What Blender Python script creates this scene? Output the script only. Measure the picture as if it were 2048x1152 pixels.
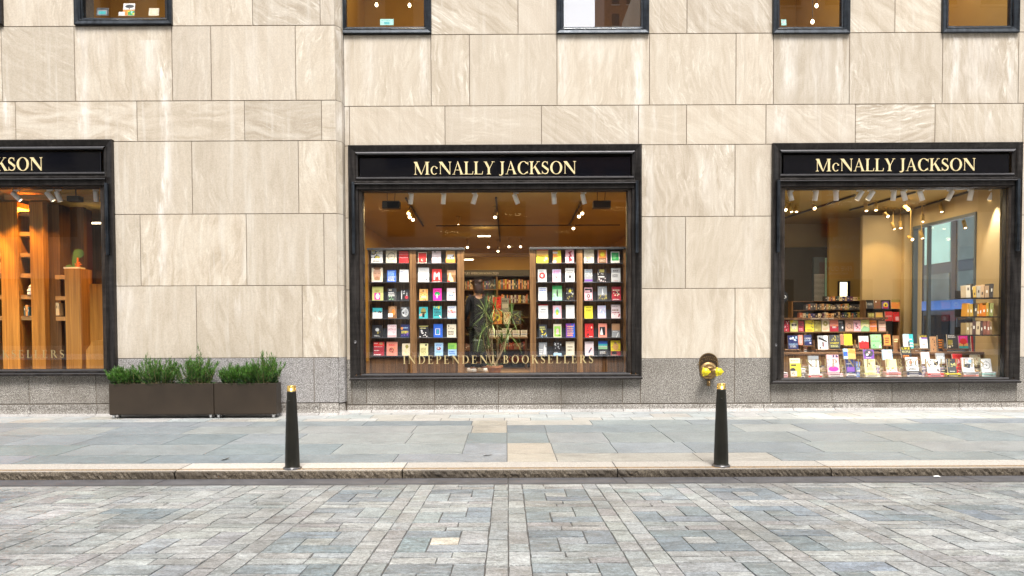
import bpy, math, random
from mathutils import Matrix, Vector, Euler
R = math.radians
rnd = random.Random(7)
SC = bpy.context.scene
for o in list(bpy.data.objects): bpy.data.objects.remove(o)
COL = SC.collection

# ------------------------------------------------------------------ camera
FPX = 1479.0
CAM = Vector((0, -13.2, 1.6))
MR = (Matrix.Rotation(R(90 - 1.6), 3, 'X') @ Matrix.Rotation(-0.0045, 3, 'Z'))
_d = MR.transposed() @ Vector((0, 1, 0))
SX = _d.x / -_d.z - (1015 - 1024) / FPX
SY = _d.y / -_d.z + (650 - 576) / FPX
cam = bpy.data.cameras.new('camera'); camo = bpy.data.objects.new('camera', cam); COL.objects.link(camo)
cam.sensor_width = 36; cam.lens = FPX / 2048 * 36
cam.shift_x = SX * FPX / 2048; cam.shift_y = SY * FPX / 2048
cam.clip_end = 600; cam.clip_start = 0.05
camo.matrix_world = Matrix.Translation(CAM) @ MR.to_4x4()
SC.camera = camo

def P(px, py, Y=0.0):
    """point of the photograph on the upright plane y = Y"""
    d = MR @ Vector(((px - 1024) / FPX + SX, -(py - 576) / FPX + SY, -1))
    t = (Y - CAM.y) / d.y
    return CAM + d * t

# ------------------------------------------------------------------ world, sun, exposure
SUN_EL, SUN_ROT = 60, 172
w = bpy.data.worlds.new('World'); SC.world = w; w.use_nodes = True
nt = w.node_tree; nt.nodes.clear()
sky = nt.nodes.new('ShaderNodeTexSky'); sky.sky_type = 'NISHITA'; sky.sun_disc = False
sky.sun_elevation = R(SUN_EL); sky.sun_rotation = R(SUN_ROT); sky.dust_density = 3.0; sky.air_density = 1.0
hs = nt.nodes.new('ShaderNodeHueSaturation'); hs.inputs['Saturation'].default_value = 0.25
tc = nt.nodes.new('ShaderNodeTexCoord'); nz = nt.nodes.new('ShaderNodeTexNoise')
nz.inputs['Scale'].default_value = 3.0; nz.inputs['Detail'].default_value = 6
mr = nt.nodes.new('ShaderNodeMapRange'); mr.inputs[1].default_value = 0.35; mr.inputs[2].default_value = 0.65
mr.inputs[3].default_value = 0.85; mr.inputs[4].default_value = 1.25
vm = nt.nodes.new('ShaderNodeVectorMath'); vm.operation = 'SCALE'
bg = nt.nodes.new('ShaderNodeBackground'); bg.inputs[1].default_value = 0.12
ow = nt.nodes.new('ShaderNodeOutputWorld')
L = nt.links.new
L(sky.outputs[0], hs.inputs['Color']); L(tc.outputs['Generated'], nz.inputs['Vector']); L(nz.outputs[0], mr.inputs[0])
L(hs.outputs[0], vm.inputs[0]); L(mr.outputs[0], vm.inputs['Scale']); L(vm.outputs[0], bg.inputs[0]); L(bg.outputs[0], ow.inputs[0])
sl = bpy.data.lights.new('sun', 'SUN'); so = bpy.data.objects.new('sun', sl); COL.objects.link(so)
sl.energy = 2.6; sl.angle = R(20); sl.color = (1.0, 0.965, 0.92)
so.rotation_euler = Vector((math.sin(R(SUN_ROT)) * math.cos(R(SUN_EL)), math.cos(R(SUN_ROT)) * math.cos(R(SUN_EL)), math.sin(R(SUN_EL)))).to_track_quat('Z', 'Y').to_euler()
SC.view_settings.view_transform = 'Standard'; SC.view_settings.look = 'None'
SC.view_settings.exposure = 1.1; SC.view_settings.gamma = 1.0
SC.cycles.max_bounces = 8; SC.cycles.transparent_max_bounces = 16; SC.cycles.sample_clamp_indirect = 6

# ------------------------------------------------------------------ materials
def mat_new(name):
    m = bpy.data.materials.new(name); m.use_nodes = True
    n = m.node_tree; b = n.nodes['Principled BSDF']
    return m, n, b
def N(n, t, **kw):
    x = n.nodes.new(t)
    for k, v in kw.items():
        if k.startswith('i_'): x.inputs[k[2:].replace('_', ' ')].default_value = v
        else: setattr(x, k, v)
    return x
def math_n(n, op, a, b=None, c=None, clamp=False):
    x = n.nodes.new('ShaderNodeMath'); x.operation = op; x.use_clamp = clamp
    for i, v in enumerate((a, b, c)):
        if v is None: continue
        if isinstance(v, (int, float)): x.inputs[i].default_value = v
        else: n.links.new(v, x.inputs[i])
    return x.outputs[0]
def mixc(n, f, a, b, mode='MIX'):
    x = n.nodes.new('ShaderNodeMix'); x.data_type = 'RGBA'; x.blend_type = mode
    for s, v in ((x.inputs[0], f), (x.inputs[6], a), (x.inputs[7], b)):
        if isinstance(v, (int, float)): s.default_value = v
        elif isinstance(v, tuple): s.default_value = (*v, 1) if len(v) == 3 else v
        else: n.links.new(v, s)
    return x.outputs[2]
def ramp(n, fac, stops):
    x = n.nodes.new('ShaderNodeValToRGB'); e = x.color_ramp.elements
    while len(e) < len(stops): e.new(0.5)
    for i, (p, c) in enumerate(stops):
        e[i].position = p; e[i].color = (*c, 1) if len(c) == 3 else c
    n.links.new(fac, x.inputs[0]); return x.outputs[0]
def coords(n, scale=(1, 1, 1), rot=(0, 0, 0)):
    t = n.nodes.new('ShaderNodeTexCoord'); m = n.nodes.new('ShaderNodeMapping')
    m.inputs['Scale'].default_value = scale; m.inputs['Rotation'].default_value = rot
    n.links.new(t.outputs['Object'], m.inputs[0]); return m.outputs[0]
def noise(n, vec, scale, detail=4, rough=0.55, dist=0.0):
    x = N(n, 'ShaderNodeTexNoise'); x.inputs['Scale'].default_value = scale; x.inputs['Detail'].default_value = detail
    x.inputs['Roughness'].default_value = rough; x.inputs['Distortion'].default_value = dist
    n.links.new(vec, x.inputs['Vector']); return x.outputs[0]
def bump(n, b, h, strength=0.3, dist=0.01):
    x = N(n, 'ShaderNodeBump'); x.inputs['Strength'].default_value = strength; x.inputs['Distance'].default_value = dist
    n.links.new(h, x.inputs['Height']); n.links.new(x.outputs[0], b.inputs['Normal'])

def simple(name, c, rough=0.5, metal=0.0, var=0.0, nscale=12, bmp=0.0):
    m, n, b = mat_new(name)
    b.inputs['Roughness'].default_value = rough; b.inputs['Metallic'].default_value = metal
    f = noise(n, coords(n), nscale, 5)
    v = max(var, 0.03)
    col = ramp(n, f, [(0.3, tuple(x * (1 - v) for x in c)), (0.7, tuple(min(1, x * (1 + v)) for x in c))])
    n.links.new(col, b.inputs['Base Color'])
    if bmp: bump(n, b, f, bmp)
    return m
def emit(name, c, s):
    m, n, b = mat_new(name)
    b.inputs['Base Color'].default_value = (*c, 1); b.inputs['Emission Color'].default_value = (*c, 1)
    b.inputs['Emission Strength'].default_value = s; return m

# weather streaks on the stone: x, half width, z top, z bottom, strength (positive = pale lime wash, negative = grey grime)
STREAKS = []
def st(px, py0, py1, wpx, s, Y=0.0):
    a = P(px, (py0 + py1) / 2, Y); STREAKS.append((a.x, wpx * 0.0090, P(px, py0, Y).z, P(px, py1, Y).z, s))
for a in ((168, 55, 290, 16, .8), (333, 130, 420, 14, 1.0), (325, 400, 575, 10, .9), (205, 60, 130, 30, .45), (300, 80, 180, 30, .55), (15, 200, 285, 12, .8),
          (165, 60, 175, 6, -.6), (337, 58, 120, 9, -.8), (505, 60, 200, 18, .3), (250, 570, 715, 35, .5), (480, 590, 660, 16, .6), (560, 430, 570, 10, .35), (575, 430, 570, 30, .2)):
    st(*a, Y=-.3)
for a in ((690, 72, 290, 16, .8), (712, 75, 120, 9, -.5), (740, 75, 210, 25, .35), (848, 75, 205, 10, .7), (858, 75, 210, 6, -.7), (790, 72, 120, 45, .25), (1128, 70, 205, 14, .7),
          (1277, 75, 285, 15, .9), (1293, 75, 150, 7, -.8), (1200, 72, 150, 60, .3), (1580, 75, 208, 22, .7), (1600, 75, 120, 60, .35), (1640, 72, 200, 40, .35), (1555, 75, 130, 7, -.7),
          (1680, 75, 205, 9, .6), (1690, 75, 190, 7, -1.0), (1898, 75, 150, 10, -.6), (1912, 75, 205, 12, .8), (1960, 75, 205, 50, .5), (2022, 75, 208, 10, .8), (1562, 212, 285, 22, .7), (1690, 212, 285, 14, .5),
          (1310, 215, 290, 10, .5), (1300, 300, 560, 12, .45), (1415, 310, 430, 12, .35), (1500, 440, 570, 20, .3), (1980, 212, 284, 14, .5), (1320, 580, 715, 30, .25)):
    st(*a)

zWIN = P(800, 70).z; zWIN2 = P(300, 55, -.3).z
def make_limestone():
    m, n, b = mat_new('limestone')
    at = N(n, 'ShaderNodeAttribute', attribute_name='Col'); sep = N(n, 'ShaderNodeSeparateColor'); n.links.new(at.outputs[0], sep.inputs[0])
    t = N(n, 'ShaderNodeTexCoord'); vr = N(n, 'ShaderNodeVectorRotate', rotation_type='Y_AXIS')
    n.links.new(t.outputs['Object'], vr.inputs['Vector'])
    n.links.new(math_n(n, 'MULTIPLY', sep.outputs[1], 3.1416), vr.inputs['Angle'])
    off = N(n, 'ShaderNodeCombineXYZ'); k = math_n(n, 'MULTIPLY', sep.outputs[2], 40.0); n.links.new(k, off.inputs[0]); n.links.new(k, off.inputs[1]); n.links.new(k, off.inputs[2])
    ad = N(n, 'ShaderNodeVectorMath', operation='ADD'); n.links.new(vr.outputs[0], ad.inputs[0]); n.links.new(off.outputs[0], ad.inputs[1])
    wn = N(n, 'ShaderNodeTexNoise'); wn.inputs['Scale'].default_value = 1.1; wn.inputs['Detail'].default_value = 3; n.links.new(ad.outputs[0], wn.inputs['Vector'])
    wsub = N(n, 'ShaderNodeVectorMath', operation='SUBTRACT'); n.links.new(wn.outputs[1], wsub.inputs[0]); wsub.inputs[1].default_value = (.5, .5, .5)
    wsc = N(n, 'ShaderNodeVectorMath', operation='SCALE'); n.links.new(wsub.outputs[0], wsc.inputs[0]); wsc.inputs['Scale'].default_value = .38
    ad2 = N(n, 'ShaderNodeVectorMath', operation='ADD'); n.links.new(ad.outputs[0], ad2.inputs[0]); n.links.new(wsc.outputs[0], ad2.inputs[1]); ad0 = ad; ad = ad2
    mp = N(n, 'ShaderNodeMapping'); mp.inputs['Scale'].default_value = (4.2, 1, 0.85); n.links.new(ad.outputs[0], mp.inputs[0])
    v1 = noise(n, mp.outputs[0], 1.0, 7, 0.6, 1.7)
    mp2 = N(n, 'ShaderNodeMapping'); mp2.inputs['Scale'].default_value = (10.0, 1, 1.9); n.links.new(ad.outputs[0], mp2.inputs[0])
    v2 = noise(n, mp2.outputs[0], 1.0, 6, 0.66, 1.6)
    v3 = noise(n, ad.outputs[0], 1.3, 4, 0.5)
    v4 = noise(n, t.outputs['Object'], 55, 3, 0.7)
    base = ramp(n, v1, [(0.34, (0.37, 0.31, 0.236)), (0.50, (0.475, 0.412, 0.332)), (0.66, (0.565, 0.512, 0.435))])
    bs = math_n(n, 'FRACT', math_n(n, 'MULTIPLY', sep.outputs[2], 7.3)); base = mixc(n, math_n(n, 'MULTIPLY', bs, .75), base, (0.475, 0.418, 0.34))
    vein = ramp(n, v2, [(0.50, (0, 0, 0)), (0.60, (.55, .55, .55)), (0.66, (1, 1, 1))])
    gate = ramp(n, v3, [(0.40, (0, 0, 0)), (0.60, (1, 1, 1))])
    vf = math_n(n, 'MULTIPLY', math_n(n, 'MULTIPLY', vein, gate), math_n(n, 'MULTIPLY_ADD', math_n(n, 'SUBTRACT', 1.0, bs), .75, .4)); sz_ = N(n, 'ShaderNodeSeparateXYZ'); n.links.new(t.outputs['Object'], sz_.inputs[0]); lf = noise(n, ad.outputs[0], .55, 3, .5); vf = math_n(n, 'MULTIPLY', vf, ramp(n, lf, [(.38, (.25,) * 3), (.6, (1.25,) * 3)])); up = N(n, 'ShaderNodeMapRange'); n.links.new(sz_.outputs[2], up.inputs[0]); up.inputs[1].default_value = 3.6; up.inputs[2].default_value = 5.0; up.inputs[3].default_value = .55; up.inputs[4].default_value = 1.0
    vf = math_n(n, 'MULTIPLY', vf, up.outputs[0])
    c = mixc(n, vf, base, (0.73, 0.68, 0.60))
    # per-block tone
    tone = math_n(n, 'MULTIPLY_ADD', sep.outputs[0], 0.20, 0.88)
    vs = N(n, 'ShaderNodeVectorMath', operation='SCALE'); n.links.new(c, vs.inputs[0]); n.links.new(tone, vs.inputs['Scale']); c = vs.outputs[0]
    c = mixc(n, math_n(n, 'MULTIPLY', math_n(n, 'MULTIPLY', sep.outputs[2], sep.outputs[2]), .35), c, (0.56, 0.50, 0.43))
    # fine pitting
    c = mixc(n, 0.16, c, ramp(n, v4, [(0.36, (0.35, 0.3, 0.25)), (0.6, (0.85, 0.8, 0.72))]), 'OVERLAY')
    # faint vertical weathering over the courses
    mpw = N(n, 'ShaderNodeMapping'); mpw.inputs['Scale'].default_value = (7, 1, .35); n.links.new(t.outputs['Object'], mpw.inputs[0])
    ww = noise(n, mpw.outputs[0], 1.3, 6, .7)
    c = mixc(n, ramp(n, ww, [(.54, (0, 0, 0)), (.70, (.42, .42, .42))]), c, (.66, .63, .57)); c = mixc(n, ramp(n, ww, [(.30, (.35, .35, .35)), (.44, (0, 0, 0))]), c, (.33, .275, .21))
    # streaks
    sx = N(n, 'ShaderNodeSeparateXYZ'); n.links.new(t.outputs['Object'], sx.inputs[0])
    mps = N(n, 'ShaderNodeMapping'); mps.inputs['Scale'].default_value = (9, 1, 1.5); n.links.new(t.outputs['Object'], mps.inputs[0])
    ns = noise(n, mps.outputs[0], 1.6, 5, 0.65)
    nx = math_n(n, 'MULTIPLY_ADD', math_n(n, 'SUBTRACT', ns, 0.5), 0.26, sx.outputs[0])
    pos = neg = None
    for (x, wd, z0, z1, s) in STREAKS:
        d = math_n(n, 'ABSOLUTE', math_n(n, 'SUBTRACT', nx, x))
        a = N(n, 'ShaderNodeMapRange', interpolation_type='SMOOTHSTEP'); n.links.new(d, a.inputs[0])
        a.inputs[1].default_value = wd; a.inputs[2].default_value = wd * 0.15; a.inputs[3].default_value = 0; a.inputs[4].default_value = abs(s)
        zz = N(n, 'ShaderNodeMapRange', interpolation_type='SMOOTHSTEP'); n.links.new(sx.outputs[2], zz.inputs[0])
        zz.inputs[1].default_value = z1 - 0.15; zz.inputs[2].default_value = z1 + 0.45; zz.inputs[3].default_value = 0; zz.inputs[4].default_value = 1
        z2 = math_n(n, 'MULTIPLY', math_n(n, 'SUBTRACT', math_n(n, 'MULTIPLY_ADD', math_n(n, 'SUBTRACT', ns, .5), 1.2, z0), sx.outputs[2]), 1 / .22, clamp=True) if abs(z0 - zWIN) > .25 and abs(z0 - zWIN2) > .25 else math_n(n, 'LESS_THAN', sx.outputs[2], z0)
        r = math_n(n, 'MULTIPLY', math_n(n, 'MULTIPLY', a.outputs[0], zz.outputs[0]), z2)
        if s > 0: pos = r if pos is None else math_n(n, 'MAXIMUM', pos, r)
        else: neg = r if neg is None else math_n(n, 'MAXIMUM', neg, r)
    brk = ramp(n, ns, [(0.36, (.1, .1, .1)), (0.64, (1, 1, 1))])
    c = mixc(n, math_n(n, 'MULTIPLY', math_n(n, 'MULTIPLY', pos, brk), .62), c, (0.86, 0.83, 0.79))
    c = mixc(n, math_n(n, 'MULTIPLY', math_n(n, 'MULTIPLY', neg, brk), .6), c, (0.30, 0.235, 0.17))
    n.links.new(c, b.inputs['Base Color'])
    b.inputs['Roughness'].default_value = 0.75; b.inputs['Specular IOR Level'].default_value = 0.3
    bump(n, b, v4, 0.12, 0.004)
    return m

def make_granite(name, pal, stain, s=1.0, stainf=0.5):
    m, n, b = mat_new(name)
    co = coords(n)
    at = N(n, 'ShaderNodeAttribute', attribute_name='Col'); sep = N(n, 'ShaderNodeSeparateColor'); n.links.new(at.outputs[0], sep.inputs[0])
    f = noise(n, co, 75 * s, 3, 0.8); g = noise(n, co, 24 * s, 3, 0.7); h = noise(n, coords(n, (1, 1, .6)), 1.7, 5, 0.6)
    c = ramp(n, f, [(0.36, pal[0]), (0.47, pal[1]), (0.55, pal[2]), (0.66, pal[3])])
    c = mixc(n, ramp(n, g, [(0.5, (0, 0, 0)), (0.68, (.5, .5, .5))]), c, pal[0])
    c = mixc(n, math_n(n, 'MULTIPLY', ramp(n, h, [(0.38, (0, 0, 0)), (0.66, (1, 1, 1))]), stainf), c, stain)
    vs = N(n, 'ShaderNodeVectorMath', operation='SCALE'); n.links.new(c, vs.inputs[0]); n.links.new(math_n(n, 'MULTIPLY_ADD', sep.outputs[0], .3, .85), vs.inputs['Scale'])
    n.links.new(vs.outputs[0], b.inputs['Base Color']); b.inputs['Roughness'].default_value = 0.7
    bump(n, b, f, 0.25, 0.004)
    return m

def make_paver(name, bumpy=0.3, fac=1.0, rough=0.6):
    m, n, b = mat_new(name)
    at = N(n, 'ShaderNodeAttribute', attribute_name='Col'); sep = N(n, 'ShaderNodeSeparateColor'); n.links.new(at.outputs[0], sep.inputs[0])
    t = N(n, 'ShaderNodeTexCoord')
    off = N(n, 'ShaderNodeCombineXYZ'); n.links.new(math_n(n, 'MULTIPLY', math_n(n, 'FRACT', math_n(n, 'MULTIPLY', sep.outputs[0], 977.0)), 30.0), off.inputs[2])
    ad = N(n, 'ShaderNodeVectorMath', operation='ADD'); n.links.new(t.outputs['Object'], ad.inputs[0]); n.links.new(off.outputs[0], ad.inputs[1])
    mp = N(n, 'ShaderNodeMapping'); mp.inputs['Scale'].default_value = (2.2, 5.5, 1); n.links.new(ad.outputs[0], mp.inputs[0])
    v = noise(n, mp.outputs[0], 2.2, 7, 0.68, 0.5); f = noise(n, ad.outputs[0], 45, 4, 0.75); big = noise(n, t.outputs['Object'], 0.8, 4, 0.6)
    mp3 = N(n, 'ShaderNodeMapping'); mp3.inputs['Scale'].default_value = (3, 14, 1); n.links.new(ad.outputs[0], mp3.inputs[0]); w2 = noise(n, mp3.outputs[0], 2.0, 5, .7, .6)
    K = fac
    def G_(f_, lo, hi, a_, b_): return ramp(n, f_, [(lo, (a_,) * 3), (hi, (b_,) * 3)])
    def mul(c_, f_): return mixc(n, 1.0, c_, f_, 'MULTIPLY')
    c = mul(at.outputs[0], G_(v, .30, .70, 1 - .46 * K, 1 + .36 * K))
    c = mul(c, G_(f, .34, .66, 1 - .46 * K, 1 + .36 * K))
    c = mul(c, G_(big, .33, .67, 1 - .26 * K, 1 + .16 * K))
    grit = noise(n, t.outputs['Object'], 130, 2, .8); c = mul(c, G_(grit, .38, .62, 1 - .25 * K, 1 + .18 * K))
    c = mixc(n, ramp(n, w2, [(0.56, (0, 0, 0)), (0.70, (.5, .5, .5))]), c, (0.34, 0.33, 0.305))
    mp4 = N(n, 'ShaderNodeMapping'); mp4.inputs['Scale'].default_value = (.7, 2.2, 1); n.links.new(t.outputs['Object'], mp4.inputs[0]); st4 = noise(n, mp4.outputs[0], 2.0, 6, .7, 1.2)
    c = mixc(n, math_n(n, 'MULTIPLY', ramp(n, st4, [(0.54, (0, 0, 0)), (0.68, (1, 1, 1))]), .30 * K), c, (0.10, 0.098, 0.09))
    n.links.new(c, b.inputs['Base Color'])
    n.links.new(ramp(n, v, [(0.3, (rough - .15,) * 3), (0.7, (rough + .12,) * 3)]), b.inputs['Roughness'])
    bump(n, b, math_n(n, 'ADD', f, math_n(n, 'MULTIPLY', v, 1.5)), bumpy, 0.004)
    return m

def make_wood(name, c0, c1, axis='Z', scale=1.0, rough=0.42):
    m, n, b = mat_new(name)
    sc = {'Z': (28, 28, 0.9), 'X': (0.9, 28, 28)}[axis]
    sc = tuple(x * scale for x in sc)
    v = noise(n, coords(n, sc), 1.0, 6, 0.6, 1.2); u = noise(n, coords(n, tuple(x * .12 for x in sc)), 1.0, 3)
    c = ramp(n, v, [(0.33, c0), (0.52, tuple((a + d) / 2 for a, d in zip(c0, c1))), (0.68, c1)])
    c = mixc(n, 0.35, c, ramp(n, u, [(0.35, (.3, .3, .3)), (0.65, (.7, .7, .7))]), 'OVERLAY')
    n.links.new(c, b.inputs['Base Color']); b.inputs['Roughness'].default_value = rough
    return m

def make_glass(name, boost=0.0, tint=(1, 1, 1)):
    m = bpy.data.materials.new(name); m.use_nodes = True; n = m.node_tree; n.nodes.clear()
    o = N(n, 'ShaderNodeOutputMaterial'); fr = N(n, 'ShaderNodeFresnel'); fr.inputs[0].default_value = 1.5
    tr = N(n, 'ShaderNodeBsdfTransparent'); tr.inputs[0].default_value = (*tint, 1)
    gl = N(n, 'ShaderNodeBsdfGlossy'); gl.inputs['Roughness'].default_value = 0.0
    t = N(n, 'ShaderNodeTexCoord'); nn = noise(n, t.outputs['Object'], 0.7, 1)
    bp = N(n, 'ShaderNodeBump'); bp.inputs['Strength'].default_value = 0.02; bp.inputs['Distance'].default_value = 0.05; n.links.new(nn, bp.inputs['Height'])
    lw = N(n, 'ShaderNodeLayerWeight'); lw.inputs[0].default_value = 0.5
    f = math_n(n, 'ADD', math_n(n, 'MULTIPLY_ADD', math_n(n, 'POWER', lw.outputs['Facing'], 5.0), 0.94, 0.06), boost, clamp=True)
    mx = N(n, 'ShaderNodeMixShader'); n.links.new(f, mx.inputs[0]); n.links.new(tr.outputs[0], mx.inputs[1]); n.links.new(gl.outputs[0], mx.inputs[2]); n.links.new(mx.outputs[0], o.inputs[0])
    return m

def make_bronze(name, c=(0.028, 0.024, 0.022), rough=0.38):
    m, n, b = mat_new(name)
    u = noise(n, coords(n, (2, 2, 9)), 1.5, 5, .65); v = noise(n, coords(n, (7, 7, .7)), 2.2, 5, .65)
    col = ramp(n, math_n(n, 'MULTIPLY_ADD', u, .4, math_n(n, 'MULTIPLY', v, .6)), [(0.38, tuple(x * .55 for x in c)), (0.5, c), (0.64, tuple(x * 1.7 + .003 for x in c))])
    n.links.new(col, b.inputs['Base Color']); b.inputs['Metallic'].default_value = 0.55
    n.links.new(ramp(n, v, [(0.3, (rough - .1,) * 3), (0.7, (rough + .2,) * 3)]), b.inputs['Roughness'])
    return m

def make_attr(name, rough=0.45, metal=0.0):
    m, n, b = mat_new(name)
    at = N(n, 'ShaderNodeAttribute', attribute_name='Col')
    f = noise(n, coords(n), 60, 3)
    c = mixc(n, 0.12, at.outputs[0], ramp(n, f, [(0.35, (.35, .35, .35)), (0.65, (.65, .65, .65))]), 'OVERLAY')
    n.links.new(c, b.inputs['Base Color']); b.inputs['Roughness'].default_value = rough; b.inputs['Metallic'].default_value = metal
    return m
def make_leaf(name, c0, c1):
    m, n, b = mat_new(name)
    at = N(n, 'ShaderNodeAttribute', attribute_name='Col'); sep = N(n, 'ShaderNodeSeparateColor'); n.links.new(at.outputs[0], sep.inputs[0])
    n.links.new(mixc(n, sep.outputs[0], c0, c1), b.inputs['Base Color']); b.inputs['Roughness'].default_value = 0.5
    b.inputs['Subsurface Weight'].default_value = 0.0
    return m

M = {}
M['lime'] = make_limestone()
M['granite'] = make_granite('granite', [(0.06, 0.054, 0.052), (0.25, 0.238, 0.234), (0.42, 0.405, 0.398), (0.78, 0.765, 0.76)], (0.22, 0.19, 0.16), .8, .3)
M['granite_low'] = make_granite('stained_granite', [(0.04, 0.034, 0.028), (0.175, 0.158, 0.138), (0.31, 0.288, 0.258), (0.62, 0.60, 0.56)], (0.09, 0.073, 0.055), .8, .5)
M['cove'] = make_granite('limewashed_granite', [(0.10, 0.09, 0.08), (0.28, 0.265, 0.25), (0.38, 0.365, 0.35), (0.48, 0.47, 0.45)], (0.42, 0.40, 0.38), 1, .6)
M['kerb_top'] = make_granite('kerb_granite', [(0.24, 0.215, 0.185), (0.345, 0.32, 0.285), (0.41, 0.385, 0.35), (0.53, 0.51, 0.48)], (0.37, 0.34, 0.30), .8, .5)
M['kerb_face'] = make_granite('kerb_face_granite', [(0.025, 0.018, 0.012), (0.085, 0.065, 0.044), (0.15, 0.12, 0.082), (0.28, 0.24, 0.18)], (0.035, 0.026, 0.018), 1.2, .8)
M['flag'] = make_paver('bluestone_flag', .12, .5, .55)
M['sett'] = make_paver('road_paver', .5, 1.0, .55)
M['gutter'] = simple('gutter_stone', (0.075, 0.074, 0.08), .6, 0, .25, 5, .1)
M['mortar'] = simple('mortar', (0.075, 0.07, 0.064), .9, 0, .4, 9)
M['mortar_flag'] = simple('flag_mortar', (0.13, 0.13, 0.125), .9, 0, .3, 9)
M['joint'] = simple('stone_joint', (0.16, 0.13, 0.10), .9, 0, .3, 20)
M['bronze'] = make_bronze('dark_bronze')
M['bronze_blue'] = make_bronze('blue_grey_bronze', (0.024, 0.029, 0.036), .36)
M['bronze_hi'] = simple('polished_bronze', (0.16, 0.155, 0.16), .28, .7, .1)
M['bronze_brown'] = make_bronze('brown_bronze', (0.045, 0.034, 0.027), .45)
M['black_glass'] = simple('black_sign_panel', (0.004, 0.004, 0.006), .06)
M['gold'] = simple('gold_letter', (0.88, 0.72, 0.40), .4, .25, .08)
M['gold_leaf'] = simple('gold_leaf', (0.42, 0.33, 0.16), .45, .5, .1)
M['gold_bright'] = simple('bright_gold_leaf', (0.52, 0.41, 0.20), .45, .15, .1)
M['glass'] = make_glass('shop_glass')
M['glass_up'] = make_glass('coated_glass', 0.02)
M['glass_mirror'] = make_glass('reflective_glass', 0.38)
M['walnut'] = make_wood('walnut', (0.035, 0.016, 0.007), (0.19, 0.095, 0.035))
M['walnut_light'] = make_wood('walnut_light', (0.09, 0.042, 0.016), (0.30, 0.165, 0.065))
M['walnut_x'] = make_wood('walnut_across', (0.10, 0.05, 0.02), (0.28, 0.15, 0.06), 'X')
M['oak'] = make_wood('oak', (0.26, 0.12, 0.02), (0.55, 0.27, 0.05), 'Z', .6)
M['oak_x'] = make_wood('oak_across', (0.28, 0.155, 0.05), (0.52, 0.31, 0.12), 'X', .6)
M['oak_dark'] = make_wood('oak_dark', (0.07, 0.035, 0.012), (0.17, 0.09, 0.03), 'Z', .6)
M['steel_grey'] = simple('dark_grey_metal', (0.075, 0.08, 0.09), .4, .4, .1)
M['case_back'] = simple('case_back', (0.018, 0.02, 0.028), .5)
M['ceiling'] = simple('ceiling_paint', (0.42, 0.285, 0.068), .8, 0, .04, 2)
M['wall_in'] = simple('interior_paint', (0.50, 0.33, 0.085), .8, 0, .04, 2)
M['wall_cream'] = simple('cream_paint', (0.50, 0.385, 0.20), .8, 0, .04, 2)
M['dark_wall'] = simple('dark_paint', (0.05, 0.042, 0.03), .7, 0, .1, 2)
M['floor_in'] = make_wood('floor_board', (0.10, 0.055, 0.025), (0.22, 0.13, 0.06), 'X', .4)
M['white_paint'] = simple('white_enamel', (0.78, 0.78, 0.76), .35)
M['black'] = simple('black_plastic', (0.012, 0.012, 0.013), .45)
M['bulb'] = emit('lamp_lens', (1.0, 0.80, 0.50), 6)
M['screen'] = emit('lit_screen', (1.0, 0.93, 0.62), 2.2)
M['cover'] = make_attr('book_cover', .4)
M['planter'] = simple('brown_planter_metal', (0.034, 0.023, 0.014), .5, .1, .18, 3)
M['chrome'] = simple('caster_metal', (0.55, 0.55, 0.55), .3, .8)
M['rubber'] = simple('caster_rubber', (0.3, 0.3, 0.3), .5)
M['soil'] = simple('soil', (0.03, 0.022, 0.015), .95, 0, .5, 30, .5)
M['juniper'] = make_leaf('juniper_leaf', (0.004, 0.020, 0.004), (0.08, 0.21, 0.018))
M['yucca'] = make_leaf('yucca_leaf', (0.015, 0.045, 0.010), (0.20, 0.30, 0.07))
M['cane'] = simple('plant_cane', (0.28, 0.2, 0.1), .7, 0, .3, 20)
M['terracotta'] = simple('terracotta', (0.45, 0.19, 0.08), .7, 0, .12, 8)
M['bollard'] = simple('bollard_paint', (0.011, 0.010, 0.006), .42, .2, .25, 6, .03)
M['brass'] = simple('brass', (0.78, 0.52, 0.14), .22, .95, .12, 20)
M['old_brass'] = simple('old_brass', (0.30, 0.19, 0.08), .38, .8, .3, 20)
M['yellow_cap'] = simple('yellow_cap_paint', (0.72, 0.58, 0.01), .45)
M['plate'] = simple('dark_enamel_plate', (0.045, 0.028, 0.016), .35, .3)
M['skin'] = simple('skin', (0.42, 0.22, 0.13), .6)
M['hair'] = simple('dark_hair', (0.030, 0.010, 0.006), .45)
M['coat'] = simple('black_coat', (0.003, 0.003, 0.004), 1.0)
M['bag_green'] = simple('bag_green', (0.018, 0.03, 0.014), .7)
M['paper'] = simple('paper', (0.75, 0.74, 0.7), .7)
M['brick'] = simple('brick', (0.24, 0.13, 0.085), .85, 0, .3, 3)
M['stone_opp'] = simple('opposite_stone', (0.40, 0.35, 0.28), .85, 0, .15, 1)
M['win_dark'] = simple('dark_window_glass', (0.02, 0.024, 0.03), .08)
M['teal'] = simple('teal_glass', (0.55, 0.92, 0.80), .3, 0, .08, 1)
M['teal_dim'] = simple('dim_teal_glass', (0.16, 0.22, 0.21), .3, 0, .2, 1)
M['slate'] = simple('slate_panel', (0.10, 0.13, 0.15), .5)
M['awning_blue'] = simple('blue_canvas', (0.06, 0.17, 0.48), .7)
M['red_sign'] = simple('red_sign', (0.42, 0.05, 0.03), .5)
M['ochre'] = simple('pale_panel', (0.6, 0.55, 0.45), .6)

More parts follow.
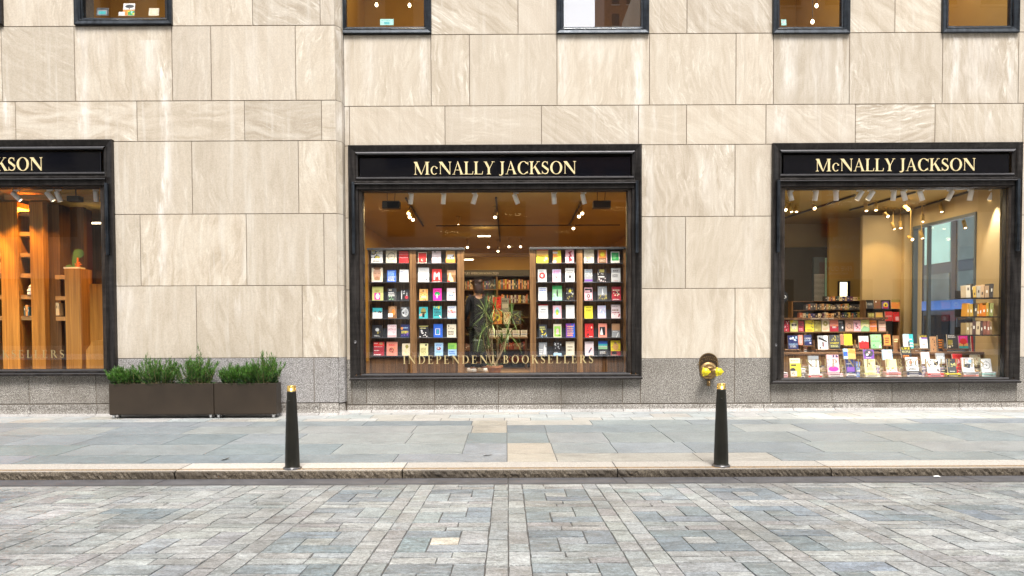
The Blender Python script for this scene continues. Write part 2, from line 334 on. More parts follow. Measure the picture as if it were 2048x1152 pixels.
# ------------------------------------------------------------------ mesh helpers
class MB:
    def __init__(s): s.v = []; s.f = []; s.m = []; s.c = []; s.col = (1, 1, 1); s.mi = 0; s.smooth = []; s.sm = False
    def add(s, vs, fs):
        k = len(s.v); s.v += [tuple(x) for x in vs]
        for f in fs: s.f.append([k + i for i in f]); s.m.append(s.mi); s.c.append(s.col); s.smooth.append(s.sm)
    def box(s, x0, x1, y0, y1, z0, z1, bv=0.0):
        if bv <= 0:
            s.add([(x, y, z) for x in (x0, x1) for y in (y0, y1) for z in (z0, z1)],
                  [(0, 1, 3, 2), (4, 6, 7, 5), (0, 4, 5, 1), (2, 3, 7, 6), (0, 2, 6, 4), (1, 5, 7, 3)])
        else:
            b = bv; P_ = []
            X, Y, Z = (x0, x1), (y0, y1), (z0, z1); idx = {}
            for i in (0, 1):
                for j in (0, 1):
                    for k in (0, 1):
                        sx, sy, sz = (1 - 2 * i) * b, (1 - 2 * j) * b, (1 - 2 * k) * b
                        c = (X[i], Y[j], Z[k])
                        idx[i, j, k, 'x'] = len(P_); P_.append((c[0], c[1] + sy, c[2] + sz))
                        idx[i, j, k, 'y'] = len(P_); P_.append((c[0] + sx, c[1], c[2] + sz))
                        idx[i, j, k, 'z'] = len(P_); P_.append((c[0] + sx, c[1] + sy, c[2]))
            F = []
            for i in (0, 1):
                F.append([idx[i, a, b_, 'x'] for a, b_ in ((0, 0), (1, 0), (1, 1), (0, 1))])
                F.append([idx[a, i, b_, 'y'] for a, b_ in ((0, 0), (1, 0), (1, 1), (0, 1))])
                F.append([idx[a, b_, i, 'z'] for a, b_ in ((0, 0), (1, 0), (1, 1), (0, 1))])
            for i in (0, 1):
                for j in (0, 1):
                    F.append([idx[i, j, 0, 'x'], idx[i, j, 1, 'x'], idx[i, j, 1, 'y'], idx[i, j, 0, 'y']])
                    F.append([idx[i, 0, j, 'x'], idx[i, 1, j, 'x'], idx[i, 1, j, 'z'], idx[i, 0, j, 'z']])
                    F.append([idx[0, i, j, 'y'], idx[1, i, j, 'y'], idx[1, i, j, 'z'], idx[0, i, j, 'z']])
                    for k in (0, 1): F.append([idx[i, j, k, 'x'], idx[i, j, k, 'y'], idx[i, j, k, 'z']])
            s.add(P_, F)
    def prism(s, poly, y0, y1):          # polygon in x,z from y0 (front) to y1
        n = len(poly)
        s.add([(x, y0, z) for x, z in poly] + [(x, y1, z) for x, z in poly],
              [list(range(n)), list(range(2 * n - 1, n - 1, -1))] + [(i, (i + 1) % n, n + (i + 1) % n, n + i) for i in range(n)])
    def sweep(s, prof, path, closed=False):   # prof: list of points per path station (already world)
        pass
    def lathe(s, prof, cx, cy, cz, n=24, axis='Z', smooth=True, cap=True):
        o = s.sm; s.sm = smooth; vs = []
        for r, h in prof:
            for i in range(n):
                a = 2 * math.pi * i / n; u, v = r * math.cos(a), r * math.sin(a)
                vs.append({'Z': (cx + u, cy + v, cz + h), 'Y': (cx + u, cy + h, cz + v), 'X': (cx + h, cy + u, cz + v)}[axis])
        fs = [(j * n + i, j * n + (i + 1) % n, (j + 1) * n + (i + 1) % n, (j + 1) * n + i) for j in range(len(prof) - 1) for i in range(n)]
        s.add(vs, fs)
        if cap:
            s.sm = False
            k = len(s.v) - len(vs)
            for j in (0, len(prof) - 1):
                s.f.append([k + j * n + i for i in range(n)]); s.m.append(s.mi); s.c.append(s.col); s.smooth.append(False)
        s.sm = o
    def tube(s, pts, rad, n=8, smooth=True):
        o = s.sm; s.sm = smooth
        pts = [Vector(p) for p in pts]; rr = rad if isinstance(rad, (list, tuple)) else [rad] * len(pts); vs = []
        for k, p in enumerate(pts):
            d = (pts[min(k + 1, len(pts) - 1)] - pts[max(k - 1, 0)]).normalized()
            a = d.orthogonal().normalized(); b = d.cross(a)
            if k:                                       # keep the ring from twisting
                pr = Vector(vs[-n]) - pts[k - 1]; pr = pr - d * pr.dot(d)
                if pr.length > 1e-9: a = pr.normalized(); b = d.cross(a)
            for i in range(n):
                t = 2 * math.pi * i / n; vs.append(p + (a * math.cos(t) + b * math.sin(t)) * rr[k])
        m = len(pts)
        fs = [(j * n + i, j * n + (i + 1) % n, (j + 1) * n + (i + 1) % n, (j + 1) * n + i) for j in range(m - 1) for i in range(n)]
        fs += [list(range(n)), [(m - 1) * n + i for i in range(n)]]
        s.add(vs, fs); s.sm = o
    def build(s, name, mats, parent=None, loc=None, rot=None):
        me = bpy.data.meshes.new(name); me.from_pydata(s.v, [], s.f)
        if not isinstance(mats, (list, tuple)): mats = [mats]
        for m in mats: me.materials.append(M[m] if isinstance(m, str) else m)
        me.polygons.foreach_set('material_index', s.m); me.polygons.foreach_set('use_smooth', s.smooth)
        ca = me.color_attributes.new('Col', 'FLOAT_COLOR', 'CORNER')
        buf = []
        for f, c in zip(s.f, s.c): buf += [*c[:3], 1.0] * len(f)
        ca.data.foreach_set('color', buf)
        me.update()
        o = bpy.data.objects.new(name, me); COL.objects.link(o)
        if parent: o.parent = parent
        if loc is not None: o.location = loc
        if rot is not None: o.rotation_euler = rot
        return o
def tag(o, label=None, cat=None, group=None, kind=None):
    if label: o['label'] = label
    if cat: o['category'] = cat
    if group: o['group'] = group
    if kind: o['kind'] = kind
    return o
def empty(name, loc=(0, 0, 0), label=None, cat=None, group=None, rz=0):
    o = bpy.data.objects.new(name, None); COL.objects.link(o); o.location = loc; o.rotation_euler = (0, 0, rz); o.empty_display_size = .1
    return tag(o, label, cat, group)
def fixnormals(o):
    import bmesh
    b = bmesh.new(); b.from_mesh(o.data); bmesh.ops.recalc_face_normals(b, faces=b.faces); b.to_mesh(o.data); b.free()

# ------------------------------------------------------------------ lettering
TH, TN, SE, EX = .145, .04, .034, .085
def _rect(x0, y0, x1, y1): return [(x0, y0), (x1, y0), (x1, y1), (x0, y1)]
def _stem(x, w=TH, y0=0, y1=1, top=True, bot=True, e=EX):
    r = [_rect(x, y0, x + w, y1)]
    if bot: r += [_rect(x - e, y0, x + w + e, y0 + SE), [(x - e * .5, y0 + SE), (x, y0 + SE), (x, y0 + .1)], [(x + w, y0 + SE), (x + w + e * .5, y0 + SE), (x + w, y0 + .1)]]
    if top: r += [_rect(x - e, y1 - SE, x + w + e, y1), [(x - e * .5, y1 - SE), (x, y1 - SE), (x, y1 - .1)], [(x + w, y1 - SE), (x + w + e * .5, y1 - SE), (x + w, y1 - .1)]]
    return r
def _diag(x0, y0, x1, y1, w): return [[(x0, y0), (x0 + w, y0), (x1 + w, y1), (x1, y1)]]
def _ser(x, y, e=EX, w=TN): return [_rect(x - e, y, x + w + e, y + SE)]
def _bowl(cx, cy, rx, ry, a0, a1, tw=TH * 1.08, tt=TN, n=22):
    q = []
    for i in range(n):
        a, b = R(a0 + (a1 - a0) * i / n), R(a0 + (a1 - a0) * (i + 1) / n)
        q.append([(cx + rx * math.cos(a), cy + ry * math.sin(a)), (cx + rx * math.cos(b), cy + ry * math.sin(b)),
                  (cx + (rx - tw) * math.cos(b), cy + (ry - tt) * math.sin(b)), (cx + (rx - tw) * math.cos(a), cy + (ry - tt) * math.sin(a))])
    return q
def _ribbon(pts, ws):
    q = []; L_ = []
    for i, p in enumerate(pts):
        a = pts[max(i - 1, 0)]; b = pts[min(i + 1, len(pts) - 1)]; dx, dy = b[0] - a[0], b[1] - a[1]; l = math.hypot(dx, dy)
        nx, ny = -dy / l, dx / l; L_.append(((p[0] + nx * ws[i] / 2, p[1] + ny * ws[i] / 2), (p[0] - nx * ws[i] / 2, p[1] - ny * ws[i] / 2)))
    for i in range(len(pts) - 1): q.append([L_[i][0], L_[i + 1][0], L_[i + 1][1], L_[i][1]])
    return q
def _S():
    pts, ws = [], []
    for i in range(15):
        a = R(30 + 225 * i / 14); pts.append((.31 + .195 * math.cos(a), .755 + .22 * math.sin(a))); ws.append(.05 + .07 * (i / 14) ** 1.5)
    pts = pts[:-3]; ws = ws[:-3]
    lo = []
    for i in range(15):
        a = R(30 + 225 * i / 14 + 180); lo.append((.31 + .215 * math.cos(a), .255 + .23 * math.sin(a)))
    lo = lo[:-3][::-1]; lw = [.05 + .07 * (i / 14) ** 1.5 for i in range(12)][::-1]
    r = _ribbon(pts + lo, ws[:-1] + [.15] + [.15] + lw[1:])
    r += [[(.47, .99), (.5, .99), (.5, .72), (.47, .80)], [(.12, .01), (.09, .01), (.08, .30), (.12, .2)]]
    return r
G = {
 'I': (.36, _stem(.10)),
 'L': (.70, _stem(.10) + [_rect(.25, 0, .64, TN), [(.60, TN), (.64, 0), (.68, .25), (.65, .25)]]),
 'E': (.74, _stem(.10) + [_rect(.25, 0, .64, TN), _rect(.25, 1 - TN, .60, 1), _rect(.25, .49, .50, .49 + TN), [(.58, TN), (.64, 0), (.67, .24), (.64, .24)], [(.56, 1 - TN), (.60, 1), (.62, .78), (.59, .78)], _rect(.49, .40, .515, .62)]),
 'T': (.80, _stem(.32, top=False) + [_rect(.04, 1 - TN, .76, 1), [(.04, 1), (.08, 1 - TN), (.05, .76), (.02, .76)], [(.76, 1), (.72, 1 - TN), (.75, .76), (.78, .76)]]),
 'N': (.98, _stem(.12, TN, bot=True, top=False) + _stem(.82, TN, top=True, bot=False) + _ser(.12, 0) + [[(.02, 1), (.2, 1), (.865, 0), (.80, 0)]] + [[(.2, 1), (.28, 1), (.865, .10), (.865, 0)]]),
 'M': (1.20, _stem(.12, TN, top=False) + _stem(.93, TH, top=True) + [[(.02, 1), (.27, 1), (.60, .0), (.53, 0)], _diag(.555, 0, .925, 1, TN)[0]]),
 'A': (.86, _diag(.10, 0, .41, 1, TN) + [[(.37, 1.02), (.44, 1.02), (.80, 0), (.63, 0)], _rect(.20, .33, .60, .33 + TN)] + _ser(.10, 0, .08) + _ser(.69, 0, .12)),
 'Y': (.78, [[(.06, 1), (.24, 1), (.47, .46), (.34, .42)]] + _diag(.42, .44, .68, 1, TN) + _stem(.32, TH, 0, .46, top=False) + _ser(.12, 1 - SE, .10) + _ser(.68, 1 - SE, .09)),
 'J': (.46, _stem(.20, TH, .12, 1, bot=False) + _ribbon([(.275, .14), (.26, .02), (.20, -.06), (.10, -.08), (.05, -.02)], [.15, .12, .08, .06, .09])),
 'C': (.88, _bowl(.47, .5, .42, .515, 42, 318) + [[(.75, .82), (.80, .98), (.82, .98), (.82, .68)], [(.74, .17), (.80, .02), (.78, .26)]]),
 'K': (.84, _stem(.10) + [_diag(.24, .42, .64, 1, TN)[0], [(.34, .56), (.44, .66), (.84, 0), (.64, 0)]] + _ser(.64, 1 - SE, .09) + _ser(.74, 0, .12)),
 'S': (.62, _S()),
 'O': (.98, _bowl(.49, .5, .44, .515, 0, 360, n=40)),
 'c': (.60, [[(x * .66, y * .66) for x, y in q] for q in _bowl(.47, .5, .40, .515, 50, 315, .16, .06)] + [[(x, y) for x, y in _rect(.43, .46, .54, .56)]]),
 'D': (.92, _stem(.10) + _bowl(.34, .5, .52, .5, -90, 90) + [_rect(.24, 0, .35, TN), _rect(.24, 1 - TN, .35, 1)]),
 'P': (.70, _stem(.10) + _bowl(.32, .73, .33, .27, -90, 90) + [_rect(.24, .46, .33, .46 + TN), _rect(.24, 1 - TN, .33, 1)]),
 'B': (.76, _stem(.10) + _bowl(.32, .755, .29, .245, -90, 90) + _bowl(.32, .26, .36, .26, -90, 90) + [_rect(.24, 0, .33, TN), _rect(.24, .51, .33, .51 + TN * .8), _rect(.24, 1 - TN, .33, 1)]),
 'R': (.84, _stem(.10) + _bowl(.32, .74, .31, .26, -90, 90) + [_rect(.24, .48, .33, .48 + TN), _rect(.24, 1 - TN, .33, 1), [(.36, .5), (.50, .5), (.84, 0), (.66, 0)]] + _ser(.76, 0, .09)),
 ' ': (.30, []),
}
def serif_text(name, text, x0, x1, z0, z1, y, thick, m, parent, track=0.0):
    """raised serif letters between x0..x1, baseline z0, cap line z1"""
    h = z1 - z0; adv = []
    for ch in text: adv.append(G[ch][0] + track)
    wtot = sum(adv) - track; sx = (x1 - x0) / wtot
    mb = MB(); x = 0
    for ch, a in zip(text + ' ', adv + [0]):
        for k, q in enumerate(G[ch][1]):
            mb.prism([(x0 + (x + u) * sx, z0 + v * h) for u, v in q], y - thick - (k % 7) * 0.00025, y)
        x += a
        if ch == ' ': o = mb.build(name, m, parent); fixnormals(o); mb = MB()
_txt = {}
def sans(text):
    """flat letters of the built-in font: vertices and faces, height about 1"""
    if text in _txt: return _txt[text]
    c = bpy.data.curves.new('t', 'FONT'); c.body = text; c.resolution_u = 2; c.size = 1.0
    o = bpy.data.objects.new('t', c); COL.objects.link(o); bpy.context.view_layer.update()
    me = o.evaluated_get(bpy.context.evaluated_depsgraph_get()).to_mesh()
    vs = [(v.co.x, v.co.y) for v in me.vertices]; fs = [list(p.vertices) for p in me.polygons]
    o.evaluated_get(bpy.context.evaluated_depsgraph_get()).to_mesh_clear()
    bpy.data.objects.remove(o); bpy.data.curves.remove(c)
    if vs:
        x0 = min(v[0] for v in vs); x1 = max(v[0] for v in vs); y0 = min(v[1] for v in vs); y1 = max(v[1] for v in vs)
        vs = [((x - x0) / (x1 - x0), (y - y0) / (y1 - y0)) for x, y in vs]
    _txt[text] = (vs, fs); return _txt[text]
def add_sans(mb, text, x0, x1, z0, z1, y, mirror=False, yax=None):
    vs, fs = sans(text)
    mb.add([((x1 - (x1 - x0) * u) if mirror else (x0 + (x1 - x0) * u), y, z0 + (z1 - z0) * v) for u, v in vs], fs)

# ------------------------------------------------------------------ building
YL = -0.30         # face of the projecting left wall
bld = empty('stone_building', (0, 0, 0), 'pale limestone building with grey granite base and bronze framed bookshop windows', 'building')
def stone(mb, x0, x1, z0, z1, y, ang=None, g=0.0035, c=0.005):
    if x1 - x0 < .02: return
    mb.col = (rnd.random(), (rnd.uniform(-.13, .13) if ang is None else ang) % 1.0, rnd.random())
    x0 += g; x1 -= g; z0 += g; z1 -= g
    mb.add([(x0, y + .012, z0), (x1, y + .012, z0), (x1, y + .012, z1), (x0, y + .012, z1),
            (x0 + c, y, z0 + c), (x1 - c, y, z0 + c), (x1 - c, y, z1 - c), (x0 + c, y, z1 - c)],
           [(4, 5, 6, 7), (0, 1, 5, 4), (1, 2, 6, 5), (2, 3, 7, 6), (3, 0, 4, 7)])

def rectpx(x0, x1, y0, y1, Y):
    a, b, c, d = P(x0, y0, Y), P(x1, y0, Y), P(x0, y1, Y), P(x1, y1, Y)
    return ((a.x + c.x) / 2, (b.x + d.x) / 2, (c.z + d.z) / 2, (a.z + b.z) / 2)   # x0,x1,z0,z1
ZTOP = 12.0
# shop windows: outer frame rectangles in the wall plane
SH = {}
SH['mid'] = rectpx(701, 1281, 292, 759, 0.0)
SH['right'] = rectpx(1543, 2036, 288, 766, 0.0)
_l = rectpx(-370, 231, 283, 752, YL)
SH['left'] = _l
UPW = {1: rectpx(148, 342, -300, 50, YL), 0: rectpx(-190, 3, -300, 50, YL), 2: rectpx(676, 861, -300, 68, 0), 3: rectpx(1113, 1297, -300, 68, 0), 4: rectpx(1546, 1699, -300, 68, 0), 5: rectpx(1885, 2038, -300, 66, 0)}
UT = P(1000, -300, 0).z
def zl(py, px=1000, Y=0.0): return P(px, py, Y).z

def course(mb, Y, z0, z1, py, joints, xa, xb, holes, ang=None):
    xs = [P(j, py, Y).x for j in joints]
    xs = sorted([xa, xb] + [x for x in xs if xa < x < xb])
    hs_ = sorted([(h[0], h[1]) for h in holes])
    for a, b in zip(xs[:-1], xs[1:]):
        seg = [(a, b)]
        for h0, h1 in hs_:
            new = []
            for s0, s1 in seg:
                if h1 <= s0 or h0 >= s1: new.append((s0, s1))
                else:
                    if h0 > s0 + .02: new.append((s0, h0))
                    if h1 < s1 - .02: new.append((h1, s1))
            seg = new
        for s0, s1 in seg: stone(mb, s0, s1, z0, z1, Y, rnd.choice(ang) + rnd.uniform(-.03, .03) if ang else None)

XC = P(690, 400, 0).x            # where the projection meets the main wall
XLE = XC - .075                  # front arris of the projection
XR = 9.75; XLL = -16.0
# main wall courses
zA = zl(67, 1350); zB = zl(210.5, 1200); zC = SH['mid'][3] + .004; zC2 = zl(289, 1400); zD = zl(433, 1380); zE = zl(577, 1380); zF = zl(717, 1400); zG = zl(807, 1300)
m = MB()
course(m, 0, zA, UT, 30, [1036, 1374, 1790], XC, XR, [UPW[k] for k in (2, 3, 4, 5)], [.22, .27, .3])
course(m, 0, zB, zA, 140, [862, 939, 1114, 1299, 1472, 1547, 1699, 1885, 2037], XC, XR, [], [.0, .02, -.03, .04])
course(m, 0, zC2, zB, 250, [699, 890, 1083, 1277, 1373, 1532, 1711, 1870, 2046], XC, XR, [], [.25, .3, .12, .5, .08])
course(m, 0, zD, zC2, 360, [1470], XC, XR, [SH['mid'], SH['right']], [.03, -.05, .08])
course(m, 0, zE, zD, 505, [1371], XC, XR, [SH['mid'], SH['right']], [-.06, .02])
course(m, 0, zF, zE, 645, [1470], XC, XR, [SH['mid'], SH['right']], [.04, -.02])
z = UT; k = 0
while z < ZTOP:
    course(m, 0, z, min(z + 1.2, ZTOP), 30, [700 + 190 * i + (k % 2) * 90 for i in range(8)], XC, XR, []); z += 1.2; k += 1
main = m.build('limestone_wall', 'lime', bld)
# left projecting wall
zlA = zl(51, 500, YL); zlB = zl(201, 500, YL); zlC = zl(282, 450, YL); zlD = zl(428, 450, YL); zlE = zl(571.5, 450, YL); zlF = zl(716, 500, YL); zlG = zl(807, 300, YL)
m = MB()
course(m, YL, zlA, UT, 20, [-200, 505, 640], XLL, XLE, [UPW[0], UPW[1]], [.3, .02])
course(m, YL, zlB, zlA, 120, [-380, -195, 3, 149, 344, 422, 591], XLL, XLE, [], [.33, .02, -.06])
course(m, YL, zlC, zlB, 240, [-210, 31, 274, 489, 643], XLL, XLE, [], [.47, .5, .53])
course(m, YL, zlD, zlC, 355, [384, 597], XLL, XLE, [SH['left']], [.02, .05])
course(m, YL, zlE, zlD, 500, [281, 493, 648], XLL, XLE, [SH['left']], [.03, -.05, .0])
course(m, YL, zlF, zlE, 645, [393, 605], XLL, XLE, [SH['left']], [.02, .06])
z = UT; k = 0
while z < ZTOP:
    course(m, YL, z, min(z + 1.2, ZTOP), 30, [-500 + 190 * i + (k % 2) * 90 for i in range(6)], XLL, XLE, []); z += 1.2; k += 1
# the splayed return of the projection
for za, zb in ((zlA, UT), (zlB, zlA), (zlC, zlB), (zlD, zlC), (zlE, zlD), (zlF, zlE), (UT, ZTOP)):
    m.col = (rnd.random(), .02, rnd.random()); g = .0035
    m.add([(XLE - .004, YL + .0, za + g), (XC, YL + .12, za + g), (XC, YL + .12, zb - g), (XLE - .004, YL, zb - g)], [(0, 1, 2, 3)])
    m.add([(XC, YL + .12, za + g), (XC, .0, za + g), (XC, .0, zb - g), (XC, YL + .12, zb - g)], [(0, 1, 2, 3)])
m.build('limestone_wall', 'lime', bld)
# granite base
m = MB()
course(m, 0, zG, zF, 760, [1469], SH['mid'][1], SH['right'][0] - .001, [])
course(m, 0, zG, zF, 760, [1540], SH['right'][1] + .001, XR, [])
course(m, 0, zG, zF, 760, [], XC, SH['mid'][0] - .001, [])
course(m, 0, zG, SH['right'][2], 780, [1664, 1784, 1918], SH['right'][0], SH['right'][1], [])
course(m, 0, zG, SH['mid'][2], 780, [733, 869, 997, 1122, 1245], SH['mid'][0], SH['mid'][1], [])
course(m, YL, zlG, zlF, 760, [400, 628], SH['left'][1] + .001, XLE, [])
course(m, YL, zlG, zlF, 760, [-500], XLL, SH['left'][0] - .001, [])
course(m, YL, zlG, SH['left'][2], 780, [-200, -80, 58, 192], SH['left'][0], SH['left'][1], [])
m.col = (.5, 0, .5)
m.add([(XLE, YL, zlG), (XC, YL + .12, zlG), (XC, YL + .12, zlF), (XLE, YL, zlF)], [(0, 1, 2, 3)])
m.add([(XC, YL + .12, zlG), (XC, 0, zlG), (XC, 0, zlF), (XC, YL + .12, zlF)], [(0, 1, 2, 3)])
gb = m.build('granite_base', 'granite', bld)
# give the stones below the windows the stained granite
gb.data.materials.append(M['granite_low'])
for p in gb.data.polygons:
    if p.center.z < SH['mid'][2] and (p.center.x > SH['mid'][0] - .3 or p.center.x < SH['left'][1] + .1): p.material_index = 1
# flared cove at the foot
def ground_z(Y): return 0.01 * (Y + 5.07) if Y > -5.07 else 0.0
m = MB(); m.sm = True
def cove(xa, xb, Y, ztop, js):
    xs = sorted([xa, xb] + [P(j, 815, Y).x for j in js if xa < P(j, 815, Y).x < xb]); zf = ground_z(Y - .15) - .01
    H = ztop - zf
    prof = [(0.004, ztop - .012), (-.004, ztop - .02), (-.006, zf + H * .55), (-.02, zf + H * .36), (-.045, zf + H * .22), (-.085, zf + H * .11), (-.13, zf + H * .04), (-.16, zf)]
    for a, b in zip(xs[:-1], xs[1:]):
        m.col = (rnd.random(), 0, 0)
        a += .004; b -= .004; n = len(prof)
        m.add([(a, Y + y, z_) for y, z_ in prof] + [(b, Y + y, z_) for y, z_ in prof], [(i, n + i, n + i + 1, i + 1) for i in range(n - 1)])
cove(XC, XR, 0, zG, [744, 869, 997, 1122, 1246, 1299, 1400, 1527, 1585, 1668, 1918, 2002])
cove(XLL, XLE, YL, zlG, [-70, 62, 195, 400, 560, 640])
zf = ground_z(-.4)
m.col = (.5, 0, 0)
m.lathe([(.19, zf), (.15, zf + .01), (.11, zf + .03), (.08, zf + .07), (.07, zlG - .02)], XC - .06, YL + .10, 0, 20, cap=False)
co = m.build('base_cove', ['cove', 'granite_low'], bld)
for p in co.data.polygons:
    if p.center.z > zf + .05: p.material_index = 1
# backing behind the joints, with the window openings left open
m = MB()
def backing(Y0, Y1, xa, xb, z0, z1, holes):
    xs = sorted(set([xa, xb] + [h[0] for h in holes] + [h[1] for h in holes])); xs = [x for x in xs if xa <= x <= xb]
    zs = sorted(set([z0, z1] + [h[2] for h in holes] + [h[3] for h in holes])); zs = [z_ for z_ in zs if z0 <= z_ <= z1]
    def solid(i, j):
        if i < 0 or j < 0 or i >= len(xs) - 1 or j >= len(zs) - 1: return False
        cx, cz = (xs[i] + xs[i + 1]) / 2, (zs[j] + zs[j + 1]) / 2
        return not any(h[0] < cx < h[1] and h[2] < cz < h[3] for h in holes)
    for i in range(len(xs) - 1):
        for j in range(len(zs) - 1):
            if not solid(i, j): continue
            a, b, c, d = xs[i], xs[i + 1], zs[j], zs[j + 1]
            m.add([(a, Y0, c), (b, Y0, c), (b, Y0, d), (a, Y0, d)], [(0, 1, 2, 3)]); m.add([(a, Y1, c), (b, Y1, c), (b, Y1, d), (a, Y1, d)], [(3, 2, 1, 0)])
            if not solid(i - 1, j): m.add([(a, Y0, c), (a, Y1, c), (a, Y1, d), (a, Y0, d)], [(0, 1, 2, 3)])
            if not solid(i + 1, j): m.add([(b, Y0, c), (b, Y1, c), (b, Y1, d), (b, Y0, d)], [(3, 2, 1, 0)])
            if not solid(i, j - 1): m.add([(a, Y0, c), (b, Y0, c), (b, Y1, c), (a, Y1, c)], [(0, 1, 2, 3)])
            if not solid(i, j + 1): m.add([(a, Y0, d), (b, Y0, d), (b, Y1, d), (a, Y1, d)], [(3, 2, 1, 0)])
backing(.010, .28, XC - .3, XR, 0.0, ZTOP, [SH['mid'], SH['right']] + [UPW[k] for k in (2, 3, 4, 5)])
backing(YL + .010, .28, XLL, XLE - .012, 0.0, ZTOP, [SH['left'], UPW[0], UPW[1]])
m.build('wall_backing', 'joint', bld)

# ------------------------------------------------------------------ window frames
def ring(mb, x0, x1, z0, z1, prof, sides='LTRB'):
    """mitred frame: prof = list of (inset, y); swept round the rectangle"""
    def loop(i, y): return [(x0 + i, y, z0 + i), (x1 - i, y, z0 + i), (x1 - i, y, z1 - i), (x0 + i, y, z1 - i)]
    L_ = [loop(i, y) for i, y in prof]; seg = {'B': (0, 1), 'R': (1, 2), 'T': (2, 3), 'L': (3, 0)}
    for a, b in zip(L_[:-1], L_[1:]):
        for s in sides:
            p, q = seg[s]; mb.add([a[p], a[q], b[q], b[p]], [(0, 1, 2, 3)])

def shop_window(key, Y, sign, jamb, glassr, text, ind, gold_m, trk, knob):
    """sign/jamb/glassr: pixel rectangles measured on the glass plane"""
    X0, X1, Z0, Z1 = SH[key]
    fr = MB()
    # stepped outer architrave, on three sides, with its outer edge proud of the stone
    ring(fr, X0 - .01, X1 + .01, Z0, Z1 + .01, [(0, Y + .02), (0, Y - .075), (.012, Y - .09), (.03, Y - .085), (.115, Y - .045)], 'LTR')
    fr.mi = 2
    ring(fr, X0 + .105, X1 - .105, Z0, Z1 - .105, [(0, Y - .045), (.008, Y - .072), (.026, Y - .085), (.044, Y - .072), (.052, Y - .03)], 'T')
    fr.mi = 0
    ring(fr, X0 + .105, X1 - .105, Z0, Z1 - .105, [(0, Y - .045), (.02, Y - .055), (.052, Y - .03)], 'LR')
    sx0, sx1, sz0, sz1 = sign
    gx0, gx1, gz0, gz1 = glassr
    bx0, bx1 = X0 + .10, X1 - .10
    # rails between the sign and the glass
    tops = sz0
    fr.mi = 2; fr.box(bx0 + .03, bx1 - .03, Y - .07, Y + .05, tops - .034, tops, .006)
    fr.mi = 0; fr.box(bx0 + .03, bx1 - .03, Y - .05, Y + .06, tops - .078, tops - .0345, .004)
    fr.mi = 0; fr.box(bx0 - .0, bx1 + .0, Y - .105, Y + .06, tops - .115, tops - .0785, .006)
    fr.mi = 2; fr.box(bx0 - .0, bx1 + .0, Y - .115, Y + .05, tops - .128, tops - .1155, .003)
    fr.mi = 0; fr.box(bx0 + .02, bx1 - .02, Y - .07, Y + .09, gz1 + .028, tops - .1285, .004)
    fr.mi = 3; fr.box(gx0 - .03, gx1 + .03, Y - .04, Y + .14, gz1, gz1 + .0275, .003)
    # jambs beside the glass: outer post and inner stepped post
    for s, a, b in ((-1, X0 + .10, gx0), (1, gx1, X1 - .10)):
        q0, q1 = min(a, b), max(a, b); wd = q1 - q0
        if s < 0: c0, c1, d0, d1 = q0, q0 + wd * .45, q0 + wd * .45 + .002, q1
        else: c0, c1, d0, d1 = q1 - wd * .45, q1, q0, q1 - wd * .45 - .002
        fr.mi = 0; fr.box(c0, c1, Y - .052, Y + .05, Z0 + .05, tops - .13, .006)
        fr.mi = 3; fr.box(d0, d1, Y - .028, Y + .12, gz0 - .0, tops - .135, .008)
    # sill: bright rail, dark rail
    fr.mi = 2; fr.box(gx0 - .05, gx1 + .05, Y - .035, Y + .13, gz0 - .022, gz0 - .001, .004)
    fr.mi = 0; fr.box(X0 + .02, X1 - .02, Y - .075, Y + .12, Z0 + .045, gz0 - .023, .005)
    fr.mi = 2; fr.box(X0 + .0, X1 - .0, Y - .10, Y + .1, Z0 + .034, Z0 + .0445, .003)
    fr.mi = 0; fr.box(X0 - .02, X1 + .02, Y - .11, Y + .1, Z0 - .0, Z0 + .0335, .004)
    # dark gasket round the pane
    fr.mi = 1; ring(fr, gx0 - .004, gx1 + .004, gz0 - .004, gz1 + .004, [(0, Y + .03), (.012, Y + .03), (.012, Y + .13)], 'LTRB')
    frame = fr.build('shop_window', ['bronze', 'black', 'bronze_hi', 'bronze_brown'], bld); fixnormals(frame)
    b = MB(); b.box(sx0, sx1, Y - .028, Y + .02, sz0, sz1, .003); b.build('sign_panel', 'black_glass', frame)
    b = MB(); b.box(gx0, gx1, Y + .06, Y + .072, gz0, gz1); b.build('glass_pane', 'glass', frame)
    x0, x1, z0, z1 = text
    serif_text('sign_lettering', 'McNALLY JACKSON', x0, x1, z0, z1, Y - .0285, .012, 'gold', frame, .015)
    x0, x1, z0, z1 = ind
    serif_text('glass_lettering', 'INDEPENDENT BOOKSELLERS', x0, x1, z0, z1, Y + .0585, .0015, gold_m, frame, .28)
    zt, zb = zl(365, 1000, Y), zl(508, 1000, Y)
    for a in (X0 + .055, X1 - .105):
        b = MB(); b.box(a, a + .05, Y - .125, Y - .06, zb, zt, .006); b.build('shutter_guide', 'bronze_blue', frame)
    for px, py in knob:
        k = P(px, py, Y - .05); b = MB(); b.lathe([(.026, 0), (.026, -.018), (.018, -.024), (.016, -.014), (.001, -.014)], k.x, Y - .052, k.z, 16, 'Y'); b.build('lock_knob', 'bronze_hi', frame)
    return frame

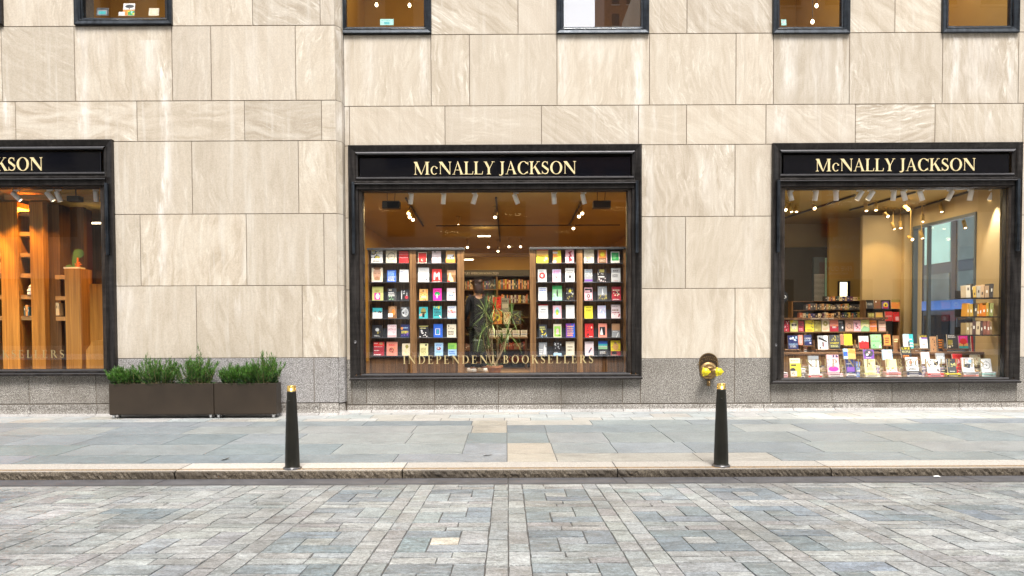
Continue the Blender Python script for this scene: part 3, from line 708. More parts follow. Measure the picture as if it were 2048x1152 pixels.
GY = .06
def gl(x0, x1, y0, y1, Y): return rectpx(x0, x1, y0, y1, Y)
shop_window('mid', 0, gl(719, 1261, 315, 354, -.03), None, gl(727, 1255, 382, 747, 0), (P(827, 335, -.04).x, P(1153, 335, -.04).x, zl(348.5, 990, -.04), zl(323, 990, -.04)),
            (P(806, 718, GY).x, P(1187, 718, GY).x, zl(727, 1000, GY), zl(710.5, 1000, GY)), 'gold_bright', .3, [(711, 684)])
shop_window('right', 0, gl(1567, 2018, 309, 348, -.03), None, gl(1568, 2013, 376, 756, 0), (P(1631, 330, -.04).x, P(1952, 330, -.04).x, zl(342, 1790, -.04), zl(317, 1790, -.04)),
            (P(1600, 726, GY).x, P(1968, 726, GY).x, zl(734, 1780, GY), zl(718, 1780, GY)), 'gold_leaf', .3, [(1551, 690)])
shop_window('left', YL, gl(-335, 201, 305, 346, YL - .03), None, gl(-330, 205, 376, 740, YL), (P(-241, 330, YL - .04).x, P(86, 330, YL - .04).x, zl(341.5, 0, YL - .04), zl(315, 0, YL - .04)),
            (P(-253, 710, YL + GY).x, P(129, 710, YL + GY).x, zl(716, 0, YL + GY), zl(700.5, 0, YL + GY)), 'gold_leaf', .3, [])

for k, rct in UPW.items():
    Y = YL if k < 2 else 0; x0, x1, z0, z1 = rct
    fr = MB()
    ring(fr, x0 - .006, x1 + .006, z0 - .006, z1, [(0, Y + .02), (0, Y - .05), (.01, Y - .062), (.055, Y - .05), (.07, Y - .04), (.082, Y - .048), (.10, Y - .03), (.105, Y + .0), (.132, Y + .005), (.135, Y + .09)])
    f = fr.build('upper_window', 'bronze_blue' if k else 'bronze', bld); fixnormals(f)
    b = MB(); b.box(x0 + .13, x1 - .13, Y + .05, Y + .06, z0 + .13, z1 - .13); b.build('glass_pane', 'glass_mirror' if k == 3 else 'glass_up', f)
    b = MB(); b.box(x0 + .12, x1 - .12, Y + .075, .34, z0 + .10, z0 + .132); b.build('window_board', 'paper', f)

# ------------------------------------------------------------------ ground, pavement, kerb, road
S = lambda o: tag(o, kind='structure')
m = MB(); m.add([(-200, -200, -.16), (200, -200, -.16), (200, 200, -.16), (-200, 200, -.16)], [(0, 1, 2, 3)]); S(m.build('ground', 'mortar'))
KY = -5.07           # front of kerb
def slab(mb, x0, x1, y0, y1, zf, col, g=.004, c=.006, tilt=0.0, skew=0.0, dr=.012, gy=None):
    mb.col = col
    if x1 - x0 < .03 or y1 - y0 < .02: return
    t = [rnd.uniform(-tilt, tilt) for _ in range(4)]
    jx = [rnd.uniform(-skew, skew) for _ in range(4)]
    xs = (x0 + g, x1 - g, x1 - g, x0 + g); gy = g if gy is None else gy; ys = (y0 + gy, y0 + gy, y1 - gy, y1 - gy); sg = ((1, 1), (-1, 1), (-1, -1), (1, -1))
    low = [(x + j, y, zf(y) - dr) for x, y, j in zip(xs, ys, jx)]
    top = [(x + j + a * c, y + b * c, zf(y) + tt) for x, y, (a, b), tt, j in zip(xs, ys, sg, t, jx)]
    mb.add(low + top, [(4, 5, 6, 7), (0, 1, 5, 4), (1, 2, 6, 5), (2, 3, 7, 6), (3, 0, 4, 7)])
def Dp(py): return 2486 / (py - 635.2) - 13.2      # pavement row y coordinate
def Xp(px, Y): return (px - 1015) * (Y + 13.2) / FPX
rows = [(923.5, 908, {790, 1013, 1111, 1395}), (908, 887, {926, 1013, 1104, 1227}), (887, 866, {817, 933, 1013, 1095, 1212, 1335}), (866, 851, {827, 943, 1013, 1090, 1310}), (851, 841.5, {728, 943, 1013, 1182})]
BL = [(0.197, 0.222, 0.228), (0.212, 0.233, 0.235), (0.178, 0.205, 0.215), (0.228, 0.244, 0.243), (0.2, 0.22, 0.235), (0.242, 0.252, 0.247), (.162, .188, .205)]
TAN = (0.325, 0.295, 0.25)
m = MB()
def jit(c, a=.03): k = rnd.uniform(1 - a, 1 + a) * (1.13 if a == .10 else 1); return tuple(x * k + rnd.uniform(-.004, .004) for x in c)
for ya, yb, js in rows:
    Ya, Yb = Dp(ya), Dp(yb); Ym = (Ya + Yb) / 2; xs = sorted(Xp(j, Ym) for j in js)
    if ya == 923.5: Ya = KY + .45
    x = xs[0]
    while x > -16: x -= rnd.uniform(.85, 1.9); xs.insert(0, x)
    x = xs[-1]
    while x < 14: x += rnd.uniform(.85, 1.9); xs.append(x)
    for a, b in zip(xs[:-1], xs[1:]):
        c = rnd.choice(BL)
        mid = 1015 + (a + b) / 2 * FPX / (Ym + 13.2)
        if ya == 908 and 1013 <= mid <= 1104: c = TAN
        if ya == 923.5 and 1013 <= mid <= 1111: c = TAN
        if ya == 923.5 and 1111 < mid < 1660: c = (.29, .275, .245)
        if ya in (866, 851) and 943 <= mid <= 1013: c = (.33, .30, .255)
        if ya == 851 and 1013 <= mid <= 1182: c = (.34, .325, .29)
        slab(m, a, b, Ya, Yb, ground_z, jit(c, .07), .0028, .003, .001)
# narrow courses along the wall
for k, (ya, yb) in enumerate(((841.5, 836), (836, 829), (829, 822))):
    Ya, Yb = Dp(ya), min(Dp(yb), .0); x = -16 + k * .3
    while x < 14:
        b = x + rnd.uniform(.42, .75); slab(m, x, b, Ya, Yb, ground_z, jit(rnd.choice([(.33, .345, .34), (.36, .36, .345), (.31, .33, .33), (.345, .33, .30)]), .06), .0035, .003, .001); x = b
S(m.build('pavement', 'flag'))
m = MB(); m.add([(-16, KY + .1, ground_z(KY + .1) - .010), (14, KY + .1, ground_z(KY + .1) - .010), (14, .02, ground_z(.02) - .010), (-16, .02, ground_z(.02) - .010)], [(0, 1, 2, 3)]); S(m.build('pavement_bed', 'mortar_flag'))
# kerb
m = MB(); fm = MB()
kj = [Xp(345, KY) , Xp(802, KY), Xp(1235, KY), Xp(1664, KY)]; kj = [kj[0] - 2.45, kj[0]] + kj[1:] + [kj[-1] + 2.4]
kj = [kj[0] - 3.2, kj[0] - 6, -16][::-1][:2] + kj + [14]
kj = sorted(set(kj))
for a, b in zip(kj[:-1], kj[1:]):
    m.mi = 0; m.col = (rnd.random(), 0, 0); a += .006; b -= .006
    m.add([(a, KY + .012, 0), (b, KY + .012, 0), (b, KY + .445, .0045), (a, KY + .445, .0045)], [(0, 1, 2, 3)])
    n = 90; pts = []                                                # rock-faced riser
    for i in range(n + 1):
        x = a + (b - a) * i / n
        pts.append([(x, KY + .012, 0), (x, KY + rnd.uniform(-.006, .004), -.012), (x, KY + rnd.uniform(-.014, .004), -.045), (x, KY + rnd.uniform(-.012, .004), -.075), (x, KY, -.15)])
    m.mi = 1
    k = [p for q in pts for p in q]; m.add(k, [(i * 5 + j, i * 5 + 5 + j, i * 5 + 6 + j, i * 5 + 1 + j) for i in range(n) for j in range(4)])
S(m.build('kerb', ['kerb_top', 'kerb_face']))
M['rust'] = simple('rusty_steel', (0.30, 0.17, 0.05), .5, .4, .5, 30)
m = MB(); m.box(-16, 14, KY + .10, KY + .108, -.002, .0062); m.box(-16, 14, KY + .055, KY + .058, -.002, .0052); S(m.build('kerb_edge_strip', 'rust'))
# road: rises away from the kerb, crowned under the camera
SL = .05
def road_z(Y):
    d = KY - Y
    return -.088 + SL * d if d < 4.6 else -.088 + SL * 4.6 + .02 * math.sin(min((d - 4.6) / 2, 1.57))
m = MB(); gutx = [-16, -8, Xp(330, KY), Xp(777, KY), Xp(1015, KY), Xp(1243, KY), Xp(1465, KY), Xp(1700, KY), Xp(1925, KY), 9, 14]
for a, b in zip(gutx[:-1], gutx[1:]): slab(m, a, b, KY - .36, KY - .002, road_z, (.5, .5, .5), .004, .004)
S(m.build('gutter', 'gutter'))
m = MB(); MOD = .912; sw = .145; inn = MOD - 2 * sw
d0 = 6.63 - .0                # distance of a horizontal double strip from the camera
LB = [(0.236, 0.248, 0.244), (0.261, 0.27, 0.266), (0.217, 0.233, 0.236), (0.236, 0.238, 0.233), (0.275, 0.284, 0.277), (0.22, 0.221, 0.219)]
DB = [(0.162, 0.19, 0.209), (0.186, 0.212, 0.226), (0.176, 0.197, 0.206), (0.152, 0.18, 0.202), (0.201, 0.221, 0.226)]
GB = [(0.228, 0.242, 0.245), (0.257, 0.269, 0.266), (0.209, 0.226, 0.235), (0.242, 0.25, 0.247), (0.276, 0.285, 0.278)]
SK = dict(g=.0022, gy=.0050, c=.0032, tilt=.003, skew=.004, dr=.014)
ytop = KY - .365
def rs(x0, x1, y0, y1, col):
    y1 = min(y1, ytop)
    slab(m, x0, x1, y0, y1, road_z, tuple(v * 1.11 for v in jit(col, .075)), **SK)
for r in range(-1, 9):
    yc = -13.2 + d0 - r * MOD           # centre line of a horizontal double strip; module lies below (towards camera)
    for c in range(-19, 18):
        xc = c * MOD                    # centre line of vertical double strip, module to the right
        far = abs(xc + .4) > 2.3
        # vertical strips (run through)
        for s0, s1 in ((xc - sw, xc), (xc, xc + sw)):
            y = yc + sw; k = 0
            while y > yc + sw - MOD + .02:
                b = max(y - rnd.uniform(.24, .42), yc + sw - MOD)
                if b - (yc + sw - MOD) < .12: b = yc + sw - MOD
                rs(s0, s1, b, y, rnd.choice(LB)); y = b
        # horizontal double strip
        for s0, s1 in ((yc, yc + sw), (yc - sw, yc)):
            x = xc + sw; e = xc + MOD - sw; cut = rnd.uniform(.35, .65)
            xm = x + (e - x) * cut
            if s1 > ytop + .05 and s0 >= ytop: continue
            rs(x, xm, s0, s1, rnd.choice(LB)); rs(xm, e, s0, s1, rnd.choice(LB))
        # pinwheel field
        a, b_, t_, l_ = xc + sw, yc - MOD + sw, yc - sw, xc + MOD - sw
        wx, wy = inn / 3.0, inn / 3.0
        pal = GB if far and rnd.random() < .8 else DB  # sides take the paler palette: glare painted into the stone colours
        mix = lambda: jit(rnd.choice(pal), .08) if rnd.random() < .85 else rnd.choice(GB)
        rs(a, a + 2 * wx, t_ - wy, t_, mix()); rs(l_ - wx, l_, t_ - 2 * wy, t_, mix()); rs(a + wx, l_, b_, b_ + wy, mix()); rs(a, a + wx, b_, b_ + 2 * wy, mix())
        cc = rnd.choice(GB) if rnd.random() < .6 else mix()
        if r == 1 and c == -1: cc = (.36, .33, .275)
        rs(a + wx, l_ - wx, b_ + wy, t_ - wy, cc)
S(m.build('road', 'sett'))
m = MB()
for k in range(14):
    y0, y1 = KY - .01 - k * .6, KY - .01 - (k + 1) * .6
    m.add([(-18, y0, road_z(y0) - .0085), (17, y0, road_z(y0) - .0085), (17, y1, road_z(y1) - .0085), (-18, y1, road_z(y1) - .0085)], [(0, 1, 2, 3)])
y1 = KY - .01 - 14 * .6
m.add([(-60, y1, road_z(y1) - .0085), (60, y1, road_z(y1) - .0085), (60, -20, road_z(y1) - .0085), (-60, -20, road_z(y1) - .0085)], [(0, 1, 2, 3)])
S(m.build('road_bed', 'mortar'))
m = MB(); m.box(-60, 60, -26.5, -20, -.1, .18); S(m.build('far_pavement', 'flag'))
# ------------------------------------------------------------------ bollards
def bollard(px, py, lab):
    D = 2486 / (py - 635.2); x = Xp(px, D - 13.2); y = D - 13.2; z = ground_z(y) + .003
    t = empty('bollard', (x, y, z), lab, 'bollard', 'bollards along the kerb')
    H = .93
    m = MB(); m.lathe([(.092, 0), (.092, .012), (.084, .022), (.080, .03), (.079, .12), (.070, .42), (.058, .72), (.050, H - .075), (.048, H - .062)], 0, 0, 0, 40)
    m.build('post', 'bollard', t)
    m = MB(); m.lathe([(.098, -.002), (.102, .004), (.102, .012), (.09, .018)], 0, 0, 0, 40); m.build('base_ring', 'bronze_hi', t)
    m = MB(); m.lathe([(.047, H - .0618), (.0475, H - .006), (.044, H), (.02, H + .002)], 0, 0, 0, 40); m.build('cap', 'brass', t)
    m = MB(); m.lathe([(.011, -.05), (.011, -.058), (.004, -.06)], -.012, 0, H - .17, 12, 'Y'); m.build('bolt', 'bollard', t)
    return t
bollard(581.5, 936.5, 'black tapered bollard with brass cap, on kerb below right planter')
bollard(1443, 935.5, 'black tapered bollard with brass cap, on kerb in front of fire hose connection')

# ------------------------------------------------------------------ planters and junipers
def planter(x0p, x1p, lab, side):
    yf = YL - .44; yb = YL - .165
    x0, x1 = P(x0p, 800, yf).x, P(x1p, 800, yf).x
    zg = ground_z(yf); z0 = zg + .078; z1 = P(400, 767, yf).z
    t = empty('planter_box', ((x0 + x1) / 2, (yf + yb) / 2, zg), lab, 'planter', 'brown planters against the wall')
    X0, X1 = x0 - (x0 + x1) / 2, x1 - (x0 + x1) / 2; Yf, Yb = yf - (yf + yb) / 2, yb - (yf + yb) / 2; Z0, Z1 = z0 - zg, z1 - zg
    m = MB(); e = .012
    m.box(X0, X1, Yf, Yf + e, Z0, Z1, .003); m.box(X0, X1, Yb - e, Yb, Z0, Z1, .003)
    m.box(X0, X0 + e, Yf + e, Yb - e, Z0, Z1 - .0005, .002); m.box(X1 - e, X1, Yf + e, Yb - e, Z0, Z1 - .0005, .002); m.box(X0 + e, X1 - e, Yf + e, Yb - e, Z0 + .01, Z0 + .03)
    m.build('box', 'planter', t)
    m = MB(); m.box(X0 + .006, X1 - .006, Yf + .006, Yb - .006, Z0 - .014, Z0 - .0008, .002); m.build('base_plate', 'planter', t)
    m = MB(); n = 14
    vs = []; 
    for i in range(n + 1):
        for j in range(5): vs.append((X0 + e + (X1 - X0 - 2 * e) * i / n, Yf + e + (Yb - Yf - 2 * e) * j / 4, Z1 - .03 + rnd.uniform(-.008, .012)))
    m.add(vs, [(i * 5 + j, i * 5 + 5 + j, i * 5 + 6 + j, i * 5 + 1 + j) for i in range(n) for j in range(4)]); m.build('soil', 'soil', t)
    for cx in (X0 + .06, X1 - .06):
        for cy in (Yf + .035, Yb - .045):
            m = MB(); m.mi = 0; m.lathe([(.012, -.015), (.026, -.013), (.029, 0), (.026, .013), (.012, .015)], cx, cy, .029, 16, 'X')
            m.mi = 1; m.box(cx - .02, cx - .015, cy - .012, cy + .016, .02, Z0 - .014); m.box(cx + .015, cx + .02, cy - .012, cy + .016, .02, Z0 - .014); m.box(cx - .026, cx + .026, cy - .02, cy + .024, Z0 - .022, Z0 - .0142)
            m.build('caster', ['rubber', 'chrome'], t)
    return (x0, x1, yf, yb, z1)
pl1 = planter(218, 427, 'long brown metal planter on casters, left of the two', 0)
pl2 = planter(428.5, 552.5, 'shorter brown metal planter on casters, right of the two', 1)
def blade(mb, p, d, L_, w_, up, shade):
    """thin tapering leaf blade of two segments"""
    d = d.normalized(); s = d.cross(Vector((rnd.uniform(-1, 1), rnd.uniform(-1, 1), rnd.uniform(-.3, .3)))).normalized() * w_
    p1 = p + d * L_ * .5; p2 = p1 + (d + up).normalized() * L_ * .5
    mb.col = (shade, 0, 0); mb.add([p - s * .6, p + s * .6, p1 + s, p1 - s, p2], [(0, 1, 2, 3), (3, 2, 4)])
def juniper(pl, fx, h, spread, lab, seed, lean=0):
    r = random.Random(seed); x0, x1, yf, yb, z1 = pl; h *= 1.12
    cx = x0 + (x1 - x0) * fx; cy = (yf + yb) / 2
    t = empty('juniper_shrub', (cx, cy, z1 - .02), lab, 'shrub', 'green junipers in the planters')
    m = MB(); st_ = MB()
    for b in range(96):
        a = r.uniform(0, 6.283); rad = r.uniform(.0, 1) ** .7
        base = Vector((math.cos(a) * rad * spread * .85, math.sin(a) * rad * .11, 0))
        out = Vector((math.cos(a) * (.42 * rad + .04) + lean * .3, math.sin(a) * .45 * rad, 1)).normalized()
        H = h * r.uniform(.45, 1.0) * (1.08 - .35 * rad); 
        H *= r.uniform(.75, 1.1)
        if r.random() < .12: H *= 1.2
        bend = Vector((r.uniform(-.35, .35), r.uniform(-.2, .2), -.12)); pts = []
        for k in range(9):
            q = k / 8; pts.append(base + out * H * q + bend * H * .35 * q * q)
        st_.tube(pts, [.0035 * (1 - .75 * k / 8) for k in range(9)], 4)
        for k in range(46):
            q = r.uniform(.08, 1.0) ** .8; i = min(int(q * 8), 7); f = q * 8 - i; p = pts[i].lerp(pts[i + 1], f)
            dirn = (pts[i + 1] - pts[i]).normalized()
            side = Vector((r.uniform(-1, 1), r.uniform(-1, 1), r.uniform(-.2, .5))).normalized()
            d = (dirn * r.uniform(.5, 1.2) + side * (1.1 - .6 * q))
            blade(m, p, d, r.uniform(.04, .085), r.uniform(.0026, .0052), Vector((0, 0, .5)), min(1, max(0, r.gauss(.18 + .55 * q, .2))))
    for k in range(460):       # low dense skirt, arching over the rim
        a = r.uniform(0, 6.283); rr = r.uniform(.3, 1)
        p = Vector((math.cos(a) * rr * spread * .95, math.sin(a) * rr * .17, r.uniform(-.015, .09)))
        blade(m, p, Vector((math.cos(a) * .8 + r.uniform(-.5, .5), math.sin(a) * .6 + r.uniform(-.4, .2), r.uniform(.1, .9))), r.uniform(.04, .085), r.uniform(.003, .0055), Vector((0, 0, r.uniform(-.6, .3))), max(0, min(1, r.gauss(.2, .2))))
    m.build('foliage', 'juniper', t); st_.build('stems', 'cane', t)
juniper(pl1, .13, .30, .24, 'low juniper at the left end of the long planter, spilling over', 11, -.8)
juniper(pl1, .43, .46, .33, 'broad tall juniper in the middle of the long planter', 12)
juniper(pl1, .80, .50, .30, 'tall spiky juniper at the right end of the long planter', 14)
juniper(pl2, .28, .30, .19, 'low juniper at the left end of the short planter', 15, -.3)
juniper(pl2, .52, .33, .19, 'juniper in the middle of the short planter', 16)
juniper(pl2, .78, .47, .22, 'tallest juniper at the right end of the short planter', 17, 0)

# ------------------------------------------------------------------ fire hose connection
c = P(1417, 738, -.02)
fc = empty('fire_hose_connection', (c.x, 0, c.z), 'brass twin outlet fire hose connection with yellow caps on granite base', 'standpipe')
def arc_text(mb, text, cx, cz, r0, a_mid, da, hgt, y, wd=.8):
    for i, ch in enumerate(text):
        if ch == ' ': continue
        a = R(a_mid - da * (i - (len(text) - 1) / 2)); vs, fs = sans(ch)
        wch = R(da) * r0 * wd * (.45 if ch in 'I' else 1)
        mb.add([(cx + (r0 + v * hgt) * math.cos(a) + (u - .5) * wch * math.sin(a), y, cz + (r0 + v * hgt) * math.sin(a) - (u - .5) * wch * math.cos(a)) for u, v in vs], fs)
m = MB(); rw = .165
pz = .10
poly = [(rw * math.cos(R(a)) * 1.0, pz + .03 + rw * .95 * math.sin(R(a))) for a in range(0, 181, 12)] + [(-rw * .97, pz - .12), (-rw * .55, pz - .2), (rw * .55, pz - .2), (rw * .97, pz - .12)]
m.prism(poly, -.022, .0)
m.build('sign_plate', 'plate', fc); 
m = MB(); k = .94
rim = [(x, z_) for x, z_ in poly]; n = len(rim)
for i in range(n):
    (a, b), (c_, d) = rim[i], rim[(i + 1) % n]; mid = (0, pz - .02)
    inn_ = lambda x, z_: (mid[0] + (x - mid[0]) * k, mid[1] + (z_ - mid[1]) * k)
    e, f = inn_(a, b), inn_(c_, d); m.add([(a, -.026, b), (c_, -.026, d), (f[0], -.026, f[1]), (e[0], -.026, e[1])], [(0, 1, 2, 3)])
arc_text(m, 'COMBINATION', 0, -.055, .262, 90, 7.0, .022, -.024)
arc_text(m, 'FIRE STANDPIPE', 0, -.055, .218, 90, 8.2, .03, -.024)
add_sans(m, 'AND', -.018, .018, .128, .142, -.024)
arc_text(m, 'SPRINKLER', 0, -.055, .145, 90, 12.5, .032, -.024)
m.build('plate_lettering', 'old_brass', fc)
m = MB(); m.lathe([(.155, 0), (.155, -.035), (.14, -.05), (.10, -.055)], 0, 0, -.03, 36, 'Y'); m.build('collar', 'old_brass', fc)
m = MB(); arc_text(m, 'ENTIRE BUILDING', 0, -.03, .112, 90, 9.5, .022, -.058); m.build('collar_lettering', 'gold', fc)
m = MB(); m.lathe([(.095, -.04), (.10, -.10), (.085, -.14), (.05, -.16)], 0, 0, -.04, 28, 'Y')
for s in (-1, 1): m.tube([(0, -.10, -.04), (s * .06, -.15, -.035), (s * .11, -.24, -.035)], [.07, .062, .058], 18)
m.tube([(-.05, -.17, .015), (.12, -.18, .03)], .012, 8)
m.build('body', 'old_brass', fc)
for s in (-1, 1):
    m = MB(); m.lathe([(.060, 0), (.067, -.008), (.067, -.030), (.058, -.040), (.022, -.041), (.020, -.056)], 0, 0, 0, 28, 'Y')
    for a in (0, 2.1, 4.2): m.box(.072 * math.cos(a) - .014, .072 * math.cos(a) + .014, -.03, -.008, .072 * math.sin(a) - .014, .072 * math.sin(a) + .014, .003)
    m.build('cap', 'yellow_cap', fc, (s * .113, -.245, -.035), (0, 0, s * .18))
m = MB(); m.box(-.028, .028, -.05, .0, -.30, -.20, .008); m.tube([(0, -.05, -.225), (0, -.075, -.235), (0, -.085, -.30)], [.022, .022, .016], 12); m.build('drain_spout', 'old_brass', fc)

# ------------------------------------------------------------------ scraps on the ground
m = MB(); q = P(1873, 958, KY - .08); m.add([(q.x - .035, KY - .09, road_z(KY - .09) + .006), (q.x + .04, KY - .10, road_z(KY - .1) + .006), (q.x + .03, KY - .05, road_z(KY - .05) + .014), (q.x - .02, KY - .05, road_z(KY - .05) + .009)], [(0, 1, 2, 3)])
tag(m.build('paper_scrap', 'paper'), 'crumpled white paper scrap in the gutter by the kerb', 'litter')
M['dry_leaf'] = simple('dry_leaf', (.05, .035, .02), .7)
for px, py, rz_, lab in ((974, 912.5, .3, 'curled dry leaf on the pavement below the pot plant'), (447, 918, 1.1, 'small dry leaf on the pavement left of the left bollard')):
    D = 2486 / (py - 635.2); m = MB(); m.add([(-.07, 0, 0), (-.03, -.02, .012), (.03, -.012, .006), (.08, .01, .015), (.03, .02, .004), (-.03, .018, .001)], [(0, 1, 2, 5), (5, 2, 4), (2, 3, 4)])
    o = m.build('dry_leaf', 'dry_leaf'); o.location = (Xp(px, D - 13.2), D - 13.2, ground_z(D - 13.2) + .004); o.rotation_euler = (0, 0, rz_); tag(o, lab, 'leaf', 'fallen leaves')


# ------------------------------------------------------------------ opposite side of the street (seen only in the glass)
YO = -27.0
def facade(name, lab, X0, X1, Z1, mat, wd, gap, fl, zs, depth=8.0, Y=YO, ws=1.9):
    t = empty(name, ((X0 + X1) / 2, Y - depth / 2, 0), lab, 'building'); ox, oy = (X0 + X1) / 2, Y - depth / 2
    m = MB(); m.box(X0 - ox, X1 - ox, -depth / 2, depth / 2, -.1, Z1); m.build('wall', mat, t)
    wi = MB(); fr = MB(); n = 0
    z = zs
    while z + ws < Z1:
        x = X0 + gap
        while x + wd < X1 and n < 400:
            wi.box(x - ox, x + wd - ox, depth / 2 - .1, depth / 2 + .02, z, z + ws); fr.box(x - .06 - ox, x + wd + .06 - ox, depth / 2, depth / 2 + .10, z - .12, z - .002)
            x += wd + gap; n += 1
        z += fl
    return t, wi, fr, ox, oy
def finish(t, wi, fr):
    o = wi.build('window_glass', 'win_dark', t); o['kind'] = 'stuff'
    o = fr.build('window_sill', 'stone_opp', t); o['kind'] = 'stuff'
OF = (13.2 - YO) / FPX
def XO(px): return (px - 1015) * OF
def ZO(py): return 1.6 + (650 - py) * OF
t, wi, fr, ox, oy = facade('office_building', 'brown stone office block across the street, mirrored in the left windows', -38, XO(1118), 23, 'stone_opp', 1.5, 1.5, 3.7, 6.4)
finish(t, wi, fr)
for i in range(9):
    x = -36 + i * 4.4; m = MB(); m.box(x - ox, x + 3.4 - ox, 3.95, 4.02, .6, 4.2); m.build('shop_front', 'win_dark', t)
t, wi, fr, ox, oy = facade('restaurant_building', 'pale stone restaurant building across the street, mirrored in the right window', XO(1290), 40, 21, 'stone_opp', 1.5, 1.3, 3.7, 7.6)
finish(t, wi, fr)
for i in range(7):
    x = XO(1290) + .6 + i * 4.3
    if x > 38: break
    m = MB(); m.box(x - ox, x + 3.2 - ox, 3.95, 4.03, .5, 4.0); m.build('shop_front', 'win_dark', t)
m = MB(); a, b = XO(1643), XO(1668); m.box(a - ox, b - ox, 4.0, 4.5, ZO(478), ZO(375)); sg = m.build('banner_sign', 'red_sign', t)
m = MB()
def flatmir(mb, text, pa, pb, ya, yb, y): add_sans(mb, text, XO(pa) - ox, XO(pb) - ox, ZO(yb), ZO(ya), y, mirror=True)
for ch, ya in zip('五粮液', (378, 402, 430)): flatmir(m, ch, 1646, 1663, ya, ya + 20, 4.52)
m.build('banner_lettering', 'ochre', sg)
m = MB(); flatmir(m, 'RESTAURANT', 1648, 1703, 493, 500, 4.06); flatmir(m, 'Wu Liang Ye', 1648, 1716, 475, 486, 4.06); m.build('sign_lettering', 'white_paint', t)
m = MB(); m.box(XO(1640) - ox, XO(1708) - ox, 4.0, 4.06, ZO(560), ZO(528)); sg = m.build('burger_sign', 'red_sign', t)
m = MB(); flatmir(m, 'FIVE GUYS', 1648, 1703, 536, 545, 4.08); flatmir(m, 'BURGERS and FRIES', 1655, 1695, 548, 552, 4.08); m.build('sign_lettering', 'white_paint', sg)
t, wi, fr, ox, oy = facade('added_gap_building', 'low dark building added to block the sky gap across the street', XO(1118) + .1, XO(1290) - .1, 15.5, 'brick', 1.2, .7, 3.4, 5.2, 6, YO - 1.5, 1.7); finish(t, wi, fr)  # added to keep the bright sky gap out of the shop glass
t, wi, fr, ox, oy = facade('brick_tower', 'tall brown brick tower beyond the gap across the street', 12, 34, 75, 'brick', .9, .9, 2.6, 12, 10, -78, 1.5); finish(t, wi, fr)

# ------------------------------------------------------------------ rooms behind the windows
FZ = zl(748, 1000, .1) - .03          # shop floor level
CZ = 4.12
def room(x0, x1, y1, wallm, ceilm, z0=FZ, z1=CZ, back=True, left=True, right=True, floorm='floor_in'):
    m = MB(); m.box(x0, x1, .285, y1, z0 - .1, z0); S(m.build('shop_floor', floorm))
    m = MB(); m.box(x0, x1, .285, y1, z1, z1 + .1); S(m.build('shop_ceiling', ceilm))
    m = MB()
    if left: m.box(x0 - .1, x0, .285, y1 + .1, z0, z1)
    if right: m.box(x1, x1 + .1, .285, y1 + .1, z0, z1)
    if back: m.box(x0, x1, y1, y1 + .1, z0, z1)
    S(m.build('shop_wall', wallm))
room(-3.6, 3.35, 11.5, 'wall_in', 'ceiling')
room(3.55, 8.95, 5.6, 'wall_cream', 'ceiling', right=False, z0=zl(757, 1790, .2) - .02)
room(-16, -3.8, 5.0, 'oak_dark', 'ceiling', z0=zl(742, 100, 0) - .04)
# upper floor
m = MB(); m.box(-15.9, 9.2, .285, 8, 6.80, 6.86); S(m.build('upper_floor', 'floor_in'))
m = MB(); m.box(-15.9, 9.2, .285, 8, 10.2, 10.3); S(m.build('upper_ceiling', 'wall_in'))
m = MB(); m.box(-15.9, 9.2, 4.5, 4.6, 6.86, 10.2)
for x in (-9.4, -3.4, -.6, 3.6, 6.9, 9.1): m.box(x - .05, x + .05, .285, 4.5, 6.86, 10.2)
S(m.build('upper_wall', 'wall_in'))
m = MB()
for z0, z1 in ((4.3, 6.75), (10.4, 12)): m.box(-15.9, 9.6, .3, 8, z0, z1)
S(m.build('floor_slab', 'dark_wall'))
m = MB(); m.box(-16.2, -15.95, .0, 12, 0, 12); m.box(-16, 9.7, 11.8, 12, 0, 12); m.box(-16.2, 9.7, 0, 12, 12.0, 12.2)
for z0, z1 in ((0, .9), (4.1, 12)): m.box(9.45, 9.7, .28, 11.8, z0, z1)
m.box(9.45, 9.7, 5.7, 11.8, .9, 4.1)
m.build('outer_shell', 'lime', bld)

def area(loc, e, size, c=(1, .69, .29), rot=(0, 0, 0)):
    l = bpy.data.lights.new('room_light', 'AREA'); l.energy = e; l.size = size; l.color = c
    o = bpy.data.objects.new('room_light', l); COL.objects.link(o); o.location = loc; o.rotation_euler = rot; return o
def spotl(loc, tgt, e, ang=60, c=(1, .80, .55), blend=.6):
    l = bpy.data.lights.new('spot_light', 'SPOT'); l.energy = e; l.spot_size = R(ang); l.spot_blend = blend; l.color = c; l.shadow_soft_size = .03
    o = bpy.data.objects.new('spot_light', l); COL.objects.link(o); o.location = loc
    o.rotation_euler = (Vector(tgt) - Vector(loc)).to_track_quat('-Z', 'Y').to_euler(); return o

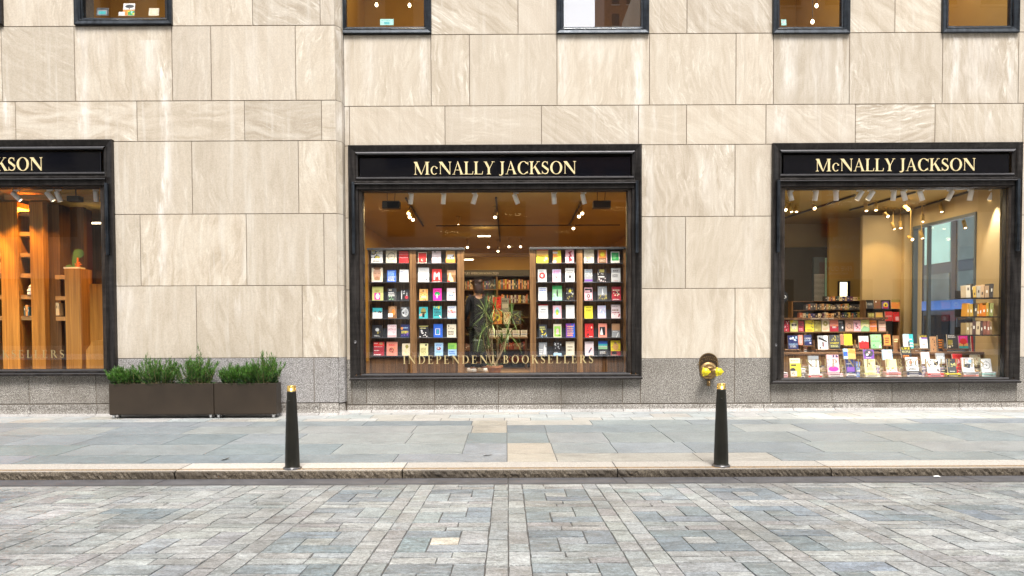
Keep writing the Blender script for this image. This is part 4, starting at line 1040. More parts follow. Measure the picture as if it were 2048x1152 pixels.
# ---- track spotlights
_sp = {}
def spot_head(px, py, Y, tilt, lab, group, mat='white_paint', face=0, ln=.19, r=.045, trackz=None, toward=0.0):
    """cylinder head centred at the pixel, tilt in degrees sideways; toward = how far the lens faces the street"""
    c = P(px, py, Y); key = (mat, round(ln, 3), round(r, 3))
    t = empty('track_spotlight', (c.x, c.y, c.z), lab, 'spotlight', group)
    rot = (R(toward), R(tilt), 0)
    if key not in _sp:
        m = MB(); m.lathe([(r * .9, ln / 2), (r, ln / 2 - .01), (r, -ln / 2), (r * .88, -ln / 2), (r * .86, -ln / 2 + .02)], 0, 0, 0, 20, cap=False); m.lathe([(r * .9, ln / 2), (.004, ln / 2 + .001)], 0, 0, 0, 20, cap=False)
        h = m.build('housing', mat, t)
        m = MB(); m.lathe([(r * .85, -ln / 2 + .014), (.002, -ln / 2 + .0138)], 0, 0, 0, 18, cap=False); l = m.build('lens', 'bulb', t)
        _sp[key] = (h, l)
    else:
        h = _sp[key][0].copy(); l = _sp[key][1].copy()
        for o in (h, l): COL.objects.link(o); o.parent = t
    h.rotation_euler = rot; l.rotation_euler = rot
    if trackz:
        m = MB(); m.tube([(0, 0, 0), (0, 0, trackz - c.z)], .008, 6); m.box(-.05, .05, -.02, .02, trackz - c.z - .025, trackz - c.z); m.build('stem', mat, t)
    return t
def track(p0, p1, lab, mat='black', g='light tracks on the ceiling'):
    m = MB(); d = (Vector(p1) - Vector(p0)); s = d.cross(Vector((0, 0, 1))).normalized() * .018; a, b = Vector(p0), Vector(p1); u = Vector((0, 0, .03))
    m.add([a - s, a + s, a + s + u, a - s + u, b - s, b + s, b + s + u, b - s + u], [(0, 1, 2, 3), (7, 6, 5, 4), (0, 4, 5, 1), (1, 5, 6, 2), (2, 6, 7, 3), (3, 7, 4, 0)])
    return tag(m.build('light_track', mat), lab, 'light track', g)

YT = .55
tz = zl(385, 1000, YT)
track((P(728, 385, YT).x, YT, tz), (P(1252, 385, YT).x, YT, tz), 'pale light track just inside the middle shop window', 'steel_grey')
ordn = ['first', 'second', 'third', 'fourth', 'fifth', 'sixth', 'seventh', 'eighth', 'ninth', 'tenth', 'eleventh']
for i, (px, tl) in enumerate(((822, 8), (887, 6), (949, 18), (1032, -22), (1108, -4), (1167, -14))):
    spot_head(px, 398, YT, tl, f'white cylinder spotlight, {ordn[i]} from left on the middle window track', 'white spotlights in the shop windows', trackz=tz, toward=12)
tzr = zl(380, 1790, YT)
track((P(1570, 380, YT).x, YT, tzr), (P(2004, 380, YT).x, YT, tzr), 'pale light track just inside the right shop window', 'steel_grey')
for i, (px, tl) in enumerate(((1581, -20), (1631, 4), (1672, -8), (1719, 28), (1741, 30), (1787, 0), (1808, -24), (1842, -26), (1900, 22), (1941, 4), (1984, 22))):
    spot_head(px, 391, YT, tl, f'white cylinder spotlight, {ordn[i]} from left on the right window track', 'white spotlights in the shop windows', trackz=tzr, toward=12)
YTL = .35
tzl = zl(379, 100, YTL)
track((P(-200, 379, YTL).x, YTL, tzl), (P(200, 379, YTL).x, YTL, tzl), 'pale light track just inside the left shop window', 'steel_grey')
for i, (px, tl) in enumerate(((33, -42), (100, -34), (117, -14), (192, 3))):
    spot_head(px, 393, YTL, tl, f'white cylinder spotlight, {ordn[i]} from left in the left window', 'white spotlights in the shop windows', trackz=tzl, toward=12)
m = MB(); c = P(152, 397, YTL); m.box(c.x - .13, c.x + .10, YTL - .08, YTL + .08, c.z - .06, c.z + .04, .01); m.tube([(c.x, YTL, c.z + .04), (c.x, YTL, tzl)], .01, 6)
tag(m.build('floodlight', 'black'), 'black box floodlight hanging from the left window track', 'floodlight')
m = MB(); m.box(-9.4, -7.0, .7, .72, 3.98, 4.08); m.build('soffit', 'oak_x').hide_render = False
tag(bpy.data.objects['soffit'], kind='structure')
for px, py, lab in ((783, 410.5, 'black box speaker hanging at the left of the middle window'), (1203, 410, 'black box speaker hanging at the right of the middle window')):
    c = P(px, py, .9); m = MB(); m.box(c.x - .165, c.x + .165, .8, .98, c.z - .07, c.z + .07, .008); m.tube([(c.x - .08, .9, c.z + .07), (c.x - .08, .9, CZ)], .006, 6); m.tube([(c.x + .06, .9, c.z + .07), (c.x + .07, .9, CZ)], .006, 6)
    tag(m.build('speaker', 'black'), lab, 'speaker', 'hanging speakers')
# inner spotlights: dull housings with lit ends
def inner(px, py, Y, tl, tw, lab, sc=1.0): return spot_head(px, py, Y, tl, lab, 'lit spotlights deeper in the shop', 'wall_in', trackz=CZ - .0, toward=tw, ln=.2, r=.040)
IN = [(819, 424, 2.2, 12, -60, 'lit spotlight on the slanting left track, nearest the glass'), (821, 431, 2.6, 10, -60, 'lit spotlight second on the slanting left track'), (825, 436, 3.0, -20, -55, 'lit spotlight third on the slanting left track'),
      (991, 430, 2.6, 8, -50, 'lit spotlight on the central ceiling track'), (917, 441, 4.0, 0, -8, 'short lit ceiling spotlight left of centre'), (1163, 424, 2.2, -10, -62, 'lit spotlight nearest the glass on the right slanting track'),
      (1158, 430, 2.7, 12, -60, 'lit spotlight second on the right slanting track'), (1147, 454, 4.2, 10, -60, 'lit spotlight farthest on the right slanting track'),
      (935, 492, 8.2, 0, -58, 'lit spotlight above the left bookcase end'), (977, 491, 8.2, 0, -52, 'lit spotlight second in the far row'), (996, 499, 8.8, 0, -50, 'small lit spotlight in the middle of the far row'), (1018, 491, 8.2, 0, -60, 'lit spotlight fourth in the far row'), (1041, 491, 8.2, 0, -60, 'lit spotlight at the right end of the far row')]
for a in IN: inner(*a)
def ctrack(a, b, lab, z=CZ - .035): track((P(*a).x, a[2], z), (P(*b).x, b[2], z), lab, 'dark_wall')
ctrack((812, 400, 1.4), (846, 400, 5.5), 'dark track slanting away at the left of the middle ceiling'); ctrack((992, 400, 1.4), (1000, 400, 9), 'dark central track running away from the middle window')
ctrack((1168, 400, 1.4), (1138, 400, 5.5), 'dark track slanting away at the right of the middle ceiling')
m = MB(); zt = zl(452, 1000, 4.6); m.box(P(872, 452, 4.6).x, P(1240, 452, 4.6).x, 4.6, 4.63, zt, zt + .025); tag(m.build('ceiling_rail', 'dark_wall'), 'thin dark rail across the middle shop ceiling', 'rail')
m = MB(); y = 8.0; z0 = zl(513, 1000, y); z1 = zl(506, 1000, y); m.box(-3.5, 3.3, y, y + .15, z0, z1); tag(m.build('ceiling_beam', 'red_dark' if False else 'walnut_x'), 'dark red beam crossing behind the far bookcases', 'beam')
# slot lights
for px, py, Y, lab in ((968, 472, 6.0, 'small white linear light on the middle ceiling'), (935, 519, 7.5, 'bright strip light just right of the left display case')):
    c = P(px, py, Y); m = MB(); m.box(c.x - .16, c.x + .16, Y, Y + .06, c.z - .012, c.z + .012); tag(m.build('strip_light', 'bulb'), lab, 'strip light', 'strip lights')

# ------------------------------------------------------------------ books
C = dict(W=(.82, .82, .80), K=(.02, .02, .025), R=(.70, .03, .03), r=(.40, .03, .05), P=(.85, .50, .55), p=(.80, .68, .70), M=(.80, .03, .35), Y=(.88, .74, .05), y=(.83, .78, .40), O=(.85, .30, .06), o=(.80, .45, .15),
         G=(.04, .35, .10), g=(.30, .55, .30), L=(.30, .60, .10), T=(.05, .42, .45), t=(.35, .70, .62), B=(.03, .13, .60), b=(.40, .62, .82), N=(.02, .03, .12), V=(.20, .08, .40), v=(.62, .58, .75), C=(.80, .72, .55), c=(.76, .66, .46), D=(.06, .065, .075),
         S=(.30, .32, .34), s=(.55, .57, .58), E=(.25, .12, .05), e=(.48, .27, .14), F=(.85, .30, .22), A=(.35, .30, .08), Q=(.62, .63, .22), H=(.60, .36, .25))
NB = [0]
def cover_shapes(mb, x0, x1, z0, z1, y, des, r):
    W_, H_ = x1 - x0, z1 - z0; k = 0
    def X(u): return x0 + u * W_
    def Z(v): return z0 + v * H_
    for d in des:
        k += 1; yy = y - .0006 * k; q = d[0]; mb.col = C[d[-1]]
        if q == 'R': mb.add([(X(d[1]), yy, Z(d[2])), (X(d[3]), yy, Z(d[2])), (X(d[3]), yy, Z(d[4])), (X(d[1]), yy, Z(d[4]))], [(0, 1, 2, 3)])
        elif q == 'E':
            n = 18; mb.add([(X(d[1] + d[3] * math.cos(6.2832 * i / n)), yy, Z(d[2] + d[4] * math.sin(6.2832 * i / n))) for i in range(n)], [list(range(n))])
        elif q == 'O':
            n = 24; v = []
            for rr in (d[3], d[3] - d[4]):
                v += [(X(d[1] + rr * math.cos(6.2832 * i / n)), yy, Z(d[2]) + rr * W_ * math.sin(6.2832 * i / n)) for i in range(n)]
            mb.add(v, [(i, (i + 1) % n, n + (i + 1) % n, n + i) for i in range(n)])
        elif q == 'P': mb.add([(X(u), yy, Z(v)) for u, v in d[1]], [list(range(len(d[1])))])
        elif q == 'T':
            vs, fs = sans(d[1]); mb.add([(X(d[2] + (d[4] - d[2]) * u), yy, Z(d[3] + (d[5] - d[3]) * v)) for u, v in vs], fs)
        elif q == 'L':        # lines of tiny lettering
            n = d[5]; hh = (d[4] - d[2]) / n
            for i in range(n):
                a = d[1]; z_ = d[2] + i * hh; e = d[3] - r.uniform(0, .25) * (d[3] - d[1])
                while a < e:
                    b = min(a + r.uniform(.04, .16), e); mb.add([(X(a), yy, Z(z_)), (X(b), yy, Z(z_)), (X(b), yy, Z(z_ + hh * .55)), (X(a), yy, Z(z_ + hh * .55))], [(0, 1, 2, 3)]); a = b + .035
        elif q == 'X':        # scattered irregular patches
            for i in range(d[5]):
                cx, cz = r.uniform(d[1], d[3]), r.uniform(d[2], d[4]); rr = r.uniform(.04, .12); n = 7; a0 = r.uniform(0, 6)
                pl = []
                for j in range(n):
                    w_ = rr * r.uniform(.4, 1.2); a = a0 + 6.2832 * j / n; pl.append((min(1, max(0, cx + w_ * math.cos(a))), min(1, max(0, cz + w_ * .75 * math.sin(a)))))
                mb.add([(X(u), yy - .00002 * i, Z(v)) for u, v in pl], [list(range(n))])
def book(x0p, x1p, ytp, Y, zb, base, des, lab, group, th=.028, tilt=-7, mir=1, zspin=0.0):
    ym = ytp + 12; a, b = P(x0p, ym, Y).x, P(x1p, ym, Y).x; h = zl(ytp, (x0p + x1p) / 2, Y) - zb; w_ = b - a
    r = random.Random(int(x0p * 7 + ytp)); m = MB(); c = C[base]
    m.col = c; hx = w_ / 2
    m.box(-hx, hx, 0, .003, 0, h, .0008)                        # front board
    m.box(-hx, hx, th - .003, th, 0, h, .0008)
    sp = -1 if (a + b) / 2 > 0 else 1                          # spine on the far side of the view
    m.box(min(-sp * hx, -sp * (hx - .003)), max(-sp * hx, -sp * (hx - .003)), .003, th - .003, 0, h)
    m.col = (.76, .72, .62); m.box(-hx + .003, hx - .003, .003, th - .003, .003, h - .003)
    m.box(*( (hx - .003, hx - .001) if sp > 0 else (-hx + .001, -hx + .003)), .003, th - .003, .003, h - .003)
    cover_shapes(m, -hx, hx, 0, h, 0, des, r)
    o = m.build('book', 'cover'); o.location = ((a + b) / 2, Y, zb + .001); o.rotation_euler = (R(tilt), 0, zspin)
    NB[0] += 1
    return tag(o, lab, 'book', group)

# middle window: two display cases
YC = .62
shelfy = (526, 564, 601, 637, 675, 711.5)
def case(x0, x1, cols, side, ytop=495):
    X0, X1 = P(x0, 600, YC).x, P(x1, 600, YC).x; zt = zl(ytop, 1000, YC); z0 = FZ
    t = empty('display_case', ((X0 + X1) / 2, YC + .2, z0), f'walnut display case of face-out books, {side} side of the middle window', 'display case', 'walnut display cases'); ox = (X0 + X1) / 2; oy = YC + .2
    m = MB(); d = .12                                        # panels behind and the uprights
    m.box(X0 - ox, X1 - ox, YC + .13 - oy, YC + .16 - oy, 0, zt - z0 - .04)
    m.build('back_panel', 'walnut', t)
    edges = [x0] + [v for c in cols for v in c] + [x1]
    for i in range(0, len(edges), 2):
        a, b = P(edges[i], 600, YC).x + (.004 if i else 0), P(edges[i + 1], 600, YC).x - (0.004 if i + 1 < len(edges) - 1 else 0)
        m = MB(); m.box(a - ox, b - ox, YC - oy, YC + .129 - oy, 0, zt - z0 - .0415, .003); m.build('upright', 'walnut_light', t)
    m = MB(); m.box(X0 - .01 - ox, X1 + .01 - ox, YC - .03 - oy, YC + .17 - oy, zt - z0 - .04, zt - z0, .003); m.build('top_cap', 'steel_grey', t)
    xs = []
    for (ca, cb) in cols:
        a, b = P(ca, 600, YC).x, P(cb, 600, YC).x
        for k, sy in enumerate(shelfy):
            z = zl(sy, (ca + cb) / 2, YC)
            m = MB(); m.box(a + .006 - ox, b - .006 - ox, YC - .02 - oy, YC + .105 - oy, z - z0 - .014, z - z0, .002)
            m.box(a + .03 - ox, b - .03 - ox, YC + .106 - oy, YC + .125 - oy, z - z0, z - z0 + .17)
            m.build('shelf', 'steel_grey', t)
        z = zl(shelfy[-1], (ca + cb) / 2, YC) - z0
        m = MB(); m.box(a + .001 - ox, b - .001 - ox, YC + .03 - oy, YC + .05 - oy, 0, z - .05); m.build('lower_panel', 'walnut', t)
    return t
case(736, 928, [(738.5, 819), (833, 914)], 'left'); case(1060, 1252.5, [(1072, 1153), (1166, 1247)], 'right')
rowname = ['top', 'second', 'third', 'fourth', 'fifth', 'bottom']
LC = [
 [(742, 765, 497, 'W', [('X', .05, .35, .8, .95, 14, 'N'), ('X', .1, .3, .7, .95, 10, 'Y'), ('L', .2, .08, .8, .2, 2, 'K')], 'white book with navy and yellow scribbles'),
  (771.7, 793, 499.5, 'C', [('O', .5, .5, .36, .04, 'K'), ('E', .5, .5, .04, .03, 'K'), ('L', .8, .75, .88, .95, 4, 'E')], 'cream book with one thin black ring'),
  (798, 816.7, 502, 'R', [('R', 0, .44, 1, .48, 'P'), ('R', 0, .72, 1, .74, 'P'), ('R', 0, .88, 1, .90, 'P'), ('L', .1, .08, .9, .4, 6, 'r')], 'red book with thin pale stripes'),
  (836, 853, 503.7, 'C', [('R', .05, .03, .97, .92, 'R'), ('E', .5, .27, .14, .10, 'C'), ('E', .57, .29, .11, .08, 'R')], 'red book with cream edge and small crescent'),
  (863.8, 881.7, 501.6, 'p', [('E', .65, .28, .12, .08, 'S'), ('R', .25, .88, .4, .98, 'K'), ('L', .4, .5, .7, .54, 1, 'P')], 'pale pink book with small grey blot'),
  (891.8, 910, 501, 'o', [('R', .0, .0, 1, .3, 'O'), ('R', .15, .32, .85, .68, 'W'), ('X', .2, .35, .85, .6, 5, 'K')], 'orange book with white box of black figures')],
 [(743, 765, 535, 'C', [('E', .5, .55, .36, .42, 'H'), ('E', .5, .95, .34, .10, 'E'), ('R', .25, .12, .75, .3, 'H'), ('E', .5, .25, .26, .12, 'e'), ('R', .25, .58, .42, .61, 'E'), ('R', .58, .58, .75, .61, 'E'), ('R', .4, .33, .6, .36, 'r'), ('R', .05, 0, .95, .08, 'p')], 'cream book with large bearded face on cover'),
  (774, 791.7, 540, 'B', [('L', .1, .55, .9, .95, 4, 'b'), ('L', .1, .08, .95, .5, 4, 'W')], 'royal blue book with white lines of lettering'),
  (799, 817, 539, 'W', [('L', .1, .82, .4, .9, 1, 'B'), ('L', .1, .45, .9, .8, 4, 's'), ('L', .2, .12, .8, .35, 3, 's')], 'plain white book with faint grey lettering'),
  (836, 857.7, 535, 'W', [('T', 'Atomic', .06, .52, .94, .68, 'E'), ('T', 'Habits', .1, .30, .9, .46, 'E'), ('E', .8, .16, .08, .055, 'K'), ('L', .2, .8, .8, .92, 2, 's'), ('L', .1, .03, .6, .06, 1, 'O')], 'off-white book titled Atomic Habits with black dot'),
  (864, 883, 538, 'R', [('P', [(.15, .15), (.3, .15), (.38, .5), (.5, .35), (.62, .5), (.7, .15), (.85, .15), (.8, .75), (.68, .8), (.5, .55), (.32, .8), (.2, .75)], 'P'), ('L', .2, .85, .9, .97, 1, 'r'), ('L', .1, .0, .9, .07, 1, 'W')], 'red book with pink joined hands'),
  (894, 911, 540, 'e', [('R', 0, 0, 1, .6, 'E'), ('P', [(.1, .02), (.75, .02), (.7, .3), (.5, .5), (.42, .78), (.25, .75), (.2, .45)], 'y'), ('E', .2, .06, .16, .08, 'R')], 'mauve and brown book with pale seated figure')],
 [(744, 766, 573, 'Q', [('R', .2, .05, .75, .55, 'M'), ('E', .5, .3, .18, .2, 'W'), ('E', .5, .5, .09, .07, 'P'), ('L', .25, .62, .75, .8, 2, 'A')], 'lime book with pink panel and white figure'),
  (775, 792, 576.6, 'D', [('L', .15, .82, .6, .97, 1, 'C'), ('L', .1, .35, .85, .75, 3, 'W'), ('X', .1, .03, .9, .35, 8, 'g')], 'black book with white title over green plants'),
  (802, 819, 579, 'K', [('X', .3, .4, .7, .85, 7, 's'), ('E', .65, .28, .2, .15, 'r'), ('R', .02, .1, .12, .9, 's')], 'black book with grey figure and dark red disc'),
  (838.8, 855.5, 578, 'o', [('X', 0, 0, 1, 1, 16, 'E'), ('X', 0, .3, 1, 1, 8, 'O'), ('L', .2, .25, .9, .4, 2, 'W')], 'orange brown book with mottled animal pattern'),
  (866, 883, 576.6, 'M', [('E', .5, .55, .32, .17, 'G'), ('R', .42, .2, .52, .5, 'W'), ('L', .2, .82, .8, .9, 1, 'r')], 'magenta book with one green tree'),
  (893.6, 911, 576, 'p', [('E', .5, .45, .28, .1, 'N'), ('E', .5, .48, .2, .1, 'b'), ('E', .8, .62, .07, .05, 'A')], 'pale pink book with small blue cloud')],
 [(745, 764, 615.8, 'W', [('R', 0, .6, 1, 1, 'T'), ('X', .1, .48, .9, .7, 8, 'D'), ('L', .4, .1, .7, .3, 3, 's')], 'teal and white book with dark birds'),
  (776, 793, 612, 'E', [('E', .5, .6, .42, .38, 'e'), ('E', .62, .5, .2, .25, 'O'), ('R', 0, .1, .55, .4, 'W')], 'brown portrait book with white square'),
  (801, 819, 613.4, 'D', [('E', .5, .5, .38, .36, 's'), ('E', .6, .5, .2, .28, 'S'), ('L', .1, .86, .8, .95, 1, 'W'), ('X', .2, .4, .8, .7, 5, 'K')], 'black and white portrait book with white title'),
  (838, 855.5, 613.7, 'T', [('E', .5, .62, .3, .3, 'A'), ('R', .38, .1, .62, .45, 'K'), ('R', .2, .48, .8, .56, 'K'), ('E', .2, .3, .14, .1, 'F')], 'turquoise book with dark green head'),
  (866, 883, 612, 'T', [('L', .12, .2, .9, .8, 5, 'K'), ('X', .1, .8, .9, 1, 7, 'Y'), ('X', .0, .0, 1, .2, 4, 'W')], 'turquoise book with heavy black lettering'),
  (895, 912, 612, 'W', [('T', 'HEART', .08, .8, .92, .96, 'B'), ('X', .1, .35, .9, .7, 9, 'O'), ('T', 'BONES', .1, .42, .9, .58, 'M'), ('R', 0, 0, 1, .12, 'b')], 'white book titled Heart Bones in blue and orange')],
 [(744.5, 764, 650, 'K', [('E', .5, .62, .2, .14, 's'), ('X', .5, .3, .8, .5, 3, 'A'), ('L', .2, .08, .8, .2, 2, 's')], 'black book with small white and gold emblem'),
  (775, 792.5, 649.4, 'p', [('T', 'IT ENDS', .06, .8, .94, .95, 'r'), ('T', 'WITH US', .06, .56, .94, .72, 'r'), ('X', .3, .2, .9, .6, 8, 'P'), ('T', 'HOOVER', .06, .03, .94, .17, 'r')], 'pale pink book titled It Ends With Us'),
  (801, 819, 649, 'N', [('L', .2, .7, .85, .85, 1, 'b'), ('E', .15, .7, .14, .1, 'O'), ('L', .1, .32, .9, .55, 2, 'Y'), ('X', .1, .0, .9, .3, 5, 'V')], 'navy book with blue and yellow lettering'),
  (838, 856, 650, 'K', [('R', 0, .86, 1, .94, 'A'), ('X', .05, .05, .95, .6, 14, 'W'), ('L', .1, .72, .9, .82, 1, 'y')], 'black book with crowd of white figures'),
  (867, 885, 648, 'B', [('R', .2, .2, .72, .66, 'W'), ('R', .26, .24, .66, .62, 'B'), ('R', .36, .3, .56, .56, 'T')], 'bright blue book with white frame'),
  (894, 912, 648.6, 'C', [('T', 'A Few', .1, .62, .8, .76, 'K'), ('L', .1, .2, .85, .52, 3, 'K'), ('E', .18, .87, .08, .05, 'K')], 'cream book with handwritten black title')],
 [(747, 768, 683.4, 'r', [('R', .0, .68, 1, .98, 'R'), ('E', .7, .86, .18, .1, 'e'), ('L', .05, .62, .95, .68, 1, 'W'), ('L', .05, .86, .45, .94, 1, 'W'), ('L', .05, .34, .6, .44, 1, 'W'), ('L', .05, .03, .9, .16, 1, 'W')], 'maroon book with banded white lettering'),
  (773, 794.5, 683.4, 'F', [('O', .45, .4, .22, .07, 'E'), ('X', .3, .2, .6, .5, 4, 'r'), ('E', .75, .55, .07, .05, 'O'), ('L', .2, .7, .8, .85, 2, 'R')], 'coral book with dark outlined figure'),
  (804, 820, 687, 'c', [('X', .1, .1, .9, .9, 12, 'Q'), ('X', .1, .1, .9, .9, 8, 'C'), ('E', .6, .75, .2, .15, 'A')], 'sepia book with faded photograph'),
  (839.5, 856, 687, 'y', [('E', .75, .88, .12, .09, 'K'), ('L', .12, .1, .9, .7, 5, 'A')], 'pale yellow book with black dot at top'),
  (869, 886, 685.6, 'b', [('L', .15, .75, .85, .9, 2, 'B'), ('E', .5, .55, .25, .12, 'r'), ('E', .45, .58, .12, .06, 'W'), ('L', .2, .25, .8, .35, 1, 'T')], 'pale blue book with dark red emblem'),
  (896, 913, 686, 'b', [('R', 0, .5, 1, 1, 'L'), ('L', .12, .56, .9, .9, 3, 'G'), ('L', .12, .1, .9, .42, 2, 'B')], 'book half green, half sky blue')]]
